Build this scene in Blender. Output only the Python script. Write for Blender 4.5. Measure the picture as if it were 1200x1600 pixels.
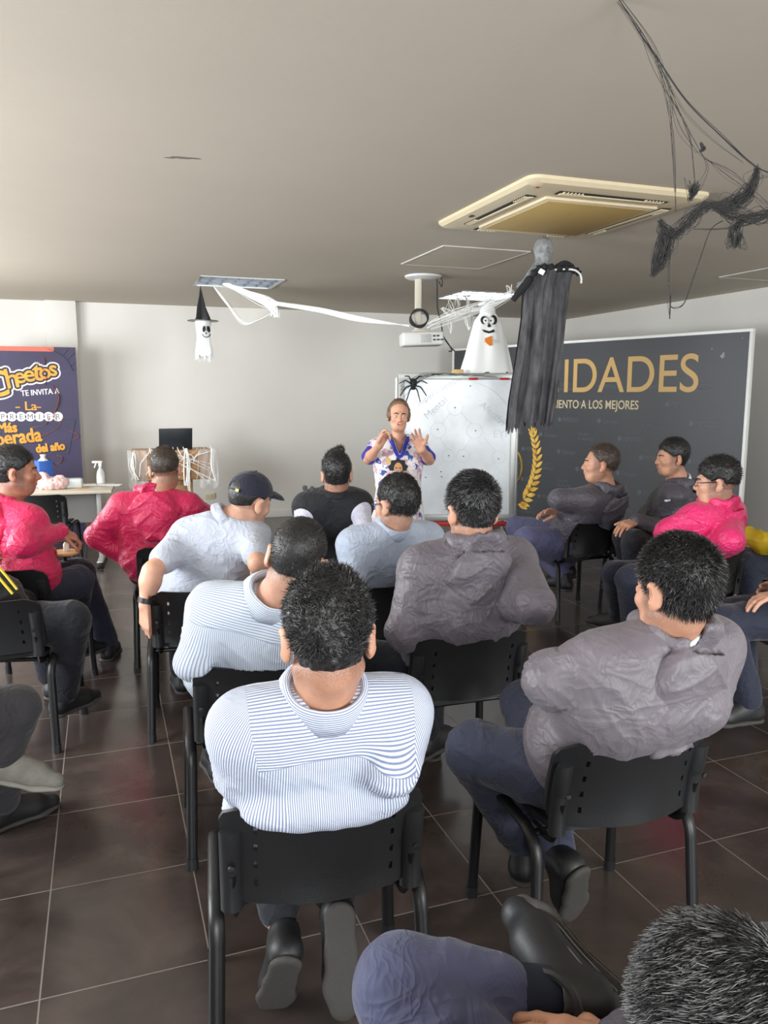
import bpy, bmesh, math, random
import numpy as np
from mathutils import Vector, Matrix, Euler

for o in list(bpy.data.objects):
    bpy.data.objects.remove(o)
SC = bpy.context.scene
COL = SC.collection
rng = np.random.default_rng(7)
random.seed(7)

# ------------------------------------------------------------------ camera
CAM_H, YAW, PITCH, FPX = 1.62, math.radians(19.65), math.radians(8.56), 1223.0
cam_data = bpy.data.cameras.new('camera')
cam_data.sensor_fit = 'VERTICAL'
cam_data.sensor_height = 36.0
cam_data.lens = FPX * 36.0 / 1600.0
cam_data.clip_start = 0.02
cam = bpy.data.objects.new('camera', cam_data)
COL.objects.link(cam)
cam.location = (0, 0, CAM_H)
cam.rotation_euler = Euler((math.pi / 2 - PITCH, 0, -YAW), 'XYZ')
SC.camera = cam

_f = np.array([math.sin(YAW) * math.cos(PITCH), math.cos(YAW) * math.cos(PITCH), -math.sin(PITCH)])
_r = np.array([math.cos(YAW), -math.sin(YAW), 0.0])
_d = np.cross(_f, _r)
EYE = np.array([0, 0, CAM_H])


def P(x, y, d):
    """photograph position at a distance d (metres along the view axis) -> place in the room"""
    return EYE + d * (_f + _r * (x - 600) / FPX + _d * (y - 800) / FPX)


def PZ(x, y, z):
    v = _f + _r * (x - 600) / FPX + _d * (y - 800) / FPX
    return EYE + v * (z - CAM_H) / v[2]


# ------------------------------------------------------------------ world and light
SC.view_settings.view_transform = 'Standard'
SC.view_settings.look = 'None'
SC.view_settings.exposure = 0.84
SC.view_settings.gamma = 1.0
SC.view_settings.use_curve_mapping = False
SC.cycles.use_denoising = True
SC.cycles.max_bounces = 7
SC.cycles.diffuse_bounces = 4
SC.cycles.glossy_bounces = 3
SC.cycles.transparent_max_bounces = 12
SC.cycles.caustics_reflective = False
SC.cycles.caustics_refractive = False
SC.cycles.sample_clamp_indirect = 6.0

world = bpy.data.worlds.new('overcast_sky')
SC.world = world
world.use_nodes = True
_bg = world.node_tree.nodes['Background']
_bg.inputs[0].default_value = (0.80, 0.90, 1.0, 1)
_bg.inputs[1].default_value = 1.0


def area(name, loc, target, sx, sy, power, color):
    l = bpy.data.lights.new(name, 'AREA')
    l.shape = 'RECTANGLE'
    l.size, l.size_y = sx, sy
    l.energy = power
    l.color = color
    o = bpy.data.objects.new(name, l)
    COL.objects.link(o)
    o.location = loc
    o.rotation_euler = (Vector(target) - Vector(loc)).to_track_quat('-Z', 'Y').to_euler()
    return o


DAY = (0.93, 0.97, 1.0)
# daylight entering by the windows of the left wall and of the wall behind the camera
area('window_daylight_a', (-3.15, 7.0, 1.65), (1.5, 6.6, 1.9), 2.4, 1.5, 118, DAY)
area('window_daylight_b', (-3.15, 3.2, 1.65), (0, 3.6, 2.1), 2.4, 1.5, 135, DAY)
area('window_daylight_c', (-0.4, -3.05, 1.65), (1.8, 4.0, 2.3), 2.6, 1.6, 118, DAY)
area('window_daylight_d', (3.6, -3.05, 1.65), (5.6, 4.0, 2.0), 2.6, 1.6, 150, DAY)


# ------------------------------------------------------------------ materials
def lin(c):
    c = np.array(c, float)[:3] / 255.0
    v = np.where(c <= 0.04045, c / 12.92, ((c + 0.055) / 1.055) ** 2.4)
    return (float(v[0]), float(v[1]), float(v[2]), 1.0)


class NT:
    """tiny helper for building node trees"""

    def __init__(self, m):
        self.t = m.node_tree
        self.b = self.t.nodes['Principled BSDF']

    def n(self, kind, **kw):
        nd = self.t.nodes.new(kind)
        for k, v in kw.items():
            setattr(nd, k, v)
        return nd

    def l(self, a, b):
        self.t.links.new(a, b)

    def math(self, op, a, b=None, c=None):
        nd = self.n('ShaderNodeMath', operation=op)
        for i, v in enumerate((a, b, c)):
            if v is None:
                continue
            if isinstance(v, (int, float)):
                nd.inputs[i].default_value = v
            else:
                self.l(v, nd.inputs[i])
        return nd.outputs[0]

    def mix(self, fac, a, b):
        nd = self.n('ShaderNodeMix', data_type='RGBA')
        for s, v in ((nd.inputs[0], fac), (nd.inputs[6], a), (nd.inputs[7], b)):
            if isinstance(v, (int, float)):
                s.default_value = v
            elif isinstance(v, tuple):
                s.default_value = v
            else:
                self.l(v, s)
        return nd.outputs[2]

    def ramp(self, fac, stops, interp='LINEAR'):
        nd = self.n('ShaderNodeValToRGB')
        nd.color_ramp.interpolation = interp
        e = nd.color_ramp.elements
        while len(e) < len(stops):
            e.new(0.5)
        for el, (p, c) in zip(e, stops):
            el.position = p
            el.color = c if isinstance(c, tuple) else (c, c, c, 1)
        self.l(fac, nd.inputs[0])
        return nd.outputs[0]

    def coord(self, which='Object', scale=(1, 1, 1)):
        tc = self.n('ShaderNodeTexCoord')
        mp = self.n('ShaderNodeMapping')
        mp.inputs['Scale'].default_value = scale
        self.l(tc.outputs[which], mp.inputs[0])
        return mp.outputs[0]

    def noise(self, vec, scale, detail=3, rough=0.55, dist=0.0):
        nd = self.n('ShaderNodeTexNoise')
        nd.inputs['Scale'].default_value = scale
        nd.inputs['Detail'].default_value = detail
        nd.inputs['Roughness'].default_value = rough
        nd.inputs['Distortion'].default_value = dist
        self.l(vec, nd.inputs['Vector'])
        return nd.outputs['Fac']

    def attr(self, name):
        nd = self.n('ShaderNodeAttribute')
        nd.attribute_name = name
        return nd

    def bump(self, h, strength=0.3, dist=0.01):
        nd = self.n('ShaderNodeBump')
        nd.inputs['Strength'].default_value = strength
        nd.inputs['Distance'].default_value = dist
        self.l(h, nd.inputs['Height'])
        self.l(nd.outputs[0], self.b.inputs['Normal'])


MATS = {}


def mat(name, rgb, rough=0.6, metal=0.0, var=0.0, vscale=8.0, bump=0.0, bscale=60.0, alpha=1.0, spec=0.5,
        emit=0.0, sheen=0.0, coat=0.0, trans=0.0):
    if name in MATS:
        return MATS[name]
    m = bpy.data.materials.new(name)
    m.use_nodes = True
    t = NT(m)
    c = lin(rgb)
    b = t.b
    b.inputs['Base Color'].default_value = c
    b.inputs['Roughness'].default_value = rough
    b.inputs['Metallic'].default_value = metal
    b.inputs['Specular IOR Level'].default_value = spec
    b.inputs['Alpha'].default_value = alpha
    b.inputs['Coat Weight'].default_value = coat
    b.inputs['Transmission Weight'].default_value = trans
    if sheen:
        b.inputs['Sheen Weight'].default_value = sheen
    if emit:
        b.inputs['Emission Color'].default_value = c
        b.inputs['Emission Strength'].default_value = emit
    if var:
        v = t.coord()
        f = t.noise(v, vscale, 4)
        lo = tuple(x * (1 - var) for x in c[:3]) + (1,)
        hi = tuple(min(1, x * (1 + var)) for x in c[:3]) + (1,)
        t.l(t.ramp(f, [(0.3, lo), (0.7, hi)]), b.inputs['Base Color'])
    if bump:
        v = t.coord()
        t.bump(t.noise(v, bscale, 4), bump, 0.004)
    MATS[name] = m
    return m


# ------------------------------------------------------------------ objects
def link(o):
    COL.objects.link(o)
    return o


def tag(o, label=None, cat=None, group=None, kind=None):
    if label:
        o['label'] = label
    if cat:
        o['category'] = cat
    if group:
        o['group'] = group
    if kind:
        o['kind'] = kind
    return o


def thing(name, label, cat, loc=(0, 0, 0), rz=0.0, group=None):
    o = bpy.data.objects.new(name, None)
    o.empty_display_size = 0.1
    link(o)
    o.location = loc
    o.rotation_euler = (0, 0, rz)
    return tag(o, label, cat, group)


def mesh_from(verts, quads=None, tris=None, name='mesh', smooth=True):
    verts = np.asarray(verts, np.float32)
    nq = 0 if quads is None else len(quads)
    nt = 0 if tris is None else len(tris)
    me = bpy.data.meshes.new(name)
    me.vertices.add(len(verts))
    me.vertices.foreach_set('co', verts.ravel())
    loops, starts = [], []
    if nq:
        q = np.asarray(quads, np.int32)
        loops.append(q.ravel())
        starts.append(np.arange(nq, dtype=np.int32) * 4)
    if nt:
        q = np.asarray(tris, np.int32)
        loops.append(q.ravel())
        starts.append(nq * 4 + np.arange(nt, dtype=np.int32) * 3)
    lv = np.concatenate(loops)
    me.loops.add(len(lv))
    me.loops.foreach_set('vertex_index', lv)
    me.polygons.add(nq + nt)
    me.polygons.foreach_set('loop_start', np.concatenate(starts))
    if smooth:
        me.polygons.foreach_set('use_smooth', np.ones(nq + nt, bool))
    me.update(calc_edges=True)
    me.validate()
    return me


def fattr(me, name, vals):
    a = me.attributes.new(name, 'FLOAT', 'POINT')
    a.data.foreach_set('value', np.asarray(vals, np.float32))


def obj(name, me, m=None, parent=None, loc=None, rot=None):
    if isinstance(me, bmesh.types.BMesh):
        bm = me
        me = bpy.data.meshes.new(name)
        bm.normal_update()
        bm.to_mesh(me)
        bm.free()
    o = bpy.data.objects.new(name, me)
    link(o)
    if m is not None:
        for mm in (m if isinstance(m, (list, tuple)) else [m]):
            me.materials.append(mm)
    if parent is not None:
        o.parent = parent
    if loc is not None:
        o.location = loc
    if rot is not None:
        o.rotation_euler = rot
    return o


def copy_tree(o, parent=None):
    c = o.copy()
    COL.objects.link(c)
    if parent is not None:
        c.parent = parent
    for ch in list(o.children):
        copy_tree(ch, c)
    return c


def smooth(bm, ang=40):
    bm.normal_update()
    lim = math.radians(ang)
    for f in bm.faces:
        f.smooth = True
    for e in bm.edges:
        if len(e.link_faces) == 2 and e.calc_face_angle(0) > lim:
            e.smooth = False
    return bm


def box(bm, c, s, rot=None, bev=0.0, seg=2):
    """axis box: centre c, full size s"""
    r = bmesh.ops.create_cube(bm, size=1.0)
    vs = r['verts']
    for v in vs:
        v.co = Vector((v.co.x * s[0], v.co.y * s[1], v.co.z * s[2]))
    if bev:
        es = list({e for v in vs for e in v.link_edges})
        rr = bmesh.ops.bevel(bm, geom=es, offset=bev, segments=seg, affect='EDGES', profile=0.5)
        vs = list({v for f in rr['faces'] for v in f.verts} | {v for v in vs if v.is_valid})
    M = Matrix.Translation(Vector(c)) @ (rot.to_4x4() if rot is not None else Matrix.Identity(4))
    for v in vs:
        v.co = M @ v.co
    return vs


def newbox(c, s, rot=None, bev=0.0, seg=2):
    bm = bmesh.new()
    box(bm, c, s, rot, bev, seg)
    return smooth(bm)


def frames(pts):
    pts = [Vector(p) for p in pts]
    T = []
    for i in range(len(pts)):
        a = pts[max(0, i - 1)]
        b = pts[min(len(pts) - 1, i + 1)]
        t = (b - a)
        T.append(t.normalized() if t.length > 1e-9 else Vector((0, 0, 1)))
    ref = Vector((0, 0, 1)) if abs(T[0].z) < 0.9 else Vector((1, 0, 0))
    n = (ref - T[0] * ref.dot(T[0])).normalized()
    out = []
    for t in T:
        n = (n - t * n.dot(t))
        n = n.normalized() if n.length > 1e-6 else t.orthogonal().normalized()
        out.append((t, n, t.cross(n)))
    return pts, out


def tube(bm, pts, r, seg=10, cap=True, rx=None):
    """round (or oval, rx along the first normal) tube along points; r may be a list"""
    pts, fr = frames(pts)
    rings = []
    for i, (p, (t, n, b)) in enumerate(zip(pts, fr)):
        rr = r[i] if isinstance(r, (list, tuple, np.ndarray)) else r
        r2 = rr if rx is None else rx
        rings.append([bm.verts.new(p + n * (r2 * math.cos(a)) + b * (rr * math.sin(a)))
                      for a in [2 * math.pi * k / seg for k in range(seg)]])
    for a, b in zip(rings, rings[1:]):
        for k in range(seg):
            bm.faces.new((a[k], a[(k + 1) % seg], b[(k + 1) % seg], b[k]))
    if cap:
        bm.faces.new(list(reversed(rings[0])))
        bm.faces.new(rings[-1])
    return rings


def newtube(pts, r, seg=10, **kw):
    bm = bmesh.new()
    tube(bm, pts, r, seg, **kw)
    return smooth(bm, 50)


def lathe(bm, prof, seg=24, c=(0, 0, 0)):
    rings = []
    c = Vector(c)
    for (r, z) in prof:
        if r < 1e-6:
            rings.append([bm.verts.new(c + Vector((0, 0, z)))])
        else:
            rings.append([bm.verts.new(c + Vector((r * math.cos(2 * math.pi * k / seg), r * math.sin(2 * math.pi * k / seg), z)))
                          for k in range(seg)])
    for a, b in zip(rings, rings[1:]):
        for k in range(seg):
            k2 = (k + 1) % seg
            if len(a) == 1 and len(b) == 1:
                continue
            if len(a) == 1:
                bm.faces.new((a[0], b[k2], b[k]))
            elif len(b) == 1:
                bm.faces.new((a[k], a[k2], b[0]))
            else:
                bm.faces.new((a[k], a[k2], b[k2], b[k]))
    bmesh.ops.recalc_face_normals(bm, faces=bm.faces)
    return bm


def newlathe(prof, seg=24, c=(0, 0, 0)):
    bm = bmesh.new()
    lathe(bm, prof, seg, c)
    return smooth(bm, 40)


def smoothpath(pts, n=8):
    """Catmull-Rom through the points"""
    pts = [np.array(p, float) for p in pts]
    out = []
    for i in range(len(pts) - 1):
        p0 = pts[max(0, i - 1)]
        p1, p2 = pts[i], pts[i + 1]
        p3 = pts[min(len(pts) - 1, i + 2)]
        for k in range(n):
            t = k / n
            out.append(0.5 * (2 * p1 + (p2 - p0) * t + (2 * p0 - 5 * p1 + 4 * p2 - p3) * t * t + (3 * p1 - p0 - 3 * p2 + p3) * t ** 3))
    out.append(pts[-1])
    return out


def text_obj(name, s, size, m, parent, loc, rot, ext=0.001, align='LEFT', sx=1.0, shear=0.0, bold=0.0, space=1.0):
    cu = bpy.data.curves.new(name, 'FONT')
    cu.body = s
    cu.size = size
    cu.extrude = ext
    cu.align_x = align
    cu.shear = shear
    cu.offset = bold
    cu.space_character = space
    o = bpy.data.objects.new(name, cu)
    link(o)
    dg = bpy.context.evaluated_depsgraph_get()
    me = bpy.data.meshes.new_from_object(o.evaluated_get(dg))
    bpy.data.objects.remove(o)
    o2 = obj(name, me, m, parent, loc, rot)
    o2.scale = (sx, 1, 1)
    return o2


# ------------------------------------------------------------------ numpy distance-field modelling
def nrm(v):
    v = np.asarray(v, float)
    return v / max(1e-9, np.linalg.norm(v))


_PERM = rng.integers(0, 1 << 30, size=4096)


def _hash(i, j, k):
    h = (i * 73856093) ^ (j * 19349663) ^ (k * 83492791)
    return (_PERM[h & 4095] & 0xFFFFFF) / float(0xFFFFFF)


def vnoise(p):
    """smooth value noise in [-1, 1] at points p (N, 3)"""
    p = np.asarray(p, float)
    i = np.floor(p).astype(np.int64)
    f = p - i
    u = f * f * (3 - 2 * f)
    out = 0
    for dx in (0, 1):
        for dy in (0, 1):
            for dz in (0, 1):
                w = (u[:, 0] if dx else 1 - u[:, 0]) * (u[:, 1] if dy else 1 - u[:, 1]) * (u[:, 2] if dz else 1 - u[:, 2])
                out = out + w * _hash(i[:, 0] + dx, i[:, 1] + dy, i[:, 2] + dz)
    return out * 2 - 1


def axis_lines(lo, hi, h, fine=()):
    """grid lines from lo to hi with step h, finer inside the given (a, b, step) ranges"""
    pts = [lo]
    x = lo
    while x < hi:
        st = h
        for a, b, s in fine:
            if a - s <= x <= b:
                st = min(st, s)
        x += st
        pts.append(x)
    return np.array(pts)


class Field:
    def __init__(self, lo, hi, h, fine=()):
        """fine: list of (centre, half size vector, step)"""
        self.ax = [axis_lines(lo[i], hi[i], h, [(c[i] - s[i], c[i] + s[i], st) for c, s, st in fine]).astype(np.float32)
                   for i in range(3)]
        self.D = np.full([len(a) for a in self.ax], 0.2, np.float32)

    def sub(self, lo, hi):
        sl = []
        for a, l, h in zip(self.ax, lo, hi):
            i0 = max(0, int(np.searchsorted(a, l)) - 1)
            i1 = min(len(a), int(np.searchsorted(a, h)) + 1)
            if i1 - i0 < 1:
                return None, None
            sl.append(slice(i0, i1))
        X = self.ax[0][sl[0]][:, None, None]
        Y = self.ax[1][sl[1]][None, :, None]
        Z = self.ax[2][sl[2]][None, None, :]
        return tuple(sl), (X, Y, Z)

    def put(self, sl, d, k, op):
        A = self.D[sl]
        if op == 'add':
            if k > 0:
                h = np.maximum(k - np.abs(A - d), 0) / k
                self.D[sl] = np.minimum(A, d) - h * h * k * 0.25
            else:
                self.D[sl] = np.minimum(A, d)
        elif op == 'cut':
            d = -d
            if k > 0:
                h = np.maximum(k - np.abs(A - d), 0) / k
                self.D[sl] = np.maximum(A, d) + h * h * k * 0.25
            else:
                self.D[sl] = np.maximum(A, d)

    def cone(self, a, b, ra, rb, k=0.02, op='add', flat=None, q=1.0):
        a = np.asarray(a, float)
        b = np.asarray(b, float)
        rm = max(ra, rb) * max(1.0, q)
        pad = rm + max(k, 0.012) + 0.02
        sl, c = self.sub(np.minimum(a, b) - pad, np.maximum(a, b) + pad)
        if sl is None:
            return
        ab = b - a
        L2 = float(ab @ ab) + 1e-12
        px, py, pz = c[0] - np.float32(a[0]), c[1] - np.float32(a[1]), c[2] - np.float32(a[2])
        t = np.clip((px * np.float32(ab[0]) + py * np.float32(ab[1]) + pz * np.float32(ab[2])) / np.float32(L2), 0, 1)
        vx, vy, vz = px - t * np.float32(ab[0]), py - t * np.float32(ab[1]), pz - t * np.float32(ab[2])
        r = np.float32(ra) + t * np.float32(rb - ra)
        d2 = vx * vx + vy * vy + vz * vz
        if flat is not None:
            n = nrm(flat)
            s = vx * np.float32(n[0]) + vy * np.float32(n[1]) + vz * np.float32(n[2])
            d2 = d2 + s * s * np.float32(1.0 / (q * q) - 1.0)
            d = (np.sqrt(np.maximum(d2, 0)) - r) * np.float32(min(1.0, q))
        else:
            d = np.sqrt(d2) - r
        self.put(sl, d, k, op)

    def ell(self, c, r, R=None, k=0.02, op='add'):
        c = np.asarray(c, float)
        r = np.asarray(r, float)
        R = np.eye(3) if R is None else np.asarray(R, float)
        ext = np.sqrt(((R * r[None, :]) ** 2).sum(1))
        pad = ext + max(k, 0.012) + 0.02
        sl, g = self.sub(c - pad, c + pad)
        if sl is None:
            return
        p = [g[i] - np.float32(c[i]) for i in range(3)]
        q = [p[0] * np.float32(R[0, j]) + p[1] * np.float32(R[1, j]) + p[2] * np.float32(R[2, j]) for j in range(3)]
        k0 = np.sqrt(sum((q[j] / np.float32(r[j])) ** 2 for j in range(3)))
        k1 = np.sqrt(sum((q[j] / np.float32(r[j] ** 2)) ** 2 for j in range(3))) + np.float32(1e-6)
        d = np.where(k0 < 0.15, -np.float32(min(r)) * (1 - k0), k0 * (k0 - 1) / k1)
        self.put(sl, d, k, op)

    def halfspace(self, p, n, k=0.0):
        """keep the side the normal points away from"""
        n = nrm(n)
        d = sum((self.ax[i].reshape([-1 if j == i else 1 for j in range(3)]) - np.float32(p[i])) * np.float32(n[i]) for i in range(3))
        if k > 0:
            h = np.maximum(k - np.abs(self.D - d), 0) / k
            self.D = np.maximum(self.D, d) + h * h * k * 0.25
        else:
            self.D = np.maximum(self.D, d)

    def mesh(self):
        D = self.D
        # close the border
        D[0], D[-1] = np.maximum(D[0], 0.01), np.maximum(D[-1], 0.01)
        D[:, 0], D[:, -1] = np.maximum(D[:, 0], 0.01), np.maximum(D[:, -1], 0.01)
        D[:, :, 0], D[:, :, -1] = np.maximum(D[:, :, 0], 0.01), np.maximum(D[:, :, -1], 0.01)
        s = (D < 0).view(np.uint8)
        c = s[:-1] + s[1:]
        c = c[:, :-1] + c[:, 1:]
        c = c[:, :, :-1] + c[:, :, 1:]
        act = (c > 0) & (c < 8)
        idx = np.argwhere(act)
        if len(idx) == 0:
            return None, None
        num = np.full(act.shape, -1, np.int32)
        num[act] = np.arange(len(idx), dtype=np.int32)
        i, j, k = idx[:, 0], idx[:, 1], idx[:, 2]
        cd = {}
        for a in (0, 1):
            for b in (0, 1):
                for g in (0, 1):
                    cd[a, b, g] = D[i + a, j + b, k + g]
        acc = np.zeros((len(idx), 3))
        cnt = np.zeros(len(idx))
        for e in range(3):
            o = [x for x in range(3) if x != e]
            for u in (0, 1):
                for v in (0, 1):
                    A = [0, 0, 0]
                    A[o[0]], A[o[1]] = u, v
                    B = list(A)
                    B[e] = 1
                    da, db = cd[tuple(A)], cd[tuple(B)]
                    cr = (da < 0) != (db < 0)
                    t = np.where(cr, da / np.where(cr, da - db, 1), 0)
                    pos = np.zeros((len(idx), 3))
                    pos[:, o[0]] = u
                    pos[:, o[1]] = v
                    pos[:, e] = t
                    acc += pos * cr[:, None]
                    cnt += cr
        acc /= cnt[:, None]
        V = np.empty((len(idx), 3))
        for e in range(3):
            a = self.ax[e].astype(float)
            V[:, e] = a[idx[:, e]] + acc[:, e] * (a[idx[:, e] + 1] - a[idx[:, e]])
        Q = []
        for e in range(3):
            o = [x for x in range(3) if x != e]
            sa = [slice(None)] * 3
            sb = [slice(None)] * 3
            sa[e], sb[e] = slice(None, -1), slice(1, None)
            a, b = s[tuple(sa)], s[tuple(sb)]
            cr = a != b
            for w in o:
                ix = [slice(None)] * 3
                ix[w] = 0
                cr[tuple(ix)] = False
                ix[w] = -1
                cr[tuple(ix)] = False
            ed = np.argwhere(cr)
            fl = a[cr] == 1

            def cell(du, dv):
                q = ed.copy()
                q[:, o[0]] -= du
                q[:, o[1]] -= dv
                return num[q[:, 0], q[:, 1], q[:, 2]]
            quad = np.stack([cell(1, 1), cell(0, 1), cell(0, 0), cell(1, 0)], 1)
            if e == 1:
                fl = ~fl
            quad[~fl] = quad[~fl][:, ::-1]
            Q.append(quad)
        Q = np.concatenate(Q)
        Q = Q[(Q >= 0).all(1)]
        return V, Q


def vnormals(V, Q):
    a, b = V[Q[:, 2]] - V[Q[:, 0]], V[Q[:, 3]] - V[Q[:, 1]]
    fn = np.cross(a, b)
    N = np.zeros_like(V)
    for j in range(4):
        for x in range(3):
            N[:, x] += np.bincount(Q[:, j], fn[:, x], len(V))
    return N / np.maximum(1e-12, np.linalg.norm(N, axis=1))[:, None]


def relax(V, Q, it=1, f=0.5):
    E = np.concatenate([Q[:, [0, 1]], Q[:, [1, 2]], Q[:, [2, 3]], Q[:, [3, 0]]])
    E = np.concatenate([E, E[:, ::-1]])
    n = np.bincount(E[:, 0], minlength=len(V)).astype(float)
    for _ in range(it):
        S = np.stack([np.bincount(E[:, 0], V[E[:, 1], x], len(V)) for x in range(3)], 1)
        V = V + f * (S / np.maximum(1, n)[:, None] - V)
    return V
# ------------------------------------------------------------------ the room
BACK, RIGHT, LEFT, FRONT, CEIL = 10.2, 6.45, -3.2, -3.1, 2.70


def wall_mat(name, rgb):
    m = bpy.data.materials.new(name)
    m.use_nodes = True
    t = NT(m)
    v = t.coord()
    f = t.noise(v, 1.3, 5, 0.6)
    c = np.array(lin(rgb))
    t.l(t.ramp(f, [(0.3, tuple(c[:3] * 0.96) + (1,)), (0.7, tuple(c[:3]) + (1,))]), t.b.inputs['Base Color'])
    t.b.inputs['Roughness'].default_value = 0.8
    t.bump(t.noise(v, 55, 3), 0.12, 0.003)
    return m


M_wall = wall_mat('painted_wall', (232, 229, 222))
M_ceil = wall_mat('painted_ceiling', (200, 190, 174))


def floor_mat():
    m = bpy.data.materials.new('brown_floor_tiles')
    m.use_nodes = True
    t = NT(m)
    g = t.n('ShaderNodeNewGeometry')
    sp = t.n('ShaderNodeSeparateXYZ')
    t.l(g.outputs['Position'], sp.inputs[0])
    tx = t.math('DIVIDE', t.math('ADD', sp.outputs[0], 0.2395 + 0.4555 * 40), 0.4555)
    ty = t.math('DIVIDE', t.math('ADD', sp.outputs[1], -2.1 + 0.5025 * 40), 0.5025)
    fx, fy = t.math('FRACT', tx), t.math('FRACT', ty)
    ex = t.math('MULTIPLY', t.math('MINIMUM', fx, t.math('SUBTRACT', 1.0, fx)), 0.4555)
    ey = t.math('MULTIPLY', t.math('MINIMUM', fy, t.math('SUBTRACT', 1.0, fy)), 0.5025)
    e = t.math('MINIMUM', ex, ey)
    grout = t.math('LESS_THAN', e, 0.0022)
    cb = t.n('ShaderNodeCombineXYZ')
    t.l(t.math('FLOOR', tx), cb.inputs[0])
    t.l(t.math('FLOOR', ty), cb.inputs[1])
    wn = t.n('ShaderNodeTexWhiteNoise', noise_dimensions='3D')
    t.l(cb.outputs[0], wn.inputs['Vector'])
    # every tile gets its own piece of the cloudy pattern
    off = t.n('ShaderNodeVectorMath', operation='MULTIPLY_ADD')
    t.l(wn.outputs['Color'], off.inputs[0])
    off.inputs[1].default_value = (30, 30, 30)
    t.l(g.outputs['Position'], off.inputs[2])
    n1 = t.noise(off.outputs[0], 3.0, 6, 0.62, 0.6)
    base = t.ramp(n1, [(0.28, lin((46, 39, 37))), (0.5, lin((66, 56, 52))), (0.75, lin((90, 77, 70)))])
    tint = t.mix(t.math('MULTIPLY', wn.outputs['Value'], 0.35), base, lin((54, 50, 49)))
    t.l(t.mix(grout, tint, lin((120, 111, 103))), t.b.inputs['Base Color'])
    n2 = t.noise(off.outputs[0], 9.0, 4)
    r = t.math('ADD', t.math('MULTIPLY', n2, 0.14), 0.14)
    t.b.inputs['Specular IOR Level'].default_value = 0.65
    t.l(t.math('ADD', r, t.math('MULTIPLY', grout, 0.4)), t.b.inputs['Roughness'])
    h = t.math('MINIMUM', t.math('DIVIDE', e, 0.004), 1.0)
    t.bump(h, 0.35, 0.0015)
    return m


M_floor = floor_mat()


def struct(name, bm, m):
    return tag(obj(name, bm, m), kind='structure')


struct('floor', newbox(((LEFT + RIGHT) / 2, (BACK + FRONT) / 2, -0.05), (RIGHT - LEFT + 0.4, BACK - FRONT + 0.4, 0.1)), M_floor)

TROFL = (0.93, 1.68, 7.58, 8.23)
TROFR = (3.64, 4.36, 7.72, 8.40)


def ceiling():
    bm = bmesh.new()
    xs = sorted([LEFT - 0.2, RIGHT + 0.2] + [TROFL[0], TROFL[1], TROFR[0], TROFR[1]])
    ys = sorted([FRONT - 0.2, BACK + 0.2] + [TROFL[2], TROFL[3], TROFR[2], TROFR[3]])
    for z in (CEIL, CEIL + 0.02):
        for i in range(len(xs) - 1):
            for j in range(len(ys) - 1):
                cx, cy = (xs[i] + xs[i + 1]) / 2, (ys[j] + ys[j + 1]) / 2
                if any(a < cx < b and c < cy < d for a, b, c, d in (TROFL, TROFR)):
                    continue
                vs = [bm.verts.new(p) for p in ((xs[i], ys[j], z), (xs[i], ys[j + 1], z), (xs[i + 1], ys[j + 1], z), (xs[i + 1], ys[j], z))]
                bm.faces.new(vs if z == CEIL else vs[::-1])
    bmesh.ops.remove_doubles(bm, verts=bm.verts, dist=1e-5)
    return bm


struct('ceiling', ceiling(), M_ceil)
struct('wall_back', newbox(((LEFT + RIGHT) / 2, BACK + 0.1, CEIL / 2), (RIGHT - LEFT + 0.4, 0.2, CEIL)), M_wall)
struct('wall_right', newbox((RIGHT + 0.1, (BACK + FRONT) / 2, CEIL / 2), (0.2, BACK - FRONT + 0.4, CEIL)), M_wall)
struct('trim_1', newbox((-0.40, BACK - 0.05, CEIL / 2), (0.34, 0.11, CEIL), bev=0.006), M_wall)   # the flat column of the back wall


def windowed(name, axis, at, a0, a1, holes, z0, z1):
    bm = bmesh.new()

    def b(u0, u1, w0, w1):
        if axis == 'x':
            box(bm, (at, (u0 + u1) / 2, (w0 + w1) / 2), (0.2, u1 - u0, w1 - w0))
        else:
            box(bm, ((u0 + u1) / 2, at, (w0 + w1) / 2), (u1 - u0, 0.2, w1 - w0))
    b(a0, a1, 0, z0)
    b(a0, a1, z1, CEIL)
    u = a0
    for h0, h1 in holes:
        b(u, h0, z0, z1)
        u = h1
    b(u, a1, z0, z1)
    struct(name, smooth(bm), M_wall)


windowed('wall_left', 'x', LEFT - 0.1, FRONT, BACK, [(1.9, 4.5), (5.7, 8.3)], 0.85, 2.45)
windowed('wall_front', 'y', FRONT - 0.1, LEFT, RIGHT, [(-1.8, 1.0), (2.2, 5.0)], 0.85, 2.45)
M_alu = mat('aluminium', (186, 188, 188), 0.35, 0.8)
n = 0
for ax, at, u0, u1 in (('x', LEFT - 0.1, 1.9, 4.5), ('x', LEFT - 0.1, 5.7, 8.3), ('y', FRONT - 0.1, -1.8, 1.0), ('y', FRONT - 0.1, 2.2, 5.0)):
    n += 1
    bm = bmesh.new()
    for (a, b, c, d) in ((u0, u1, 0.85, 0.91), (u0, u1, 2.39, 2.45), (u0, u0 + 0.06, 0.85, 2.45), (u1 - 0.06, u1, 0.85, 2.45),
                         ((u0 + u1) / 2 - 0.03, (u0 + u1) / 2 + 0.03, 0.85, 2.45)):
        cc, ss = ((a + b) / 2, (c + d) / 2), (b - a, d - c)
        if ax == 'x':
            box(bm, (at - 0.05, cc[0], cc[1]), (0.05, ss[0], ss[1]))
        else:
            box(bm, (cc[0], at - 0.05, cc[1]), (ss[0], 0.05, ss[1]))
    struct('window_%d' % n, smooth(bm), M_alu)
M_trim = mat('white_trim', (222, 220, 214), 0.5)
struct('baseboard_back', newbox(((RIGHT - 0.23) / 2, BACK - 0.008, 0.045), (RIGHT + 0.23, 0.016, 0.09), bev=0.004), M_trim)
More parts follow.
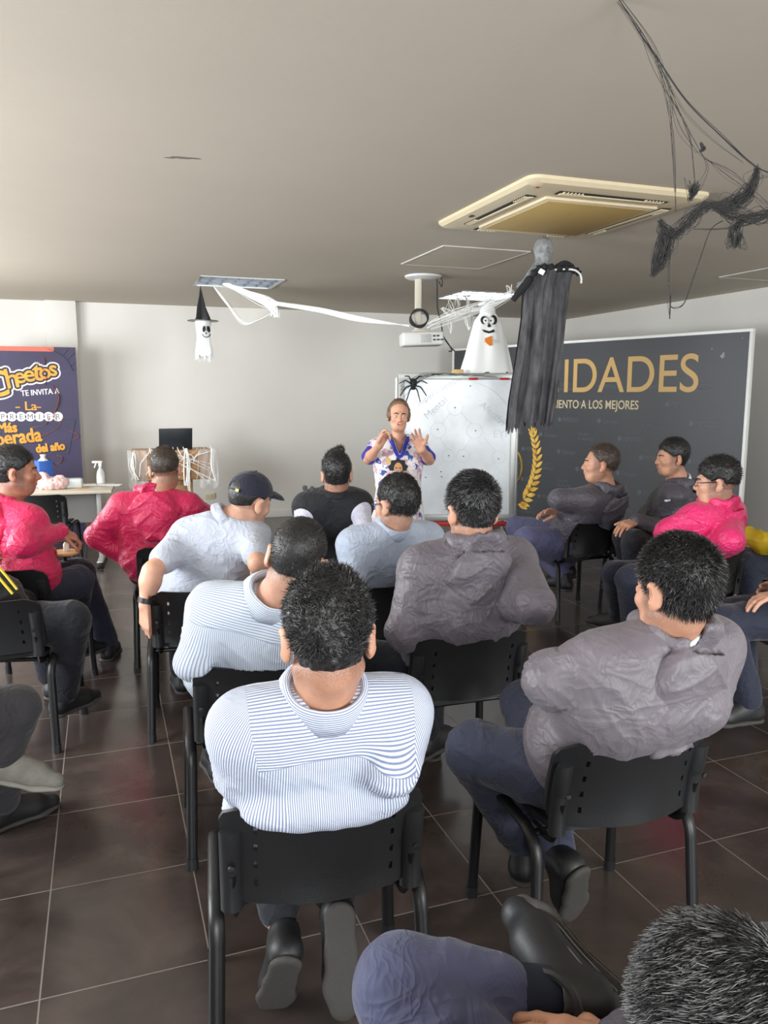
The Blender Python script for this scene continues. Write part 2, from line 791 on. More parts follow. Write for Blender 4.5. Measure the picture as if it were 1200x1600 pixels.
struct('baseboard_right', newbox((RIGHT - 0.008, (BACK + FRONT) / 2, 0.045), (0.016, BACK - FRONT, 0.09), bev=0.004), M_trim)

bm = bmesh.new()
for (x_, y_, r_) in ((0.40, 3.91, .035), (0.46, 3.90, .022), (0.35, 3.93, .018)):
    bmesh.ops.create_circle(bm, cap_ends=True, segments=9, radius=r_, matrix=Matrix.Translation((x_, y_, CEIL - .001)) @ Matrix.Diagonal((1.4, .45, -1, 1)))
obj('scuff_mark', bm, mat('ceiling_scuff', (128, 120, 112), .9), bpy.data.objects['ceiling'])
# ------------------------------------------------------------------ ceiling fittings
M_black = mat('black_plastic', (24, 24, 26), 0.45)
M_white = mat('white_plastic', (228, 228, 224), 0.45)
M_tube = mat('lit_tube', (240, 250, 255), 0.3, emit=9.0)
M_louvre = mat('mirror_louvre', (120, 126, 134), 0.3, 0.6)
M_tube_dim = mat('dim_tube', (226, 240, 250), 0.3, emit=1.6)
M_web = mat('white_web', (238, 238, 234), 0.8)


def glyphs(items, ext=0.0008):
    """items: (text, x, y, size, rot, offset, sx, align) -> one bmesh in the XY plane"""
    bm = bmesh.new()
    for n_, it in enumerate(items):
        s, x, y, size, rot, off, sx, al = (list(it) + [0, 0, 1, 'LEFT'][len(it) - 4:])[:8]
        cu = bpy.data.curves.new('t', 'FONT')
        cu.body, cu.size, cu.extrude, cu.offset, cu.align_x = s, size, ext, off, al
        o = link(bpy.data.objects.new('t', cu))
        dg = bpy.context.evaluated_depsgraph_get()
        me = bpy.data.meshes.new_from_object(o.evaluated_get(dg))
        bpy.data.objects.remove(o)
        me.transform(Matrix.Translation((x, y, n_ * 6e-6)) @ Matrix.Rotation(rot, 4, 'Z') @ Matrix.Diagonal((sx, 1, 1, 1)))
        bm.from_mesh(me)
        bpy.data.meshes.remove(me)
    return bm


def troffer(ext, label, mt):
    x0, x1, y0, y1 = ext
    cx, cy, w, d = (x0 + x1) / 2, (y0 + y1) / 2, x1 - x0, y1 - y0
    t = thing('ceiling_light', label, 'ceiling light', (cx, cy, CEIL), 0, 'recessed ceiling lights')
    bm = bmesh.new()
    for (a, b, c, e) in ((-w / 2 - .02, w / 2 + .02, -d / 2 - .02, -d / 2 + .012), (-w / 2 - .02, w / 2 + .02, d / 2 - .012, d / 2 + .02),
                         (-w / 2 - .02, -w / 2 + .012, -d / 2, d / 2), (w / 2 - .012, w / 2 + .02, -d / 2, d / 2)):
        box(bm, ((a + b) / 2, (c + e) / 2, -0.004), (b - a, e - c, 0.012))
    obj('frame', smooth(bm), M_alu, t)
    bm = bmesh.new()
    box(bm, (0, 0, 0.105), (w, d, 0.01))
    for sx in (-1, 1):
        box(bm, (sx * w / 2, 0, 0.05), (0.01, d, 0.1))
    for sy in (-1, 1):
        box(bm, (0, sy * d / 2, 0.05), (w, 0.01, 0.1))
    obj('housing', smooth(bm), M_louvre, t)
    for k in range(3):
        yy = -d / 2 + d * (k + .5) / 3
        obj('fluorescent_tube', newtube([(-w / 2 + .03, yy, 0.075), (w / 2 - .03, yy, 0.075)], 0.013, 10), mt, t)
    obj('diffuser', newbox((0, 0, 0.012 if mt is M_tube else 0.045), (w - .02, d - .02, 0.004)), mat('lit_diffuser', (244, 250, 252), .4, emit=5.0) if mt is M_tube else mat('dim_diffuser', (238, 244, 246), .4, emit=1.3), t)
    bm = bmesh.new()
    for k in range(1, 3):
        box(bm, (0, -d / 2 + d * k / 3, 0.018), (w, 0.03, 0.03))
    for k in range(1, 6):
        box(bm, (-w / 2 + w * k / 6, 0, 0.018), (0.006, d, 0.03))
    obj('louvre', smooth(bm), M_louvre, t)
    return t


troffer(TROFL, 'recessed louvred ceiling light above the hanging witch hat figure', M_tube_dim)
troffer(TROFR, 'recessed ceiling light glowing above the white sheet figure', M_tube)


def hatch(pts, label):
    c = sum((np.array(p) for p in pts)) / len(pts)
    t = thing('ceiling_hatch', label, 'hatch', (c[0], c[1], CEIL))
    x = sorted(p[0] - c[0] for p in pts)
    y = sorted(p[1] - c[1] for p in pts)
    w, d = x[-1] - x[0], y[-1] - y[0]
    obj('hatch_panel', newbox((0, 0, -0.003), (w - .012, d - .012, 0.006)), M_ceil, t)
    bm = bmesh.new()
    for s in (-1, 1):
        box(bm, (s * w / 2, 0, -0.004), (0.014, d, 0.008))
        box(bm, (0, s * d / 2, -0.004), (w, 0.014, 0.008))
    obj('frame', smooth(bm), mat('hatch_rim', (205, 203, 198), 0.5), t)


hatch([(2.42, 5.47), (3.14, 6.34)], 'square flush hatch in the ceiling beside the air conditioner')
hatch([(5.47, 6.04), (6.25, 5.30)], 'flush hatch in the ceiling near the right wall')


def air_con():
    t = thing('air_conditioner', 'cream four-way cassette air conditioner with yellowed grille in the ceiling', 'air conditioner', (2.62, 4.19, CEIL))
    t.rotation_euler = (0, 0, math.radians(0))
    W, D = 1.12, 1.20
    m = mat('cream_plastic', (218, 203, 170), 0.4, var=0.04, vscale=3)
    mg = bpy.data.materials.new('yellowed_grille')
    mg.use_nodes = True
    tt = NT(mg)
    v = tt.coord()
    sp = tt.n('ShaderNodeSeparateXYZ')
    tt.l(v, sp.inputs[0])
    a = tt.math('SINE', tt.math('MULTIPLY', sp.outputs[0], 420))
    b = tt.math('SINE', tt.math('MULTIPLY', sp.outputs[1], 420))
    f = tt.math('GREATER_THAN', tt.math('MULTIPLY', a, b), 0.25)
    tt.l(tt.mix(f, lin((206, 176, 108)), lin((150, 120, 66))), tt.b.inputs['Base Color'])
    tt.b.inputs['Roughness'].default_value = 0.6
    bm = bmesh.new()
    # dished panel: outer rim, sloping face, with an opening for the grille and four outlets
    prof = [(0.0, 0.0), (0.0, -0.016), (0.018, -0.034), (0.06, -0.042), (0.21, -0.046)]
    rings = []
    for i, (ins, z) in enumerate(prof):
        hw, hd = W / 2 - ins, D / 2 - ins
        rad = 0.06 if ins < 0.05 else 0.04
        ring = []
        for (sx, sy, a0) in ((1, 1, 0), (-1, 1, 90), (-1, -1, 180), (1, -1, 270)):
            for k in range(5):
                an = math.radians(a0 + 90 * k / 4)
                ring.append(bm.verts.new((sx * (hw - rad) + rad * math.cos(an), sy * (hd - rad) + rad * math.sin(an), z)))
        rings.append(ring)
    for r0, r1 in zip(rings, rings[1:]):
        for k in range(len(r0)):
            bm.faces.new((r0[k], r1[k], r1[(k + 1) % len(r0)], r0[(k + 1) % len(r0)]))
    bm.faces.new(rings[-1])
    bmesh.ops.recalc_face_normals(bm, faces=bm.faces)
    obj('panel', smooth(bm, 30), m, t)
    bm = bmesh.new()
    box(bm, (0, 0, -0.052), (W - .40, D - .40, 0.02), bev=0.012)
    obj('grille_frame', smooth(bm), m, t)
    obj('grille', newbox((0, 0, -0.0615), (W - .46, D - .46, 0.006), bev=0.002), mg, t)
    for k in range(4):
        R = Matrix.Rotation(k * math.pi / 2, 3, 'Z')
        off = (D if k % 2 == 0 else W) / 2 - 0.125
        ln = (W if k % 2 == 0 else D) - 0.44
        o = obj('air_outlet', newbox(R @ Vector((0, off, -0.043)), (abs((R @ Vector((ln, 0.062, 0)))[0]), abs((R @ Vector((ln, 0.062, 0)))[1]), 0.006)), mat('outlet_dark', (38, 34, 28), 0.7), t)
        obj('louvre_flap', newbox(R @ Vector((0, off - 0.012, -0.049)), (abs((R @ Vector((ln - .04, 0.030, 0)))[0]), abs((R @ Vector((ln - .04, 0.030, 0)))[1]), 0.006), bev=0.002), m, t)
        for s in (-1, 1):
            bm = bmesh.new()
            for j in range(6):
                c = R @ Vector((s * (ln / 2 - 0.03 - j * 0.022), off + 0.018, -0.048))
                sz = R @ Vector((0.006, 0.024, 0))
                box(bm, c, (abs(sz[0]), abs(sz[1]), 0.008))
            obj('fin_row', smooth(bm), m, t)
    obj('indicator', newbox((-W / 2 + .075, -D / 2 + .075, -0.043), (0.02, 0.012, 0.004)), mat('indicator_red', (150, 50, 40), 0.4), t)
    obj('receiver_window', newbox((-W / 2 + .05, D / 2 - .42, -0.042), (0.02, 0.04, 0.006)), M_black, t)


air_con()


def projector():
    base = P(652, 425, 7.2)
    t = thing('projector', 'white projector hanging from the ceiling on a cream pole', 'projector', (base[0], base[1], CEIL), -YAW)
    # local frame: x right, y away, z up; the picture scale there is 7.2 / FPX
    k = 7.2 / FPX

    def L(x, y):
        q = P(x, y, 7.2) - np.array([base[0], base[1], CEIL])
        c, s = math.cos(YAW), math.sin(YAW)
        return (c * q[0] - s * q[1], s * q[0] + c * q[1], q[2])
    mc = mat('cream_pole', (214, 206, 188), 0.5)
    p0 = L(655, 440)
    p1 = L(652, 512)
    obj('mount_pole', newbox(((p0[0] + p1[0]) / 2, 0, (p1[2] - 0.02) / 2), (0.062, 0.062, -(p1[2] - 0.02)), bev=0.008), mc, t)
    bm = bmesh.new()
    c = L(661, 425)
    lathe(bm, [(0, -0.035), (0.13, -0.035), (0.165, -0.02), (0.17, -0.004), (0.16, 0), (0, 0)], 32, (c[0], 0, 0))
    obj('ceiling_plate', smooth(bm), M_white, t)
    b = L(657, 530)
    body = newbox((0, 0, 0), (0.385, 0.27, 0.125), bev=0.022, seg=3)
    o = obj('body', body, M_white, t, (b[0] + .012, 0.0, b[2] + 0.005), (0, math.radians(-2), math.radians(6)))
    obj('side_grille', newbox((0.02, -0.137, 0), (0.10, 0.006, 0.075), bev=0.003), mat('grille_grey', (196, 196, 194), 0.6), o)
    bm = bmesh.new()
    for q in range(5):
        box(bm, (0.10 + (q % 3) * 0.035, -0.137, -0.015 + 0.035 * (q // 3)), (0.024, 0.006, 0.014))
    obj('sockets', smooth(bm), M_black, o)
    obj('mount_bracket', newbox((0, 0, 0.075), (0.16, 0.12, 0.02), bev=0.005), mc, o)
    bm = bmesh.new()
    c = L(655, 497)
    for q in range(4):
        pts = [(c[0] + (0.085 - .004 * q) * math.cos(a) + 0.006 * math.sin(3 * a + q), -0.04 - .008 * q, c[2] + (0.085 - .006 * q) * math.sin(a)) for a in np.linspace(0, 6.283, 33)]
        tube(bm, pts, 0.0055, 6, cap=False)
    obj('coiled_cable', smooth(bm), M_black, t)
    pts = [L(*p) for p in ((683, 428), (683, 445), (684, 480), (690, 505), (694, 525), (704, 540), (712, 548))]
    bm = bmesh.new()
    tube(bm, smoothpath([(x, -0.02, z) for x, y, z in pts], 6), 0.006, 6)
    pts = [L(*p) for p in ((686, 428), (691, 440), (690, 448), (686, 440))]
    tube(bm, smoothpath([(x, -0.02, z) for x, y, z in pts], 6), 0.005, 6)
    pts = [L(*p) for p in ((684, 527), (694, 527), (707, 546), (702, 548))]
    tube(bm, smoothpath([(x, -0.03, z) for x, y, z in pts], 6), 0.006, 6)
    obj('cable', smooth(bm), M_black, t)
    obj('status_light', newbox((L(648, 428)[0], -0.165, -0.022), (0.03, 0.01, 0.006)), mat('blue_light', (120, 130, 240), 0.3, emit=1.5), t)


projector()

# ------------------------------------------------------------------ whiteboard
WB_D = 6.3
wb0 = P(716, 900, WB_D)
wb = thing('whiteboard', 'mobile whiteboard in a metal frame behind the standing woman', 'whiteboard', (wb0[0], wb0[1], 0), -YAW)


def local_in(o, p):
    q = np.array(p) - np.array(o.location)
    a = o.rotation_euler[2]
    c, s = math.cos(a), math.sin(a)
    return np.array([c * q[0] + s * q[1], -s * q[0] + c * q[1], q[2]])


def onplane(o, x, y, yl=0.0):
    """photograph position -> (x, z) on the vertical plane y = yl of a turned thing"""
    e = local_in(o, EYE)
    a = local_in(o, P(x, y, 1.0)) - e
    s = (yl - e[1]) / a[1]
    q = e + a * s
    return float(q[0]), float(q[2])


def whiteboard():
    x0, zt = onplane(wb, 623, 584)
    x1, _ = onplane(wb, 808, 582)
    _, zb = onplane(wb, 715, 812)
    W, Hh = x1 - x0, zt - zb
    cx, cz = (x0 + x1) / 2, (zt + zb) / 2
    mw = bpy.data.materials.new('whiteboard_enamel')
    mw.use_nodes = True
    t = NT(mw)
    v = t.coord()
    n1 = t.noise(v, 3.5, 5, 0.6, 0.4)
    t.l(t.ramp(n1, [(0.3, lin((205, 210, 214))), (0.65, lin((224, 229, 232)))]), t.b.inputs['Base Color'])
    t.b.inputs['Roughness'].default_value = 0.22
    obj('board', newbox((cx, 0, cz), (W - .03, 0.016, Hh - .03)), mw, wb)
    ma = mat('board_frame', (176, 178, 174), 0.4, 0.5)
    bm = bmesh.new()
    for s in (-1, 1):
        box(bm, (cx + s * (W / 2 - .02), -0.004, cz), (0.045, 0.034, Hh), bev=0.005)
        box(bm, (cx, -0.004, cz + s * (Hh / 2 - .02)), (W, 0.036, 0.05), bev=0.005)
    obj('frame', smooth(bm), ma, wb)
    for s in (-1, 1):
        obj('side_post', newtube([(cx + s * (W / 2 + .012), 0.03, 0.13), (cx + s * (W / 2 + .012), 0.03, zt - .03)], 0.016, 12), ma, wb)
    mwh = mat('white_tube', (222, 222, 218), 0.4)
    obj('red_tray', newbox((cx, -0.01, zb - .03), (W - .10, 0.05, 0.035), bev=0.006), mat('tray_red', (190, 40, 42), 0.45), wb)
    zc = onplane(wb, 780, 842)[1]
    obj('crossbar', newtube([(x0, 0.02, zc), (x1, 0.02, zc)], 0.014, 10), mwh, wb)
    xs = onplane(wb, 785, 830)[0]
    for sx in (xs, 2 * cx - xs):
        obj('support_strut', newtube([(sx, 0.02, zb), (sx, 0.02, zc - .04)], 0.012, 8), mwh, wb)
    for s in (-1, 1):
        bm = bmesh.new()
        box(bm, (cx + s * (W / 2 + .005), 0.02, 0.105), (0.05, 0.56, 0.04), bev=0.008)
        f = obj('foot', smooth(bm), mwh, wb)
        for yy in (-0.24, 0.28):
            bm = bmesh.new()
            lathe(bm, [(0, -0.014), (0.03, -0.014), (0.034, 0), (0.03, 0.014), (0, 0.014)], 16)
            bmesh.ops.rotate(bm, verts=bm.verts, cent=(0, 0, 0), matrix=Matrix.Rotation(math.pi / 2, 3, 'Y'))
            bmesh.ops.translate(bm, verts=bm.verts, vec=(cx + s * (W / 2 + .005), yy, 0.036))
            box(bm, (cx + s * (W / 2 + .005), yy, 0.068), (0.03, 0.04, 0.036))
            obj('caster', smooth(bm), M_black, f)
    # faint marker drawing: a big arc, small linked circles, handwritten words, dots
    mk = mat('faint_marker', (192, 198, 204), 0.4)
    md = mat('marker_dot', (70, 70, 78), 0.5)
    bm = bmesh.new()

    def pt(x, y):
        a, b = onplane(wb, x, y, -0.0095)
        return (a, -0.0092, b)

    def stroke(pts, r=0.0016):
        tube(bm, [pt(*p) for p in pts], r, 4, rx=0.0004)
    stroke([(638 + 0 * i, 640) if i < 0 else (716 + 83 * math.cos(a), 662 - 68 * math.sin(a) * 1.0) for i, a in enumerate(np.linspace(3.0, 0.45, 30))], 0.0022)
    for (x, y, r) in ((711, 637, 12), (684, 672, 12), (741, 673, 12), (723, 712, 10), (700, 712, 10), (779, 714, 10)):
        stroke([(x + r * math.cos(a), y + r * math.sin(a)) for a in np.linspace(0, 6.283, 22)], 0.0013)
    for a, b in (((703, 645), (690, 662)), ((720, 645), (736, 662)), ((736, 684), (724, 702)), ((756, 684), (774, 704)), ((687, 684), (698, 702))):
        stroke([a, b], 0.0013)
    obj('marker_drawing', smooth(bm), mk, wb)
    bm = bmesh.new()
    for (x, y) in ((711, 637), (684, 671), (743, 673), (724, 713), (701, 712), (779, 717), (665, 746), (690, 745), (735, 603), (689, 737)):
        a, b = onplane(wb, x, y, -0.009)
        obj('marker_dot', newbox((a, -0.009, b), (0.009, 0.002, 0.009)), md, wb)
    bm.free()
    its = []
    for s, x, y, sz, r in (('Supervivencia', 652, 636, .075, .55), ('Mental', 668, 656, .08, .75), ('Afectos', 748, 634, .08, -.7), ('Ser', 776, 660, .08, -.2), ('EYP', 770, 684, .085, 0.05)):
        a, b = onplane(wb, x, y, -0.009)
        obj('handwriting', glyphs([(s, a, b, sz, r, -0.0006)], 0.0003), mk, wb, (0, -0.009, 0), (math.pi / 2, 0, 0))
    a = onplane(wb, 733, 590, -0.03)
    for px_ in (740, 789):
        a = onplane(wb, px_, 592, -0.03)
        mkp = tag(obj('marker_pen', newtube([(-0.035, 0, 0), (0.02, 0, 0), (0.024, 0, 0), (0.035, 0, 0)], [0.0085, 0.0085, 0.0075, 0.0075], 12), mat('pen_red', (196, 36, 40), 0.4)),
                  'red marker clipped under the whiteboard rim %s' % ('nearer the middle' if px_ == 740 else 'nearer the dark robed figure'), 'marker', 'red markers on the whiteboard')
        mkp.matrix_world = wb.matrix_basis @ Matrix.Translation((a[0], -0.034, a[1]))
    # wooden block resting on the rim
    a = onplane(wb, 715, 577)
    o = tag(obj('board_eraser', newbox((0, 0, 0.0), (0.09, 0.04, 0.03), bev=0.006), mat('eraser_wood', (206, 170, 112), 0.6)), 'small tan wooden eraser lying on the whiteboard rim', 'eraser')
    o.matrix_world = wb.matrix_basis @ Matrix.Translation((a[0], 0.0, zt + 0.018))
    # dark spider web strands over the top left corner
    bm = bmesh.new()
    for k in range(11):
        pts = [(627 + random.uniform(-3, 3), 640 + random.uniform(-45, 10)), (640 + random.uniform(-10, 10), 600 + random.uniform(-8, 8)),
               (670 + random.uniform(-10, 25), 585 + random.uniform(-3, 4)), (720 + random.uniform(-30, 75), 587 + random.uniform(-3, 3))]
        tube(bm, smoothpath([(onplane(wb, *p, -0.03)[0], -0.03 - random.uniform(0, .012), onplane(wb, *p, -0.03)[1]) for p in pts], 5), 0.0009, 4)
    o = tag(obj('cobweb', smooth(bm), mat('black_fibre', (40, 40, 42), 0.9)), 'black cobweb strands stretched over the top rim of the whiteboard', 'cobweb')
    o.matrix_world = wb.matrix_basis.copy()
    # spider
    a = onplane(wb, 646, 601, -0.05)
    t = thing('toy_spider', 'black furry toy spider on the top left corner of the whiteboard', 'spider decoration')
    t.matrix_world = wb.matrix_basis @ Matrix.Translation((a[0], -0.05, a[1]))
    F = Field((-.06, -.05, -.06), (.06, .05, .08), 0.003)
    F.ell((0, 0, .015), (.028, .026, .032), k=0)
    F.ell((0, -.005, -.022), (.018, .018, .018), k=.006)
    V, Q = F.mesh()
    V = V + vnormals(V, Q) * (vnoise(V * 160)[:, None] * 0.003)
    obj('body', mesh_from(V, Q), mat('black_fur', (20, 20, 22), 0.8), t)
    for k in range(8):
        s = -1 if k < 4 else 1
        ang = math.radians((-62, -28, 20, 55)[k % 4])
        q = np.array([s * math.cos(ang), 0, math.sin(ang)])
        pts = [np.array([0, -.005, -.008]), q * 0.055 + [0, -.028, .010], q * 0.085 + [0, -.02, -.006], q * 0.115 + [0, .010, -.03]]
        obj('leg', newtube(smoothpath(pts, 4), list(np.linspace(.006, .0035, 13)), 6), MATS['black_fur'], t)


wb_matrix = Matrix.Translation(wb.location) @ Matrix.Rotation(-YAW, 4, 'Z')
wb.matrix_basis = wb_matrix
whiteboard()

# ------------------------------------------------------------------ big dark banner with gold lettering
BL, BR = np.array([4.443, 9.667]), np.array([5.63, 5.784])
brz = math.atan2(*(BR - BL)[::-1])
bn = thing('photo_backdrop', 'tall charcoal backdrop panel with gold lettering and a gold laurel', 'backdrop', (BL[0], BL[1], 0), brz)


def backdrop():
    Lb = float(np.linalg.norm(BR - BL))
    Hb = 2.19
    mb = mat('charcoal_print', (58, 60, 64), 0.45, var=0.10, vscale=1.2)
    mg = mat('gold_print', (196, 160, 98), 0.5)
    obj('panel', newbox((Lb / 2, 0.02, Hb / 2), (Lb, 0.03, Hb)), mb, bn)
    mf = mat('backdrop_rim', (226, 226, 222), 0.4)
    bm = bmesh.new()
    box(bm, (Lb / 2, 0.015, Hb + .012), (Lb + .06, 0.05, 0.03), bev=.005)
    box(bm, (Lb / 2, 0.015, 0.022), (Lb + .06, 0.05, 0.03), bev=.005)
    box(bm, (Lb + .015, 0.015, Hb / 2), (0.03, 0.05, Hb), bev=.005)
    box(bm, (-.015, 0.015, Hb / 2), (0.03, 0.05, Hb), bev=.005)
    obj('rim', smooth(bm), mf, bn)
    rot = (math.pi / 2, 0, 0)

    def q(x, y):
        return onplane(bn, x, y, 0.0)
    # title: IDADES spans x 877..1090
    xa, za = q(877, 612)
    xb, zb = q(1090, 612)
    zt = q(1050, 553)[1]
    zl = q(1050, 612)[1]
    size = (zt - zl) / 0.70
    o = obj('title_lettering', glyphs([('IDADES', 0, 0, size, 0, 0.002)]), mg, bn, (xa, 0.003, zl), rot)
    w = max(v.co.x for v in o.data.vertices)
    sx = (xb - xa) / w
    o.scale = (sx, 1, 1)
    o2 = obj('title_lettering', glyphs([('UN', 0, 0, size, 0, 0.002)]), mg, bn, (0, 0.003, zl), rot)
    w2 = max(v.co.x for v in o2.data.vertices)
    o2.scale = (sx, 1, 1)
    o2.location.x = xa - (w2 + size * .085) * sx
    xa, _ = q(872, 640)
    xb, _ = q(997, 640)
    zl, zt = q(960, 639)[1], q(960, 625.5)[1]
    size = (zt - zl) / 0.70
    o = obj('subtitle_lettering', glyphs([('ENTO A LOS MEJORES', 0, 0, size, 0, 0.001)]), mat('pale_gold', (206, 190, 152), 0.5), bn, (xa, 0.003, zl), rot)
    w = max(v.co.x for v in o.data.vertices)
    sx = (xb - xa) / w
    o.scale = (sx, 1, 1)
    o2 = obj('subtitle_lettering', glyphs([('RECONOCIMI', 0, 0, size, 0, 0.001)]), MATS['pale_gold'], bn, (0, 0.003, zl), rot)
    w2 = max(v.co.x for v in o2.data.vertices)
    o2.scale = (sx, 1, 1)
    o2.location.x = xa - (w2 + size * .06) * sx
    # faint repeated sponsor words
    mfa = mat('faint_print', (84, 88, 94), 0.5)
    its = []
    for r in range(9):
        z = 0.2 + 0.185 * r
        for c in range(7):
            x = 0.15 + c * 0.56 + (0.28 if r % 2 else 0)
            if x > Lb - .4:
                continue
            kind = (r + c) % 3
            if kind == 0:
                its.append(('PEPSICO', x + .05, z, .062, 0, 0.0008))
            elif kind == 1:
                its.append(('Danper', x + .06, z, .066, 0, 0.0004))
            else:
                its.append(('GRUPO', x, z + .03, .05, 0, 0.0002))
                its.append(('HUMANO', x, z - .02, .05, 0, 0.0006))
    bm = glyphs(its, 0.0004)
    for r in range(9):
        for c in range(7):
            x = 0.15 + c * 0.56 + (0.28 if r % 2 else 0)
            if x > Lb - .4 or (r + c) % 3 == 2:
                continue
            bmesh.ops.create_circle(bm, cap_ends=True, segments=14, radius=0.026, matrix=Matrix.Translation((x + .01, 0.222 + 0.185 * r, 0.0004)))
    obj('faint_print', bm, mfa, bn, (0, 0.0035, 0), rot)
    # laurel branch (right half) and its ring
    ml = bpy.data.materials.new('gold_foil_print')
    ml.use_nodes = True
    t = NT(ml)
    f = t.noise(t.coord(), 9, 2)
    t.l(t.ramp(f, [(0.35, lin((206, 146, 34))), (0.55, lin((232, 196, 96))), (0.7, lin((196, 128, 20)))]), t.b.inputs['Base Color'])
    t.b.inputs['Roughness'].default_value = 0.4
    stem = [(806, 790), (817, 782), (828, 764), (835, 742), (838, 718), (836, 694), (832, 676)]
    S = smoothpath([(*q(*p), 0) for p in stem], 10)
    bm = bmesh.new()

    def leaf(base, d, ln, wd):
        d = nrm(d)
        nn = np.array([-d[1], d[0]])
        pts = []
        for s in np.linspace(0, 1, 7):
            pts.append(base[:2] + d * ln * s + nn * wd * math.sin(math.pi * s ** .8) * .5)
        for s in np.linspace(1, 0, 7)[1:-1]:
            pts.append(base[:2] + d * ln * s - nn * wd * math.sin(math.pi * s ** .8) * .5)
        bm.faces.new([bm.verts.new((p[0], 0.002, p[1])) for p in pts])
    nl = 15
    for i in range(nl):
        j = int(4 + i * (len(S) - 6) / (nl - 1))
        base = S[j]
        tg = nrm((S[min(j + 1, len(S) - 1)] - S[j - 1])[:2])
        ng = np.array([tg[1], -tg[0]])
        sc = 1.0 - 0.35 * i / nl
        leaf(base, tg * .75 + ng * .75, .165 * sc, .058 * sc)
        if i > 1:
            leaf(base, tg * .85 - ng * .6, .15 * sc, .055 * sc)
    leaf(S[-1], S[-1][:2] - S[-3][:2], .10, .035)
    tube(bm, [(p[0], 0.003, p[1]) for p in S], 0.006, 5, rx=.002)
    # mirrored half of the wreath
    cx = q(812, 735)[0] - 0.13
    ring = [(cx + .17 * math.cos(a), 0.002, q(815, 730)[1] + .22 * math.sin(a)) for a in np.linspace(-1.2, 2.2, 26)]
    tube(bm, ring, 0.026, 6, rx=.002)
    bmesh.ops.recalc_face_normals(bm, faces=bm.faces)
    for fc in bm.faces:
        if fc.normal.y > 0.5:
            fc.normal_flip()
    obj('laurel', bm, ml, bn)
    bm = bmesh.new()
    for (x, y, r) in ((1130, 553, .02), (1129, 556, .026), (1112, 545, .008), (1160, 528, .006)):
        a, b = q(x, y)
        vs = [bm.verts.new((a + r * random.uniform(.5, 1.2) * math.cos(k * 1.05), -0.0005 + .004, b + r * random.uniform(.5, 1.2) * math.sin(k * 1.05))) for k in range(6)]
        bm.faces.new(vs)
    obj('scuff_mark', bm, mat('scuff', (150, 152, 154), 0.7), bn)


backdrop()

# ------------------------------------------------------------------ printed poster on the left
ps = thing('advert_poster', 'purple snack advertisement poster standing against the column at left', 'poster', (-0.25, 9.62, 0), 0)


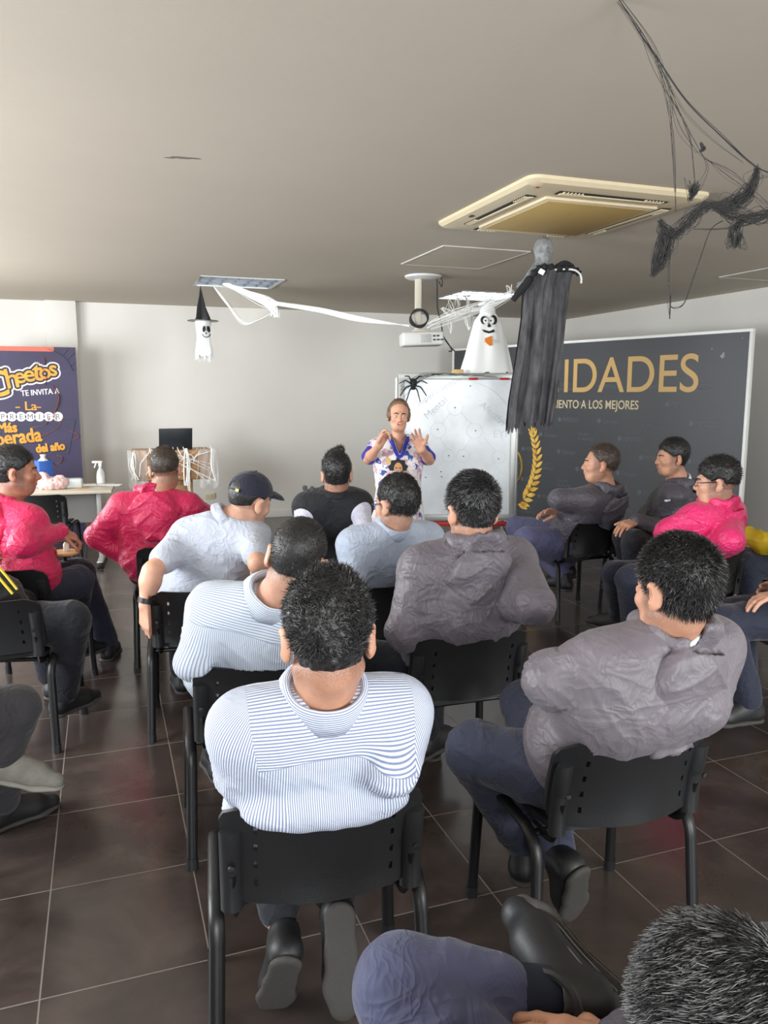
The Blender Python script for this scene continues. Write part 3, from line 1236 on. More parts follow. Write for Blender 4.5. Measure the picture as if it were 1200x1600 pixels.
def poster():
    W, Hh = 0.99, 2.14
    m = mat('purple_print', (52, 44, 76), 0.5, var=0.2, vscale=2.0)
    o = obj('panel', newbox((-W / 2, 0.02, Hh / 2), (W, 0.03, Hh)), m, ps)
    rot = (math.pi / 2, 0, 0)

    def q(x, y):
        return onplane(ps, x, y, 0.0)

    def put(name, its, mm, y):
        return obj(name, glyphs(its, 0.0003), mm, ps, (0, y, 0), rot)
    gold = mat('poster_gold', (228, 156, 46), 0.5, var=.18, vscale=7)
    white = mat('poster_white', (232, 230, 230), 0.5)
    dark = mat('poster_dark', (34, 30, 44), 0.5)
    orange = mat('poster_orange', (232, 118, 46), 0.5, var=0.25, vscale=9)
    teal = mat('poster_teal', (70, 150, 176), 0.5)
    # logo letters, each on its own baseline
    let = [('C', -26, 621, .40, .10), ('h', 10, 607, .30, .15), ('e', 24, 599, .235, .12), ('e', 38, 596.5, .25, .10), ('t', 52, 594, .30, .02), ('o', 62, 592, .23, .10), ('s', 77, 587, .24, .05)]
    def halo(items, off, n=14):
        return [(s, x + off * math.cos(a), yy + off * math.sin(a), sz, r, 0, sx) for s, x, yy, sz, r, sx in items for a in np.linspace(0, 2 * math.pi, n + 1)[:-1]]
    logo = [(s, *q(x, yy), sz, r, 1.0) for s, x, yy, sz, r in let]
    for off, mm, y in ((.040, white, 0.0038), (.024, dark, 0.0026), (.0035, gold, 0.0014)):
        put('logo_outline' if off > .01 else 'logo_lettering', halo(logo, off), mm, y)
    put('invitation_line', [('TE INVITA A', *q(33, 619), .088, .07, 0, .82), ('TE INVITA A', q(33, 619)[0] + .003, q(33, 619)[1] + .002, .088, .07, 0, .82)], white, 0.002)
    put('script_word', [('La', *q(38, 641), .14, .0, 0, 1), ('La', q(38, 641)[0] + .005, q(38, 641)[1], .14, .0, 0, 1)], gold, 0.002)
    bm = bmesh.new()
    for x0, x1 in ((24, 31), (57, 64)):
        a, b = q(x0, 636.5), q(x1, 636.5)
        box(bm, ((a[0] + b[0]) / 2, 0.003, a[1]), (b[0] - a[0], 0.002, 0.012))
    obj('dash_mark', smooth(bm), gold, ps)
    bm = bmesh.new()
    its = []
    for i, ch in enumerate('PREMIER'):
        a = q(4 + i * 14.4, 651)
        bmesh.ops.create_circle(bm, cap_ends=True, segments=24, radius=0.053, matrix=Matrix.Translation((a[0], 0.002, a[1])) @ Matrix.Rotation(math.pi / 2, 4, 'X'))
        its.append((ch, a[0], a[1] - .03, .085, 0, 0.0, .95, 'CENTER'))
    obj('letter_disc', bm, white, ps)
    put('disc_lettering', its, mat('poster_grey', (92, 88, 100), .5), 0.0012)
    # teal frame behind the big words
    bm = bmesh.new()
    corners = [q(-40, 655), q(118, 655), q(107, 709), q(-40, 713)]
    for a, b in zip(corners, corners[1:] + corners[:1]):
        tube(bm, [(a[0], 0.003, a[1]), (b[0], 0.003, b[1])], 0.008, 4, rx=.001)
    for k in range(5):
        a, b = q(20, 662 + 3 * k), q(112 - k, 662 + 3 * k)
        tube(bm, [(a[0], 0.0035, a[1]), (b[0], 0.0035, b[1])], 0.003, 4, rx=.0008)
    obj('teal_frame', smooth(bm), teal, ps)
    words = [('Más', *q(-4, 676), .15, .04, .85), ('Esperada', *q(-29, 699), .215, .10, .80), ('del año', *q(57, 707), .125, .10, .82)]
    put('headline_shadow', halo([(s, x + .010, y - .010, sz, r, sx) for s, x, y, sz, r, sx in words], .010, 8), dark, 0.0026)
    put('headline_lettering', halo(words, .006, 8), gold, 0.0014)
    # orange swirls
    bm = bmesh.new()

    def swirl(pts, r):
        S = smoothpath([(q(*p)[0], 0.004, q(*p)[1]) for p in pts], 8)
        rr = [r * (0.25 + math.sin(math.pi * min(1, .1 + .9 * i / (len(S) - 1)))) for i in range(len(S))]
        tube(bm, S, rr, 6, rx=.0012)
    swirl([(82, 602), (88, 612), (92, 620), (90, 634), (84, 648), (90, 660)], .03)
    swirl([(60, 708), (74, 718), (88, 730)], .028)
    swirl([(88, 712), (97, 714), (95, 722), (89, 724)], .018)
    swirl([(68, 558), (70, 566), (66, 572)], .02)
    swirl([(66, 575), (72, 590), (70, 604)], .02)
    swirl([(40, 690), (60, 684), (90, 668), (98, 650)], .012)
    swirl([(78, 650), (70, 664), (50, 668)], .014)
    swirl([(104, 672), (124, 680), (112, 688)], .016)
    obj('orange_swirl', smooth(bm), orange, ps)
    bm = bmesh.new()
    a, b = q(-30, 538), q(60, 543)
    box(bm, (-W / 2 - .1, 0.003, Hh - .025), (W - .25, 0.002, 0.05))
    obj('top_band', smooth(bm), mat('poster_coral', (206, 104, 82), .5), ps)
    # film strip in the upper right corner
    bm = bmesh.new()
    A = smoothpath([(q(74, 545)[0], 0.0035, q(74, 545)[1]), (q(100, 558)[0], 0.0035, q(100, 558)[1]), (q(114, 580)[0], 0.0035, q(114, 580)[1])], 10)
    tube(bm, A, .014, 4, rx=.001)
    for x, y, x2, y2 in ((98, 556, 107, 545), (106, 562, 116, 551), (111, 572, 117, 566)):
        a, b = q(x, y), q(x2, y2)
        tube(bm, [(a[0], 0.0035, a[1]), (b[0], 0.0035, b[1])], .008, 4, rx=.001)
    obj('film_strip', smooth(bm), mat('poster_blue', (92, 138, 172), .5), ps)


poster()

# ------------------------------------------------------------------ side table and what lies on it
tb = thing('folding_table', 'long table with pale laminate top against the left of the back wall', 'table', (-0.78, 8.02, 0), math.radians(-4))


def side_table():
    m = mat('laminate', (206, 196, 178), 0.4, var=0.04, vscale=4)
    obj('tabletop', newbox((0, 0, 0.725), (1.70, 0.66, 0.032), bev=0.008), m, tb)
    mg = mat('table_steel', (196, 198, 194), 0.4, 0.4)
    for s in (-1, 1):
        l = obj('leg', newbox((s * 0.71, 0, 0.37), (0.05, 0.07, 0.66), bev=0.01), mg, tb)
        obj('foot_bar', newbox((s * 0.71, 0, 0.045), (0.055, 0.60, 0.045), bev=0.012), mg, l)
        for yy in (-.29, .29):
            obj('end_cap', newbox((s * 0.71, yy, 0.028), (0.06, 0.05, 0.056), bev=0.01), M_black, l)
    obj('modesty_panel', newbox((0.05, 0.05, 0.54), (1.3, 0.018, 0.30)), mat('panel_grey', (186, 186, 184), 0.5), tb)


side_table()
TZ = 0.742


def on_table(px_, py_, z=TZ):
    return PZ(px_, py_, z)


def table_items():
    b = on_table(158, 757)
    t = thing('spray_bottle', 'clear spray bottle with white trigger on the side table', 'spray bottle', b)
    mc = mat('clear_plastic', (222, 228, 228), 0.15, alpha=0.55)
    obj('bottle', newlathe([(0, 0), (.036, 0), (.038, .01), (.038, .10), (.03, .135), (.014, .16), (.014, .175), (0, .175)], 20), mc, t)
    obj('label_band', newlathe([(.0385, .02), (.0388, .02), (.0388, .085), (.0385, .085)], 20), M_white, t)
    bm = bmesh.new()
    box(bm, (0, 0, .195), (.03, .03, .04), bev=.006)
    box(bm, (-.025, 0, .222), (.095, .026, .022), bev=.006)
    box(bm, (-.045, 0, .19), (.012, .016, .05), rot=Matrix.Rotation(.35, 3, 'Y'), bev=.003)
    obj('trigger_head', smooth(bm), M_white, t)
    b = on_table(82, 764)
    F = Field((-.17, -.12, -.01), (.17, .12, .2), 0.007)
    F.ell((0, 0, .05), (.14, .09, .06), k=0)
    F.ell((-.07, 0, .10), (.05, .05, .06), k=.03)
    F.ell((.07, .01, .06), (.07, .07, .05), k=.03)
    F.halfspace((0, 0, 0.0), (0, 0, -1))
    V, Q = F.mesh()
    V += vnormals(V, Q) * (np.abs(vnoise(V * 22)) * .02 + vnoise(V * 60) * .004)[:, None]
    V[:, 2] = np.maximum(V[:, 2], 0)
    tag(obj('plastic_bag', mesh_from(V, Q), mat('pink_plastic', (232, 196, 194), 0.35), loc=b), 'crumpled pale pink plastic bag on the side table', 'plastic bag')
    b = on_table(115, 762)
    tag(obj('storage_tub', newbox((0, 0, .045), (.17, .13, .09), bev=.02, seg=3), mat('pale_tub', (206, 214, 212), .3), loc=b), 'low pale rounded tub beside the pink bag on the side table', 'tub')
    b = on_table(70, 758)
    t = thing('tissue_box', 'blue cardboard box standing behind the pink bag', 'box', b, .4)
    obj('carton', newbox((0, 0, .12), (.13, .13, .24), bev=.004), mat('carton_blue', (46, 92, 176), .5), t)
    obj('tissue', newlathe([(.05, .24), (.02, .27), (.03, .30), (0, .30)], 8), M_white, t)
    for i, (px_, py_, a, lab) in enumerate(((133, 759, .2, 'white paper sheet lying beside the spray bottle, nearest the tub'), (172, 758, -.3, 'white paper sheet lying at the right end of the side table'))):
        b = on_table(px_, py_, TZ + .002 + .001 * i)
        tag(obj('paper_sheet', newbox((0, 0, .0015), (.21, .15, .003)), mat('paper', (236, 236, 232), .7), loc=b, rot=(0, 0, a)), lab, 'paper', 'papers on the side table')
    b = on_table(128, 764)
    tag(obj('pen', newtube([(-.06, 0, .006), (.05, .02, .006), (.065, .023, .006)], [.005, .005, .0015], 8), mat('pen_orange', (222, 150, 90), .4), loc=b), 'thin orange pen lying on the side table edge', 'pen')


table_items()

# ------------------------------------------------------------------ wooden stand with the laptop
pd = thing('wooden_lectern', 'wooden stand wrapped in web strands under the laptop by the back wall', 'lectern', (0.71, 9.05, 0), 0)


def lectern():
    m = bpy.data.materials.new('pine_wood')
    m.use_nodes = True
    t = NT(m)
    v = t.coord('Object', (1.0, 1.0, 9.0))
    f = t.noise(v, 5, 5, 0.6, 0.8)
    t.l(t.ramp(f, [(0.3, lin((150, 108, 66))), (0.7, lin((196, 152, 104)))]), t.b.inputs['Base Color'])
    t.b.inputs['Roughness'].default_value = 0.5
    obj('desk_box', newbox((0, 0.05, 0.845), (0.84, 0.46, 0.33), bev=0.012), m, pd)
    obj('column', newbox((-.02, 0.08, 0.345), (0.46, 0.32, 0.69), bev=0.008), m, pd)
    obj('foot_board', newbox((-.02, 0.08, 0.03), (0.56, 0.42, 0.06), bev=0.008), m, pd)
    mw = MATS['white_web']
    bm = bmesh.new()
    r = random.Random(4)
    for k in range(20):
        x0, x1 = r.uniform(-.46, .46), r.uniform(-.46, .46)
        z0, z1 = 1.015, r.uniform(.62, .9)
        mid = ((x0 + x1) / 2 + r.uniform(-.06, .06), -.19 - r.uniform(0, .03), (z0 + z1) / 2)
        tube(bm, smoothpath([(x0, -.10, z0 + r.uniform(0, .03)), (x0 * .9 + mid[0] * .1, -.19, z0 - .02), mid, (x1, -.195, z1)], 5), r.uniform(.0012, .0075), 5)
    for (x, z0, z1) in ((.13, 1.03, .62), (-.43, 1.0, .70), (.41, 1.02, .66), (.16, .9, .45)):
        for k in range(5):
            xx = x + r.uniform(-.02, .02)
            tube(bm, smoothpath([(xx, -.19, z0), (xx + r.uniform(-.03, .03), -.21, (z0 + z1) / 2), (xx + r.uniform(-.04, .04), -.2, z1)], 6), r.uniform(.003, .009), 5)
    w = tag(obj('white_cobweb', smooth(bm), mw, loc=pd.location), 'white stretched web strands wrapped round the wooden stand', 'cobweb')
    # gauzy film hanging over both ends
    for sx in (-1, 1):
        bm = bmesh.new()
        g = []
        for i in range(9):
            row = []
            for j in range(7):
                x = sx * (.28 + .2 * i / 8)
                z = 1.02 - .42 * j / 6 - .03 * math.sin(i * 1.3) * j / 6
                row.append(bm.verts.new((x, -.2 - .012 * math.sin(i * 2 + j), z)))
            g.append(row)
        for i in range(8):
            for j in range(6):
                bm.faces.new((g[i][j], g[i + 1][j], g[i + 1][j + 1], g[i][j + 1]))
        obj('film', smooth(bm, 80), mat('gauze_film', (240, 240, 238), 0.7, alpha=0.28), w)
    t = thing('laptop', 'open dark laptop standing on the wooden stand', 'laptop', (0.74, 9.08, 1.012), math.radians(180 + 3))
    ml = mat('laptop_dark', (38, 42, 46), 0.4)
    obj('keyboard_base', newbox((0, 0, .009), (.36, .24, .018), bev=.005), ml, t)
    s = obj('screen_lid', newbox((0, 0, .115), (.36, .010, .23), bev=.004), ml, t, (0, .125, .014), (math.radians(-14), 0, 0))
    obj('display', newbox((0, -.0056, .115), (.335, .001, .205)), mat('display_black', (14, 16, 20), .2), s)


lectern()
tag(obj('wall_socket', newbox((1.255, BACK - .006, 0.32), (0.13, 0.012, 0.075), bev=0.004), mat('socket_cream', (224, 212, 176), 0.4)), 'cream double wall socket low on the back wall', 'socket')
bm = bmesh.new()
for k in (-1, 1):
    for j in (-1, 1):
        box(bm, (1.255 + k * .028 + j * .007, BACK - .0125, .322), (.004, .002, .014))
obj('slot', bm, M_black, bpy.data.objects['wall_socket'])
s = thing('ceiling_scuff', None, None)
bpy.data.objects.remove(s)

# ------------------------------------------------------------------ hanging decorations


def cloth_body(h, prof, fold, nf, seed, flat=0.55, rag=0.02, rows=40, seg=96):
    """hanging cloth tube: prof(v)->half width, folds grow downward; closed as a thick sheet by its own back"""
    r = np.random.default_rng(seed)
    ph = r.uniform(0, 6.28, 6)
    V, Q = [], []
    for i in range(rows + 1):
        v = i / rows
        for k in range(seg):
            a = 2 * math.pi * k / seg
            f = fold * (0.25 + .75 * v) * (math.sin(nf * a + ph[0] + 1.3 * math.sin(2.3 * v + ph[1])) + .6 * math.sin((nf * 1.7 // 1) * a + ph[2] + 2 * v))
            rr = prof(v) + f
            z = -h * v
            if i == rows:
                z -= rag * (math.sin(7 * a + ph[3]) + .8 * math.sin(17 * a + ph[4]) + .6 * r.uniform(-1, 1))
            V.append((rr * math.cos(a), rr * flat * math.sin(a), z))
    for i in range(rows):
        for k in range(seg):
            a, b = i * seg + k, i * seg + (k + 1) % seg
            Q.append((a, b, b + seg, a + seg)[::-1])
    return np.array(V), np.array(Q)


def strands(paths, r=0.0015, n=1, jit=0.0, seed=1, seg=4, steps=6):
    rr = random.Random(seed)
    bm = bmesh.new()
    for pts in paths:
        for k in range(n):
            pp = [np.array(p) + np.array([rr.gauss(0, jit) for _ in range(3)]) * (1 if 0 < i < len(pts) - 1 else .35) for i, p in enumerate(pts)]
            tube(bm, smoothpath(pp, steps), r * rr.uniform(.6, 1.4), seg)
    return smooth(bm, 80)


M_sheet = mat('white_sheet', (236, 238, 236), 0.65)
M_felt = mat('black_felt', (28, 28, 30), 0.75)


def sheet_ghost():
    d = 6.12
    top = P(762, 478, d)
    k = d / FPX
    t = thing('sheet_ghost', 'white hanging sheet ghost with a grin above the whiteboard', 'ghost decoration', top, -YAW)
    h = 106 * k
    prof = lambda v: (14 + 30 * v ** .85) * k * (1 - max(0, .22 - v) * 2.6)
    V, Q = cloth_body(h, prof, 2.0 * k, 5, 3, .62, .012)
    V[:, 0] *= .96
    sh = obj('sheet', mesh_from(V, Q), M_sheet, t)
    F = Field((-.1, -.1, -.12), (.1, .1, .06), .006)
    F.ell((0, 0, -.045), (.062, .05, .055), k=0)
    F.cone((0, 0, 0), (0, 0, .03), .02, .03, k=.02)
    V2, Q2 = F.mesh()
    obj('knotted_top', mesh_from(V2, Q2), M_sheet, t)

    def front(x, z):
        v = min(1, max(0, -z / h))
        rr = prof(v) + 2.4 * k
        return -rr * .62 * math.sqrt(max(0.02, 1 - (x / (rr * 1.0)) ** 2)) - .004

    def decal(name, pts, m, off=0.002):
        bm = bmesh.new()
        P2 = [((x - 763) * k, (481 - y) * k) for x, y in pts]
        vs = [bm.verts.new((x, front(x, z) - off, z)) for x, z in P2]
        cx, cz = sum(p[0] for p in P2) / len(P2), sum(p[1] for p in P2) / len(P2)
        c = bm.verts.new((cx, front(cx, cz) - off, cz))
        for a, b in zip(vs, vs[1:] + vs[:1]):
            bm.faces.new((a, b, c))
        bm.normal_update()
        for f in bm.faces:
            if f.normal.y > 0:
                f.normal_flip()
        return obj(name, bm, m, t)

    def oval(x, y, a, b):
        return [(x + a * math.cos(q), y + b * math.sin(q)) for q in np.linspace(0, 6.283, 17)[:-1]]
    decal('eye', oval(756, 504, 5.5, 6.5), M_felt)
    decal('eye', oval(771, 503.5, 5.5, 7.5), M_felt)
    decal('eye_white', oval(758, 505, 3.8, 5), M_sheet, .0035)
    decal('eye_white', oval(768, 504.5, 3.6, 5.2), M_sheet, .0035)
    decal('pupil', oval(758, 505, 1.3, 1.5), M_felt, .005)
    decal('pupil', oval(766, 505, 1.3, 1.5), M_felt, .005)
    decal('nose', [(763, 508), (767, 513), (764, 515.5), (760.5, 514)], M_felt)
    decal('mouth', [(752, 518), (757, 521), (763, 522), (770, 520), (771, 518), (772.5, 522), (769, 523), (763, 524.5), (756, 522.5)], M_felt)
    decal('orange_patch', [(757, 532), (762, 530), (768, 528), (768.5, 543), (764, 543.5), (760, 540), (757, 537)], mat('felt_orange', (226, 128, 40), .6))
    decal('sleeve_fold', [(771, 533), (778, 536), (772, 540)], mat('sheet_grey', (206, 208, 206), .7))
    bm = bmesh.new()
    tube(bm, smoothpath([(-.07, 0, .01), (-.03, -.03, .02), (.0, -.02, .035), (.05, -.02, .03)], 6), .013, 6)
    obj('bow', smooth(bm), M_sheet, t)


sheet_ghost()


def witch_ghost():
    d = 7.85
    c = P(317, 500, d)
    k = d / FPX
    t = thing('witch_hat_ghost', 'small white ghost wearing a black witch hat, hanging from the ceiling light', 'ghost decoration', c, -YAW)
    bm = bmesh.new()
    lathe(bm, [(0, 52 * k), (.5 * k, 51 * k), (3.2 * k, 36 * k), (6.5 * k, 20 * k), (10.5 * k, 4 * k), (12.5 * k, 0), (20 * k, -1.5 * k), (24 * k, -1 * k), (24 * k, -1.8 * k), (12 * k, -2.2 * k), (0, -2.2 * k)], 40)
    for v in bm.verts:
        v.co.x -= max(0, v.co.z) * .05
        if v.co.z > 0:
            v.co.x += .006 * math.sin(v.co.z * 40 + v.co.y * 30)
    obj('hat', smooth(bm, 50), mat('shiny_black', (22, 22, 26), .3), t)
    prof = lambda v: (12.5 - 2.6 * math.sin(3.1 * min(1, v * 1.25)) + 1.5 * v) * k
    V, Q = cloth_body(56 * k, prof, .9 * k, 4, 8, .75, .02, rows=30, seg=72)
    V[:, 2] -= 1.5 * k
    obj('sheet', mesh_from(V, Q), M_sheet, t)

    def decal(name, pts, off):
        bm = bmesh.new()
        vs = []
        for x, y in pts:
            X, Z = (x - 317) * k, (500 - y) * k
            rr = (12.5 + 1.2) * k
            vs.append(bm.verts.new((X, -rr * .75 * math.sqrt(max(.05, 1 - (X / rr) ** 2)) - off, Z)))
        f = bm.faces.new(vs)
        f.normal_update()
        if f.normal.y > 0:
            f.normal_flip()
        obj(name, bm, M_felt, t)

    def oval(x, y, a, b, r=0):
        return [(x + a * math.cos(q) * math.cos(r) - b * math.sin(q) * math.sin(r), y + a * math.cos(q) * math.sin(r) + b * math.sin(q) * math.cos(r)) for q in np.linspace(0, 6.283, 15)[:-1]]
    decal('eye', oval(320.5, 514.5, 2.2, 5, .15), .002)
    decal('eye', oval(327, 514.5, 2.2, 5, -.15), .002)
    decal('nose', oval(323.5, 521, 1.3, 1.1), .002)
    m = [(323.5 + 6.2 * math.cos(a), 521 + 6.6 * math.sin(a)) for a in np.linspace(.15, 2.99, 12)]
    m += [(323.5 + 5.2 * math.cos(a), 520.6 + 5.8 * math.sin(a)) for a in np.linspace(2.99, .15, 12)]
    decal('mouth', m, .002)
    bm = bmesh.new()
    r = random.Random(2)
    for i in range(16):
        x = (-11 + 22 * i / 15) * k
        tube(bm, [(x, -.05 + r.uniform(-.01, .03), -52 * k), (x + r.uniform(-.01, .01), -.05, -(60 + r.uniform(0, 8)) * k)], [.006, .0008], 4)
    obj('fringe', smooth(bm), M_sheet, t)
    z = CEIL - c[2]
    obj('hanging_cord', newtube([(-52 * k * .05, 0, 51 * k), (-.04, 0, z)], .002, 5), M_web, t)


witch_ghost()


def dark_reaper():
    d = 5.30
    k = d / FPX
    c = P(852, 420, d)
    t = thing('robed_figure', 'black ragged robed ghoul with a grey skull head hanging below the air conditioner', 'ghoul decoration', c, -YAW)

    def L(x, y, yy=0.0):
        q = P(x, y, d) - c
        a, s = math.cos(YAW), math.sin(YAW)
        return np.array([a * q[0] - s * q[1], yy, q[2]])
    mg = bpy.data.materials.new('black_gauze')
    mg.use_nodes = True
    tt = NT(mg)
    v = tt.coord('Object', (1, 1, .35))
    f = tt.noise(v, 14, 6, .65)
    tt.l(tt.ramp(f, [(0.3, lin((50, 50, 53))), (0.7, lin((96, 94, 97)))]), tt.b.inputs['Base Color'])
    tt.b.inputs['Roughness'].default_value = .95
    tt.bump(tt.noise(v, 60, 4), .5, .006)
    f2 = tt.noise(tt.coord('Object', (1, 1, .12)), 34, 3, .6)
    tt.l(tt.ramp(f2, [(0.70, 1.0), (0.74, 0.25)]), tt.b.inputs['Alpha'])
    # robe: two hanging sheets, front and back, gathered in vertical folds
    V, Q = [], []
    rows, colsn = 60, 70
    r = np.random.default_rng(5)
    for side in (0, 1):
        base = len(V)
        for i in range(rows + 1):
            v_ = i / rows
            yy = 424 + 242 * v_
            xl = np.interp(v_, [0, .12, .3, .6, .85, 1], [826, 819, 817, 809, 801, 798])
            xr = np.interp(v_, [0, .08, .3, .6, 1], [895, 891, 886, 880, 871])
            for j in range(colsn + 1):
                u = j / colsn
                x = xl + (xr - xl) * u
                nz = vnoise(np.array([[u * 8 + side * 50, v_ * 1.6, 1.0], [u * 19 + side * 50, v_ * 2.4, 5.0], [u * 5, v_ * 6, 9.0 + side]]))
                dep = (.055 * nz[0] + .028 * nz[1]) * (.3 + .7 * v_) + .012 * nz[2]
                yb = yy
                if i == rows:
                    yb += 5 * math.sin(u * 31) + 4 * math.sin(u * 83 + 1) + r.uniform(-4, 4) + (6 if u < .25 else 0)
                q = L(x, yb)
                q[1] = (-.075 if side == 0 else .075) * math.sin(math.pi * (.04 + .92 * u)) ** .6 + dep
                V.append(q)
        for i in range(rows):
            for j in range(colsn):
                a = base + i * (colsn + 1) + j
                qd = (a, a + colsn + 1, a + colsn + 2, a + 1)
                Q.append(qd if side == 0 else qd[::-1])
    obj('robe', mesh_from(V, Q), mg, t)
    F = Field((-.2, -.13, -.05), (.2, .13, .30), .006)
    F.ell(L(848, 390), (.066, .075, .076), k=0)
    F.ell(L(848, 402, -.02), (.045, .05, .05), k=.02)
    F.cone(L(847, 405), L(843, 424), .035, .06, k=.03)
    for s in (-1, 1):
        F.ell(L(848 + s * 6, 394, -.07), (.016, .022, .018), k=.008, op='cut')
    V2, Q2 = F.mesh()
    V2 = V2 + vnormals(V2, Q2) * (vnoise(V2 * np.array([50, 50, 12])) * .005)[:, None]
    obj('skull_head', mesh_from(V2, Q2), mat('grey_gauze', (134, 136, 136), .85, var=.25, vscale=30), t)
    # grey gauze falling over the near shoulder, black collar, sleeve and wire
    bm = bmesh.new()
    rr = random.Random(3)
    for i in range(40):
        a = L(846 + rr.uniform(-8, 5), 408 + rr.uniform(-4, 6), -.05)
        tube(bm, smoothpath([a, L(832 + rr.uniform(-6, 5), 424 + rr.uniform(-3, 4), -.06), L(820 + rr.uniform(-6, 6), 438 + rr.uniform(-3, 6), -.05), L(812 + rr.uniform(-6, 6), 446 + rr.uniform(-4, 6), -.04)], 4), rr.uniform(.002, .006), 4)
    obj('gauze_wrap', smooth(bm), MATS['grey_gauze'], t)
    bm = bmesh.new()
    tube(bm, smoothpath([L(826, 438, -.06), L(836, 424, -.08), L(850, 420, -.085), (L(872, 423, -.08)), L(890, 421, -.06), L(903, 428, -.03)], 6), [.02 + .008 * math.sin(i * 1.9) for i in range(31)], 8)
    tube(bm, smoothpath([L(866, 420, -.07), L(878, 414, -.07), L(888, 417, -.06)], 5), .018, 7)
    tube(bm, smoothpath([L(826, 436, -.05), L(817, 450, -.05), L(808, 460, -.05), L(801, 470, -.05)], 5), [.03, .03, .03, .028, .028, .027, .026, .025, .024, .023, .022, .021, .02, .02, .02, .02], 8)
    obj('collar', smooth(bm), mat('black_cloth', (26, 26, 28), .85), t)
    obj('wire_hanger', newtube(smoothpath([L(862, 424, -.09), L(890, 424, -.08), L(902, 429, -.06), L(906, 436, -.05), L(906, 444, -.05)], 6), .007, 6), M_white, t)
    obj('white_bib', newbox(L(842, 428, -.10), (.04, .012, .035), rot=Matrix.Rotation(.5, 3, 'Y'), bev=.005), M_sheet, t)
    q = L(848, 374)
    z = CEIL - c[2]
    obj('hanging_cord', newtube([q, (q[0], 0, z)], .0022, 5), M_black, t)


dark_reaper()

# white webs strung between the ceiling lights and the projector


def white_webs():
    a, b = P(327, 434, 7.9), P(433, 484, 7.75)
    c = P(640, 510, 7.15)
    t = thing('white_cobweb', 'long white web strung from the left ceiling light to the projector', 'cobweb', (0, 0, 0))
    r = random.Random(9)
    paths = []
    for k in range(26):
        u = k / 25
        paths.append([a, P(365 + 4 * r.gauss(0, 1), 447 + 4 * u + r.gauss(0, 1), 7.85), P(415 + r.gauss(0, 3), 466 + 10 * u + r.gauss(0, 2), 7.78), P(440 + r.gauss(0, 3), 473 + 4 * u, 7.72), P(500, 481 + 7 * u, 7.55), P(560, 494 + 8 * u, 7.35), c + [0, 0, .012 * u]])
    obj('strand_bundle', strands(paths, .0034, 1, 0, 2), M_web, t)
    paths = []
    for k in range(18):
        u = r.random()
        paths.append([P(395 + 20 * r.random(), 462 + 4 * r.random(), 7.8), P(425 + r.gauss(0, 5), 478 + 6 * u, 7.77), P(430 + r.gauss(0, 4), 492 + 5 * r.random(), 7.76)])
    obj('torn_clump', strands(paths, .006, 1, 0.006, 3), M_web, t)
    # thin film sagging below the strands
    bm = bmesh.new()
    N = 24
    rows = []
    for i in range(N + 1):
        u = i / N
        tp = P(330 + 92 * u, 436 + 36 * u, 7.88 - .1 * u)
        lo = smoothpath([P(332, 445, 7.88), P(352, 470, 7.85), P(378, 504, 7.82), P(402, 501, 7.8), P(424, 490, 7.78)], 6)[int(u * N)]
        rows.append([bm.verts.new(tp + (lo - tp) * v + np.array([0, .02 * math.sin(9 * u + 5 * v), 0])) for v in np.linspace(0, 1, 8)])
    for i in range(N):
        for j in range(7):
            bm.faces.new((rows[i][j], rows[i + 1][j], rows[i + 1][j + 1], rows[i][j + 1]))
    obj('web_film', smooth(bm, 80), mat('thin_film', (232, 228, 218), .8, alpha=.22), t)
    edge = [P(332, 445, 7.88), P(352, 470, 7.85), P(378, 504, 7.82), P(402, 501, 7.8), P(424, 490, 7.78)]
    obj('film_edge', strands([edge], .004, 5, .006, 4), M_web, t)
    # web between projector, right light and the robed figure
    t = thing('white_cobweb', 'torn white web strung from the projector past the white ghost to the black robed figure', 'cobweb', (0, 0, 0))
    paths = [[P(668, 506, 6.9), P(700, 492, 6.4), P(735, 480, 6.2), P(762, 470, 6.1), P(800, 456, 5.5)],
             [P(668, 512, 6.9), P(700, 498, 6.4), P(735, 486, 6.2), P(765, 478, 6.08), P(802, 462, 5.5)]]
    obj('strand_bundle', strands(paths, .0018, 7, .010, 5), M_web, t)
    paths = [[P(712, 462, 6.7), P(716, 478, 6.6), P(704, 488, 6.5), P(690, 482, 6.6)], [P(712, 494, 6.4), P(706, 480, 6.6), P(700, 466, 7.4)], [P(733, 468, 6.6), P(731, 495, 6.3), P(733, 515, 6.2)],
             [P(704, 492, 6.5), P(707, 510, 6.5), P(704, 520, 6.5)], [P(690, 500, 6.6), P(712, 470, 6.8), P(735, 462, 7.4)], [P(800, 456, 5.5), P(795, 448, 5.6), P(798, 462, 5.5)], [P(727, 462, 7.2), P(733, 480, 6.6), P(735, 512, 6.2)]]
    obj('torn_strands', strands(paths, .0022, 6, .016, 6), M_web, t)
    bm = bmesh.new()
    rows = []
    for i in range(13):
        u = i / 12
        tp, lo = P(672 + 130 * u, 503 - 52 * u + 6 * math.sin(3 * u), 6.9 - 1.4 * u), P(672 + 130 * u, 516 - 52 * u + 4 * math.sin(3 * u), 6.9 - 1.4 * u)
        rows.append([bm.verts.new(tp + (lo - tp) * v + np.array([0, .02 * math.sin(9 * u + 5 * v), 0])) for v in np.linspace(0, 1, 6)])
    for i in range(12):
        for j in range(5):
            bm.faces.new((rows[i][j], rows[i + 1][j], rows[i + 1][j + 1], rows[i][j + 1]))
    obj('web_film', smooth(bm, 80), mat('thin_film_faint', (236, 238, 236), .8, alpha=.3), t)


white_webs()


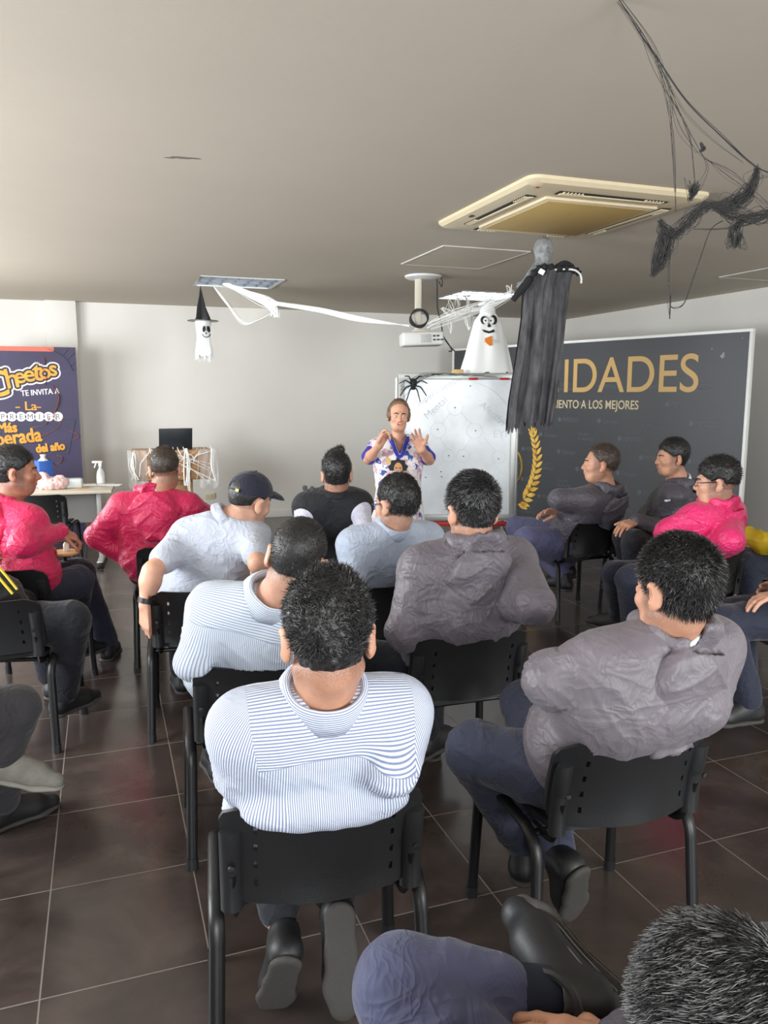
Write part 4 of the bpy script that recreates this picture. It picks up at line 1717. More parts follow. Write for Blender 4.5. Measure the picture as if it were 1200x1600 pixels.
def black_webs():
    m = mat('black_web', (58, 57, 56), .9)
    t = thing('black_cobweb', 'black stretched cobweb hanging from the ceiling at upper right', 'cobweb', (0, 0, 0))
    d = 3.0
    z0 = PZ(965, 0, CEIL)
    d0 = float((z0 - EYE) @ _f)

    def q(x, y, dd=None):
        # the web sags below the ceiling; it runs away from the camera as it goes down the picture
        return P(x, y, dd if dd else np.interp(y, [-30, 0, 130, 270, 330, 420, 500], [d0 - .08, d0, 2.35, 2.7, 2.8, 2.9, 3.0]))
    main = [q(960, -12), q(1000, 50), q(1030, 96), q(1075, 160), q(1130, 215), q(1180, 258), q(1215, 275), q(1245, 282)]
    obj('main_strand', strands([main], .0013, 4, .0022, 2), m, t)
    thin = [[q(966, 0), q(1010, 75), q(1030, 120), q(1050, 215), q(1056, 330)], [q(1000, 50), q(1030, 110), q(1060, 170), q(1085, 225), q(1102, 248)],
            [q(1026, 92), q(1048, 150), q(1050, 215), q(1055, 300)], [q(1048, 150), q(1075, 210), q(1082, 270), q(1085, 300)],
            [q(1102, 248), q(1135, 275), q(1165, 295), q(1200, 325), q(1240, 350)], [q(1102, 248), q(1150, 270), q(1180, 300), q(1215, 330)],
            [q(1030, 100), q(1070, 175), q(1110, 215), q(1160, 254)], [q(1094, 235), q(1104, 262), q(1092, 292), q(1085, 300)], [q(1170, 300), q(1180, 280), q(1240, 268)],
            [q(970, 0), q(1020, 70), q(1040, 130), q(1060, 200), q(1090, 240)]]
    obj('thin_strand', strands(thin, .00055, 3, .006, 3), m, t)
    clump = [[q(1183, 262), q(1178, 285), q(1165, 302), q(1145, 315), q(1120, 320)], [q(1120, 318), q(1095, 325), q(1075, 345), q(1052, 368), q(1038, 362), q(1032, 345)],
             [q(1175, 300), q(1160, 312), q(1140, 322), q(1115, 325)], [q(1120, 322), q(1150, 340), q(1180, 340), q(1215, 332), q(1250, 335)], [q(1050, 360), q(1044, 385), q(1034, 412), q(1020, 430)], [q(1034, 366), q(1028, 395), q(1020, 428)],
             [q(1160, 345), q(1148, 362), q(1150, 382), q(1156, 366)], [q(1080, 300), q(1085, 292), q(1078, 312)]]
    obj('torn_clump', strands(clump, .0008, 60, .013, 7), m, t)
    fray = [[q(1130, 345), q(1110, 360), q(1095, 400), q(1082, 440), q(1070, 475), q(1055, 482), q(1047, 478)], [q(1046, 370), q(1044, 430), q(1046, 470), q(1047, 498)], [q(1085, 358), q(1120, 358), q(1160, 352), q(1200, 340)],
            [q(1047, 478), q(1050, 462), q(1046, 497)]]
    obj('hanging_thread', strands(fray, .0012, 3, .003, 8), m, t)
    obj('dead_leaf_tuft', strands([[q(1084, 290), q(1086, 300), q(1082, 308)], [q(1096, 224), q(1098, 232), q(1094, 236)]], .004, 6, .004, 8), m, t)


black_webs()
# ------------------------------------------------------------------ stacking chairs
M_shell = mat('chair_plastic', (30, 31, 33), 0.42, bump=0.15, bscale=220)
M_frame = mat('chair_steel', (20, 20, 22), 0.4, 0.1)
M_hole = mat('slot_light', (150, 152, 154), 0.6)


def curved_panel(w, h, bow, th, nx=20, nz=12, rad=0.05, lean=0.0, slots=()):
    """upright bowed panel, local x across, z up from 0; slots: (x, z, w, h) openings"""
    bm = bmesh.new()
    xs = sorted(set(list(np.linspace(-w / 2, w / 2, nx + 1)) + [a for s in slots for a in (s[0] - s[2] / 2, s[0] + s[2] / 2)]))
    zs = sorted(set(list(np.linspace(0, h, nz + 1)) + [a for s in slots for a in (s[1] - s[3] / 2, s[1] + s[3] / 2)]))

    def pos(x, z, o):
        # round the corners by pulling the grid in
        hw = w / 2
        for zc, sg in ((h - rad, 1), (rad, -1)):
            dz = (z - zc) * sg
            if dz > 0:
                lim = hw - rad + math.sqrt(max(0, rad * rad - dz * dz))
                x = x * lim / hw
        y = -bow * (1 - (x / hw) ** 2) - lean * z + .06 * (z / h) * (1 - z / h)
        return (x, y + o, z)
    for o in (0.0, th):
        g = [[bm.verts.new(pos(x, z, o)) for z in zs] for x in xs]
        for i in range(len(xs) - 1):
            for j in range(len(zs) - 1):
                cx, cz = (xs[i] + xs[i + 1]) / 2, (zs[j] + zs[j + 1]) / 2
                if any(abs(cx - s[0]) < s[2] / 2 and abs(cz - s[1]) < s[3] / 2 for s in slots):
                    continue
                f = (g[i][j], g[i + 1][j], g[i + 1][j + 1], g[i][j + 1])
                bm.faces.new(f if o == 0 else f[::-1])
    # close the rim and the slot edges
    bm.verts.ensure_lookup_table()
    n = len(xs) * len(zs)
    es = [e for e in bm.edges if len(e.link_faces) == 1 and e.verts[0].index < 0]
    bm.verts.index_update()
    es = [e for e in bm.edges if len(e.link_faces) == 1 and e.verts[0].index < n and e.verts[1].index < n]
    vl = list(bm.verts)
    for e in es:
        a, b = e.verts[0].index, e.verts[1].index
        try:
            bm.faces.new((vl[a], vl[b], vl[b + n], vl[a + n]))
        except ValueError:
            pass
    bmesh.ops.recalc_face_normals(bm, faces=bm.faces)
    return smooth(bm, 50)


def make_chair(label, tablet=False):
    t = thing('stacking_chair', label, 'chair', group='black plastic chairs')
    # two side frames: an upside-down U of oval tube each
    for s in (-1, 1):
        x = s * 0.245
        pts = [(x + s * .012, 0.225, 0.0), (x, 0.205, 0.36), (x, 0.190, 0.405), (x, 0.155, 0.432), (x, 0.10, 0.440), (x, -0.08, 0.440), (x, -0.135, 0.430), (x, -0.172, 0.402), (x, -0.187, 0.36), (x + s * .012, -0.215, 0.0)]
        obj('leg_frame', newtube(pts[:2] + smoothpath(pts[1:9], 3)[1:-1] + pts[8:], 0.0125, 10, rx=0.0185), M_frame, t)
        for yy in (0.225, -0.215):
            f = obj('foot_cap', newtube([(x + s * .012, yy, 0.0), (x + s * .011, yy * .985, 0.04)], 0.0145, 10, rx=0.021), M_black, t)
    for yy in (0.12, -0.12):
        obj('cross_bar', newtube([(-0.245, yy, 0.415), (0.245, yy, 0.415)], 0.010, 8), M_frame, t)
    # seat shell
    bm = bmesh.new()
    nx, ny = 16, 14
    g = {}
    for o in (0, 1):
        for i in range(nx + 1):
            for j in range(ny + 1):
                u, v = -1 + 2 * i / nx, -1 + 2 * j / ny
                x, y = 0.215 * u * (1 - .04 * max(0, -v)), 0.205 * v
                if abs(v) > .8:
                    x *= 1 - .5 * ((abs(v) - .8) / .2) ** 2 * .35
                z = 0.452 + .012 * u * u - .025 * max(0, v - .55) ** 2 * 5 + .012 * max(0, -v - .3) - .018 * o
                g[o, i, j] = bm.verts.new((x, y + .01, z))
    for o in (0, 1):
        for i in range(nx):
            for j in range(ny):
                f = (g[o, i, j], g[o, i + 1, j], g[o, i + 1, j + 1], g[o, i, j + 1])
                bm.faces.new(f if o == 0 else f[::-1])
    for i in range(nx):
        bm.faces.new((g[0, i, 0], g[1, i, 0], g[1, i + 1, 0], g[0, i + 1, 0]))
        bm.faces.new((g[0, i, ny], g[0, i + 1, ny], g[1, i + 1, ny], g[1, i, ny]))
    for j in range(ny):
        bm.faces.new((g[0, 0, j], g[0, 0, j + 1], g[1, 0, j + 1], g[1, 0, j]))
        bm.faces.new((g[0, nx, j], g[1, nx, j], g[1, nx, j + 1], g[0, nx, j + 1]))
    bmesh.ops.recalc_face_normals(bm, faces=bm.faces)
    obj('seat', smooth(bm, 50), M_shell, t)
    # back shell with a column of slots near each edge
    slots = [(s * 0.155, 0.050 + 0.048 * k, 0.009, 0.017) for s in (-1, 1) for k in range(4)]
    b = obj('backrest', curved_panel(0.465, 0.255, 0.075, 0.014, lean=0.24, slots=slots), M_shell, t, (0, -0.195, 0.485))
    # side channels that hold the back, with a bolt each
    for s in (-1, 1):
        bm = bmesh.new()
        pts = [(s * .208, -0.022 - .24 * z + .06 * (z / .255) * (1 - z / .255), z) for z in np.linspace(-.02, .19, 9)]
        tube(bm, pts, [.020] * 7 + [.018, .012], 8, rx=.026)
        br = obj('back_bracket', smooth(bm, 50), M_shell, b)
        bm = bmesh.new()
        lathe(bm, [(0, 0), (.008, 0), (.0075, .004), (0, .005)], 12)
        bmesh.ops.rotate(bm, verts=bm.verts, cent=(0, 0, 0), matrix=Matrix.Rotation(math.pi / 2, 3, 'X'))
        bmesh.ops.translate(bm, verts=bm.verts, vec=(s * .208, -.048 - .24 * .11, .11))
        obj('bolt', smooth(bm), M_frame, br)
    # steel struts from seat frame up to the back
    for s in (-1, 1):
        obj('back_strut', newtube(smoothpath([(s * .2, -.08, .415), (s * .2, -.17, .425), (s * .205, -.205, .47), (s * .205, -.235, .56)], 5), .009, 8, rx=.013), M_frame, t)
    return t


CHAIRS = {}


def place_chair(key, x, y, deg, label):
    c = make_chair(label) if not CHAIRS else copy_tree(CHAIRS['near'])
    c.location = (x, y, 0)
    c.rotation_euler = (0, 0, -math.radians(deg))
    c['label'] = label
    CHAIRS[key] = c
    return c


CH = {  # x, y, heading in degrees clockwise from the room's long axis
    'near': (0.455, 1.835, 7, 'black plastic chair nearest the camera, under the man with the curly black hair'),
    'greyR': (1.30, 1.870, 3, 'black plastic chair under the grey jacket man at front right'),
    'strL': (0.485, 2.76, 4, 'black plastic chair under the close-cropped man in the striped shirt'),
    'cap': (0.42, 3.83, 6, 'black plastic chair under the man in the dark cap'),
    'pink': (0.385, 4.93, 2, 'black plastic chair under the pink jacket man facing the wooden stand'),
    'greyC': (1.27, 2.80, 2, 'black plastic chair under the grey jacket man in the middle'),
    'glas': (1.25, 3.62, 0, 'black plastic chair under the man in the plain light blue shirt'),
    'vest': (1.33, 4.85, 0, 'black plastic chair under the man in the black vest'),
    'ban1': (3.26, 4.96, -4, 'black plastic chair under the grey jacket man with crossed arms before the backdrop'),
    'ban2': (3.86, 4.85, -22, 'black plastic chair under the young grey jacket man beside the backdrop'),
    'pinkR': (3.22, 3.72, -4, 'black plastic chair under the pink jacket man with glasses at right'),
}
for k_, v_ in CH.items():
    place_chair(k_, *v_)
# ------------------------------------------------------------------ people
def skin_mat(name, rgb, hair=(30, 26, 24)):
    m = bpy.data.materials.new(name)
    m.use_nodes = True
    t = NT(m)
    v = t.coord()
    c = np.array(lin(rgb))
    n1 = t.noise(v, 26, 4)
    base = t.ramp(n1, [(0.3, tuple(c[:3] * np.array([.90, .86, .84])) + (1,)), (0.7, tuple(np.minimum(1, c[:3] * 1.06)) + (1,))])
    lip = t.attr('lip').outputs['Fac']
    base = t.mix(lip, base, tuple(c[:3] * np.array([.80, .42, .40])) + (1,))
    st = t.attr('stubble').outputs['Fac']
    fine = t.noise(v, 420, 2, .7)
    k = t.math('MULTIPLY', st, t.math('ADD', 0.55, t.math('MULTIPLY', t.math('SUBTRACT', fine, 0.5), 2.2)))
    k = t.math('MINIMUM', t.math('MAXIMUM', k, 0.0), 1.0)
    t.l(t.mix(k, base, lin(hair)), t.b.inputs['Base Color'])
    t.b.inputs['Roughness'].default_value = 0.52
    t.b.inputs['Subsurface Weight'].default_value = 0.12
    t.b.inputs['Subsurface Radius'].default_value = (0.012, 0.005, 0.003)
    t.b.inputs['Subsurface Scale'].default_value = 0.6
    return m


def cloth_mat(name, rgb, rough=0.7, weave=500, sheen=0.15, crease=0.35, spec=0.35):
    if name in MATS:
        return MATS[name]
    m = bpy.data.materials.new(name)
    m.use_nodes = True
    t = NT(m)
    v = t.coord()
    c = np.array(lin(rgb))
    n1 = t.noise(v, 7, 5, .6, .4)
    t.l(t.ramp(n1, [(0.3, tuple(c[:3] * .93) + (1,)), (0.7, tuple(np.minimum(1, c[:3] * 1.06)) + (1,))]), t.b.inputs['Base Color'])
    t.b.inputs['Roughness'].default_value = rough
    t.b.inputs['Specular IOR Level'].default_value = spec
    t.b.inputs['Sheen Weight'].default_value = sheen
    # fine creases: thin raised lines, two sizes
    def crease_lines(sc, ex, sx):
        vv = t.coord('Object', sx)
        nn = t.noise(vv, sc, 2, .5, .9)
        return t.math('POWER', t.math('SUBTRACT', 1.0, t.math('MINIMUM', 1.0, t.math('MULTIPLY', t.math('ABSOLUTE', t.math('SUBTRACT', nn, 0.5)), 4.0))), ex)
    h = t.math('ADD', crease_lines(7, 2.5, (1, 1, 1.7)), t.math('MULTIPLY', crease_lines(15, 2.5, (1.5, 1, 1)), .5))
    h = t.math('ADD', h, t.math('MULTIPLY', t.noise(v, 22, 3), .5))
    t.bump(t.math('ADD', h, t.math('MULTIPLY', t.noise(v, weave, 2), 0.03)), crease, 0.011)
    MATS[name] = m
    return m


def stripe_mat(name, c1, c2, period, duty=0.5):
    m = bpy.data.materials.new(name)
    m.use_nodes = True
    t = NT(m)
    a, b, msk = t.attr('stripe_a').outputs['Fac'], t.attr('stripe_b').outputs['Fac'], t.attr('yoke').outputs['Fac']

    def st(x):
        f = t.math('FRACT', t.math('ADD', t.math('DIVIDE', x, period), 1000.0))
        e = t.math('ABSOLUTE', t.math('SUBTRACT', f, 0.5))
        return t.math('SMOOTH_MIN', 1.0, t.math('MAXIMUM', 0.0, t.math('MULTIPLY', t.math('SUBTRACT', duty * 0.5 + .06, e), 9.0)), 0.05)
    y = t.math('GREATER_THAN', msk, 0.5)
    s = t.math('ADD', t.math('MULTIPLY', st(a), t.math('SUBTRACT', 1.0, y)), t.math('MULTIPLY', st(b), y))
    col = t.mix(s, lin(c1), lin(c2))
    # the seam of the yoke
    seam = t.math('LESS_THAN', t.math('ABSOLUTE', t.math('SUBTRACT', msk, 0.5)), 0.006)
    t.l(t.mix(t.math('MULTIPLY', seam, .6), col, lin((120, 128, 150))), t.b.inputs['Base Color'])
    t.b.inputs['Roughness'].default_value = 0.75
    v = t.coord()
    n2 = t.noise(v, 14, 4, .55, 1.6)
    t.bump(t.math('ABSOLUTE', t.math('SUBTRACT', n2, 0.5)), 0.3, 0.018)
    return m


def hair_mat(name, dark, grey, rough=0.42):
    m = bpy.data.materials.new(name)
    m.use_nodes = True
    t = NT(m)
    g = t.attr('grey').outputs['Fac']
    v = t.coord('Object', (1, 1, .4))
    n1 = t.noise(v, 120, 4)
    d = t.ramp(n1, [(.3, tuple(np.array(lin(dark))[:3] * .6) + (1,)), (.7, tuple(np.array(lin(dark))[:3] * 1.3) + (1,))])
    t.l(t.mix(g, d, lin(grey)), t.b.inputs['Base Color'])
    t.b.inputs['Roughness'].default_value = rough
    t.bump(t.noise(v, 260, 3), .6, .003)
    return m


M_shoe = mat('black_leather', (30, 30, 32), 0.5, bump=0.1, bscale=90)
M_sole = mat('shoe_sole', (64, 61, 58), 0.75, bump=0.5, bscale=70)
M_eye = mat('eye_white', (226, 222, 216), 0.25)
M_iris = mat('iris_dark', (38, 26, 20), 0.2)
M_brow = mat('brow_hair', (40, 32, 27), 0.7)


def rot_head(yaw, pitch, roll):
    """degrees: yaw right, pitch down, roll to the right; columns right / forward / up"""
    y, p, r = map(math.radians, (yaw, pitch, roll))
    Rz = np.array(Matrix.Rotation(-y, 3, 'Z'))
    Rx = np.array(Matrix.Rotation(-p, 3, 'X'))
    Ry = np.array(Matrix.Rotation(r, 3, 'Y'))
    return Rz @ Rx @ Ry


def head_prims(F, C, R, s, nose=1.0, jaw=1.0, lips=True, mouth=0.0):
    def T(x, y, z):
        return C + R @ (np.array([x, y, z]) * s)

    def E(c, r, k=.02, op='add', Rl=None):
        F.ell(T(*c), np.array(r) * s, R if Rl is None else R @ Rl, k * s, op)

    def K(a, b, ra, rb, k=.012, op='add'):
        F.cone(T(*a), T(*b), ra * s, rb * s, k * s, op)
    E((0, -.012, .032), (.076, .095, .088), 0)
    E((0, .030, -.028), (.062 * jaw, .064, .082), .03)
    E((0, .036, -.078), (.046 * jaw, .048, .034), .03)
    for q in (-1, 1):
        K((q * .052 * jaw, -.005, -.055), (q * .028, .055, -.088), .016, .016, .03)       # jaw line
        E((q * .040, .062, -.022), (.024, .022, .020), .02)                               # cheek bones
        K((q * .010, .086, .026), (q * .046, .066, .022), .010, .008, .012)               # brow ridge
    K((0, .086, .012), (0, .099 + .004 * nose, -.025), .0090, .0140 * nose, .014)
    for q in (-1, 1):
        E((q * .0125, .096, -.029), (.0090 * nose, .011, .0080), .007)
        E((q * .031, .094, .002), (.017, .014, .011), .012, 'cut')
        E((q * .0305, .0815, .001), (.0148, .0148, .0138), .004)
        E((q * .0305, .0990, -.0005), (.0118, .0100, .0050), .0025, 'cut')
    if lips:
        K((-.017, .093, -.0475), (.017, .093, -.0475), .0065, .0065, .006)
        K((-.014, .0925, -.0585), (.014, .0925, -.0585), .0075, .0075, .006)
        K((-.021, .101, -.0525), (.021, .101, -.0525), .0026, .0026, .003, 'cut')
        if mouth:
            E((0, .098, -.0535), (.017, .016, mouth), .003, 'cut')
    for q in (-1, 1):
        Rl = np.array(Matrix.Rotation(q * -.55, 3, 'Z') @ Matrix.Rotation(-.2, 3, 'X'))
        E((q * .0855, -.014, -.004), (.0085, .021, .034), .007, 'add', Rl)
        E((q * .081, -.006, -.030), (.008, .012, .014), .006, 'add')
        E((q * .095, -.004, -.002), (.007, .011, .018), .005, 'cut', Rl)


def hand_prims(F, W, d, n, side, curl=(.35,) * 4, spread=.10, thumb=(.65, .7, .25), s=1.0):
    """W wrist, d towards the fingers, n out of the palm, side +1 right hand / -1 left hand; returns tips"""
    d = nrm(d)
    n = nrm(np.asarray(n, float) - d * np.dot(n, d))
    a = np.cross(d, n) * side * -1          # towards the thumb
    W = np.asarray(W, float)
    off = (.030, .010, -.010, -.029)
    kl = (.088, .092, .088, .080)
    seg = ((.042, .026, .021), (.047, .029, .022), (.043, .027, .021), (.034, .020, .018))
    rad = (.0098, .0102, .0096, .0085)
    tips = []
    for i in range(4):
        b = W + a * off[i] * .62 * s
        K = W + d * kl[i] * s + a * off[i] * s
        F.cone(b, K, .0155 * s, .0125 * s, .014 * s, flat=n, q=.85)
        p = K
        th = 0
        dd0 = nrm(d + a * spread * (1.5 - i))
        for j, L in enumerate(seg[i]):
            th += curl[i] * (.75, 1.0, .7)[j]
            dd = dd0 * math.cos(th) + n * math.sin(th)
            q = p + dd * L * s
            F.cone(p, q, rad[i] * (1 - .07 * j) * s, rad[i] * (1 - .07 * (j + 1)) * s, .005 * s)
            p = q
        tips.append(p)
    p = W + d * .022 * s + a * .020 * s
    t0 = nrm(d * thumb[0] + a * thumb[1] + n * thumb[2])
    for j, (L, r) in enumerate(((.046, .0145), (.034, .0115), (.027, .0105))):
        q = p + t0 * L * s
        F.cone(p, q, r * s, r * .9 * s, .010 * s if j == 0 else .006 * s)
        p = q
        t0 = nrm(t0 + d * .22 + n * .10)
    tips.append(p)
    return tips


def ridge(p):
    return (1 - np.abs(vnoise(p))) ** 4


class Person:
    def __init__(self, **k):
        self.k = k
        cx, cy, deg = k['seat']
        self.o = np.array([cx, cy, 0.0])
        a = math.radians(deg)
        self.fw = np.array([math.sin(a), math.cos(a), 0])
        self.rt = np.array([math.cos(a), -math.sin(a), 0])
        self.s = k.get('s', 1.0)
        self.root = thing('person', k['label'], 'person', (cx, cy, 0), -a)
        self.res = k.get('res', .009)
        self.head_s = k.get('hs', 1.0) * self.s
        self.setup()

    def lo(self, v):
        """('p', x, y, d): photograph position and distance; ('z', x, y, z): position at a height; else local"""
        if v is None:
            return None
        if isinstance(v[0], str):
            w = P(*v[1:]) if v[0] == 'p' else PZ(*v[1:])
            w = w - self.o
            return np.array([w @ self.rt, w @ self.fw, w[2]])
        return np.array(v, float)

    def setup(self):
        k, s = self.k, self.s
        self.H = self.lo(k['head'])
        self.R = rot_head(*k.get('hrot', (0, 0, 0)))
        self.N = self.lo(k['neck']) if 'neck' in k else self.H + np.array([0, -.02, -.155]) * s
        self.P0 = self.lo(k.get('hips', (0, -.05, .55)))
        u = nrm(self.N - self.P0)
        tw = math.radians(k.get('twist', 0))
        r = np.array([math.cos(tw), -math.sin(tw), 0])
        if 'tilt' in k:      # shoulder line drop to the right, degrees
            r[2] = -math.tan(math.radians(k['tilt']))
        # keep the shoulder line level even when the trunk leans to a side
        r = nrm(r)
        f = nrm(np.cross(u, r))
        self.tr, self.tf, self.tu = r, f, u
        self.Rm = np.stack([nrm(np.cross(f, u)), f, u], 1)
        self.L = np.linalg.norm(self.N - self.P0)
        self.g = k.get('girth', (1.0, 1.0))
        self.sw = k.get('shoulder', .185) * s
        z = .47
        self.S = [self.T(-self.sw, -.005, z, raw=True), self.T(self.sw, -.005, z, raw=True)]
        self.arm = []
        for i, key in enumerate(('la', 'ra')):
            q = -1 if i == 0 else 1
            a = k.get(key, {})
            e = self.lo(a.get('e', (q * .24, .02, .80)))
            w = self.lo(a.get('w', (q * -.02, .20, .78)))
            self.arm.append((e, w, a))
        self.leg = []
        for i, key in enumerate(('ll', 'rl')):
            q = -1 if i == 0 else 1
            a = k.get(key, {})
            kn = self.lo(a.get('k', (q * .12 * s, .42 * s, .54)))
            an = self.lo(a.get('a', (q * .12 * s, .42 * s, .095)))
            fd = nrm(a.get('fd', (q * .15, 1, 0)))
            sn = np.asarray(a.get('sn', (0, 0, -1)), float)
            sn = nrm(sn - fd * np.dot(sn, fd))
            self.leg.append((kn, an, fd, sn))

    def T(self, x, y, z, raw=False):
        """trunk frame: x right, y forward, z 0 at the hips .. 0.55 at the neck base"""
        g = self.g
        if not raw:
            x, y = x * g[0] * self.s, y * g[1] * self.s
        return self.P0 + self.tr * x + self.tf * y + self.tu * (z * self.L / .55)

    def tinv(self, V):
        q = V - self.P0
        return np.stack([q @ self.tr, q @ self.tf, (q @ self.tu) * .55 / self.L], 1)

    def press(self, V, off, sag=0.0):
        """flesh and cloth flattened against the chair back"""
        if not self.k.get('chair', True):
            return
        x, z = V[:, 0], V[:, 2]
        zz = (z - .485) / .255
        py = -.195 - .075 * (1 - (x / .2325) ** 2) - .24 * (z - .485) + .06 * zz * (1 - zz) + off
        m_ = (np.abs(x) < .236) & (zz > -.1) & (z < .735 - sag * np.clip(1 - (x / .19) ** 2, 0, 1) ** .5)
        V[:, 1] = np.where(m_, np.maximum(V[:, 1], py), V[:, 1])

    def trunk(self, F, t, k=.05, lower=True, shoulders=True):
        s = self.s
        gx, gy = self.g[0] * s, self.g[1] * s
        Rm = self.Rm
        kz = self.L / .55
        if lower:
            F.ell(self.T(0, 0, .02), (.160 * gx + t, .118 * gy + t, .12 * kz + t), Rm, k)
        F.ell(self.T(0, .015, .16), (.150 * gx + t, .118 * gy + t, .14 * kz + t), Rm, k)
        F.ell(self.T(0, .008, .335), (.163 * gx + t, .112 * gy + t, .17 * kz + t), Rm, k)
        F.cone(self.T(-.085, -.018, .435), self.T(.085, -.018, .435), .082 * s + t, .082 * s + t, k, flat=self.tf, q=.9)
        if shoulders:
            for i in (0, 1):
                q = -1 if i == 0 else 1
                F.cone(self.S[i], self.T(q * .055, -.012, .525), .054 * s + t, .050 * s + t, k)

    # ------------------------------------------------------------ body
    def bounds(self, extra=()):
        pts = [self.H + .16, self.H - .16, self.P0, self.N] + self.S
        for e, w, a in self.arm:
            pts += [e, w + .10, w - .10]
        for kn, an, fd, sn in self.leg:
            pts += [kn, an, an + fd * .22, an + sn * .1]
        pts += list(extra)
        pts = np.array(pts)
        lo, hi = pts.min(0) - .14, pts.max(0) + .14
        c = [self.P0[i] for i in range(3)]
        lo = np.minimum(lo, np.array(c) - .28)
        hi = np.maximum(hi, np.array(c) + .28)
        lo[2] = max(lo[2], -.02)
        return lo, hi

    def body(self, skin):
        k, s, hs = self.k, self.s, self.head_s
        fine = [(self.H + self.R @ np.array([0, .0, -.01]) * hs, np.array([.125, .135, .15]) * hs, k.get('hres', .0055))]
        for i, (e, w, a) in enumerate(self.arm):
            if a.get('show'):
                hd = nrm(a.get('d', w - e))
                fine.append((w + hd * .09, np.array([.10, .10, .10]) * s, a.get('res', .0042)))
        lo, hi = self.bounds()
        F = Field(lo, hi, max(self.res, .009), fine)
        self.trunk(F, -.012)
        hip = [self.T(-.085, 0, .0), self.T(.085, 0, .0)]
        for i, (kn, an, fd, sn) in enumerate(self.leg):
            F.cone(hip[i], kn, .078 * s, .055 * s, .03)
            F.cone(kn, an, .052 * s, .034 * s, .02)
            F.cone(an + fd * -.02 + sn * .045, an + fd * .14 * s + sn * .062 * s, .028 * s, .026 * s, .03)
        nb = self.N - self.tu * .01
        hb = self.H + self.R @ (np.array([0, -.020, -.055]) * hs)
        nk = k.get('neckr', 1.0)
        F.cone(nb, hb, .060 * s * nk, .053 * s * nk, .03)
        F.cone(self.N + self.tf * .03 - self.tu * .03, self.H + self.R @ (np.array([0, .02, -.07]) * hs), .045 * s * nk, .038 * s * nk, .03)
        for i, (e, w, a) in enumerate(self.arm):
            q = -1 if i == 0 else 1
            ar = a.get('thick', 1.0)
            F.cone(self.S[i], e, .046 * s * ar, .037 * s * ar, .03)
            mid = e + (w - e) * .28
            F.cone(e, mid, .037 * s * ar, .040 * s * ar, .02)
            F.cone(mid, w, .040 * s * ar, .026 * s, .02)
            self.tips = hand_prims(F, w, a.get('d', w - e), a.get('n', (-q, 0, 0)), q, a.get('curl', (.5,) * 4), a.get('spread', .08), a.get('thumb', (.65, .7, .25)), s * a.get('hs', 1.0))
        head_prims(F, self.H, self.R, hs, k.get('nose', 1.0), k.get('jaw', 1.0), True, k.get('mouth', 0))
        V, Q = F.mesh()
        V = relax(V, Q, 1, .3)
        self.press(V, .036)
        me = mesh_from(V, Q, name='body')
        h = ((V - self.H) @ self.R) / hs
        ok = np.linalg.norm(h - [0, 0, .0], axis=1) < .16
        lip = ok * np.exp(-((h[:, 0] / .022) ** 4)) * np.exp(-(((h[:, 2] + .053) / .0115) ** 4)) * (h[:, 1] > .078)
        fattr(me, 'lip', lip * k.get('lip', .55))
        fade = k.get('fade', .85)
        low = k.get('nape', -.115)
        zz = h[:, 2] + .18 * np.maximum(0, h[:, 1] + .02)
        st = np.clip((zz - low) / k.get('fadew', .06), 0, 1) ** 1.3 * np.clip((.052 - h[:, 1] + .35 * np.maximum(0, h[:, 2] - .03)) / .018, 0, 1)
        ear = (np.abs(h[:, 0]) > .0765) & (h[:, 2] < .04) & (h[:, 1] > -.05)
        st = st * ~ear * ok * fade
        brd = k.get('beard', 0)
        if brd:
            b = np.clip((-.034 - h[:, 2]) / .012, 0, 1) * np.clip((h[:, 1] + .005) / .02, 0, 1) * np.clip((h[:, 2] + .13) / .03, 0, 1) * (1 - np.clip(lip * 3, 0, 1)) * ok
            st = np.maximum(st, b * brd)
        fattr(me, 'stubble', np.clip(st, 0, 1))
        self.bodyo = obj('body', me, skin, self.root)
        if k.get('face'):
            self.face()
        return self.bodyo

    def face(self):
        hs = self.head_s
        for q in (-1, 1):
            c = self.H + self.R @ (np.array([q * .0305, .0822, .0006]) * hs)
            bm = bmesh.new()
            bmesh.ops.create_uvsphere(bm, u_segments=18, v_segments=12, radius=.0122 * hs)
            e = obj('eyeball', smooth(bm, 90), M_eye, self.root, c)
            gz = self.R @ nrm(self.k.get('gaze', (0, 1, 0)))
            bm = bmesh.new()
            bmesh.ops.create_uvsphere(bm, u_segments=14, v_segments=8, radius=.0066 * hs)
            obj('iris', smooth(bm, 90), M_iris, e, gz * .0066 * hs)
            F = Field(*self.fb(.03, c), .0022)
            a = [self.H + self.R @ (np.array(p) * hs) for p in ((q * .013, .0945, .0225), (q * .030, .0905, .0285), (q * .047, .076, .0215))]
            F.cone(a[0], a[1], .0042 * hs, .0042 * hs, .002)
            F.cone(a[1], a[2], .0042 * hs, .0028 * hs, .002)
            V, Q = F.mesh()
            obj('eyebrow', mesh_from(V, Q), M_brow if not self.k.get('browm') else self.k['browm'], self.root)

    def fb(self, r, c=None):
        c = self.H if c is None else c
        return np.asarray(c) - r, np.asarray(c) + r

    # ------------------------------------------------------------ hair
    def hair(self, m, h=.016, front=.060, fslope=.9, back=-.028, bslope=.38, top=0.0, lump=.004, lfreq=55, n=0, ln=.016, comb=(0, .3, 0), up=.5, jit=.5,
             grey=0.0, thick=.0008, shift=(0, 0, 0), zmin=-1, quiff=0.0, sidecut=None, streak=0.0, ears=True):
        hs = self.head_s
        F = Field(*self.fb(.19 * hs), .0045)

        def T(x, y, z):
            return self.H + self.R @ (np.array([x, y, z]) * hs)
        sx, sy, sz = shift
        F.ell(T(0 + sx, -.016 + sy, .036 + h * .62 + sz), np.array([.0765 + h * .28, .0955 + h * .40, .089 + h * .5 + top]) * hs, self.R, 0)
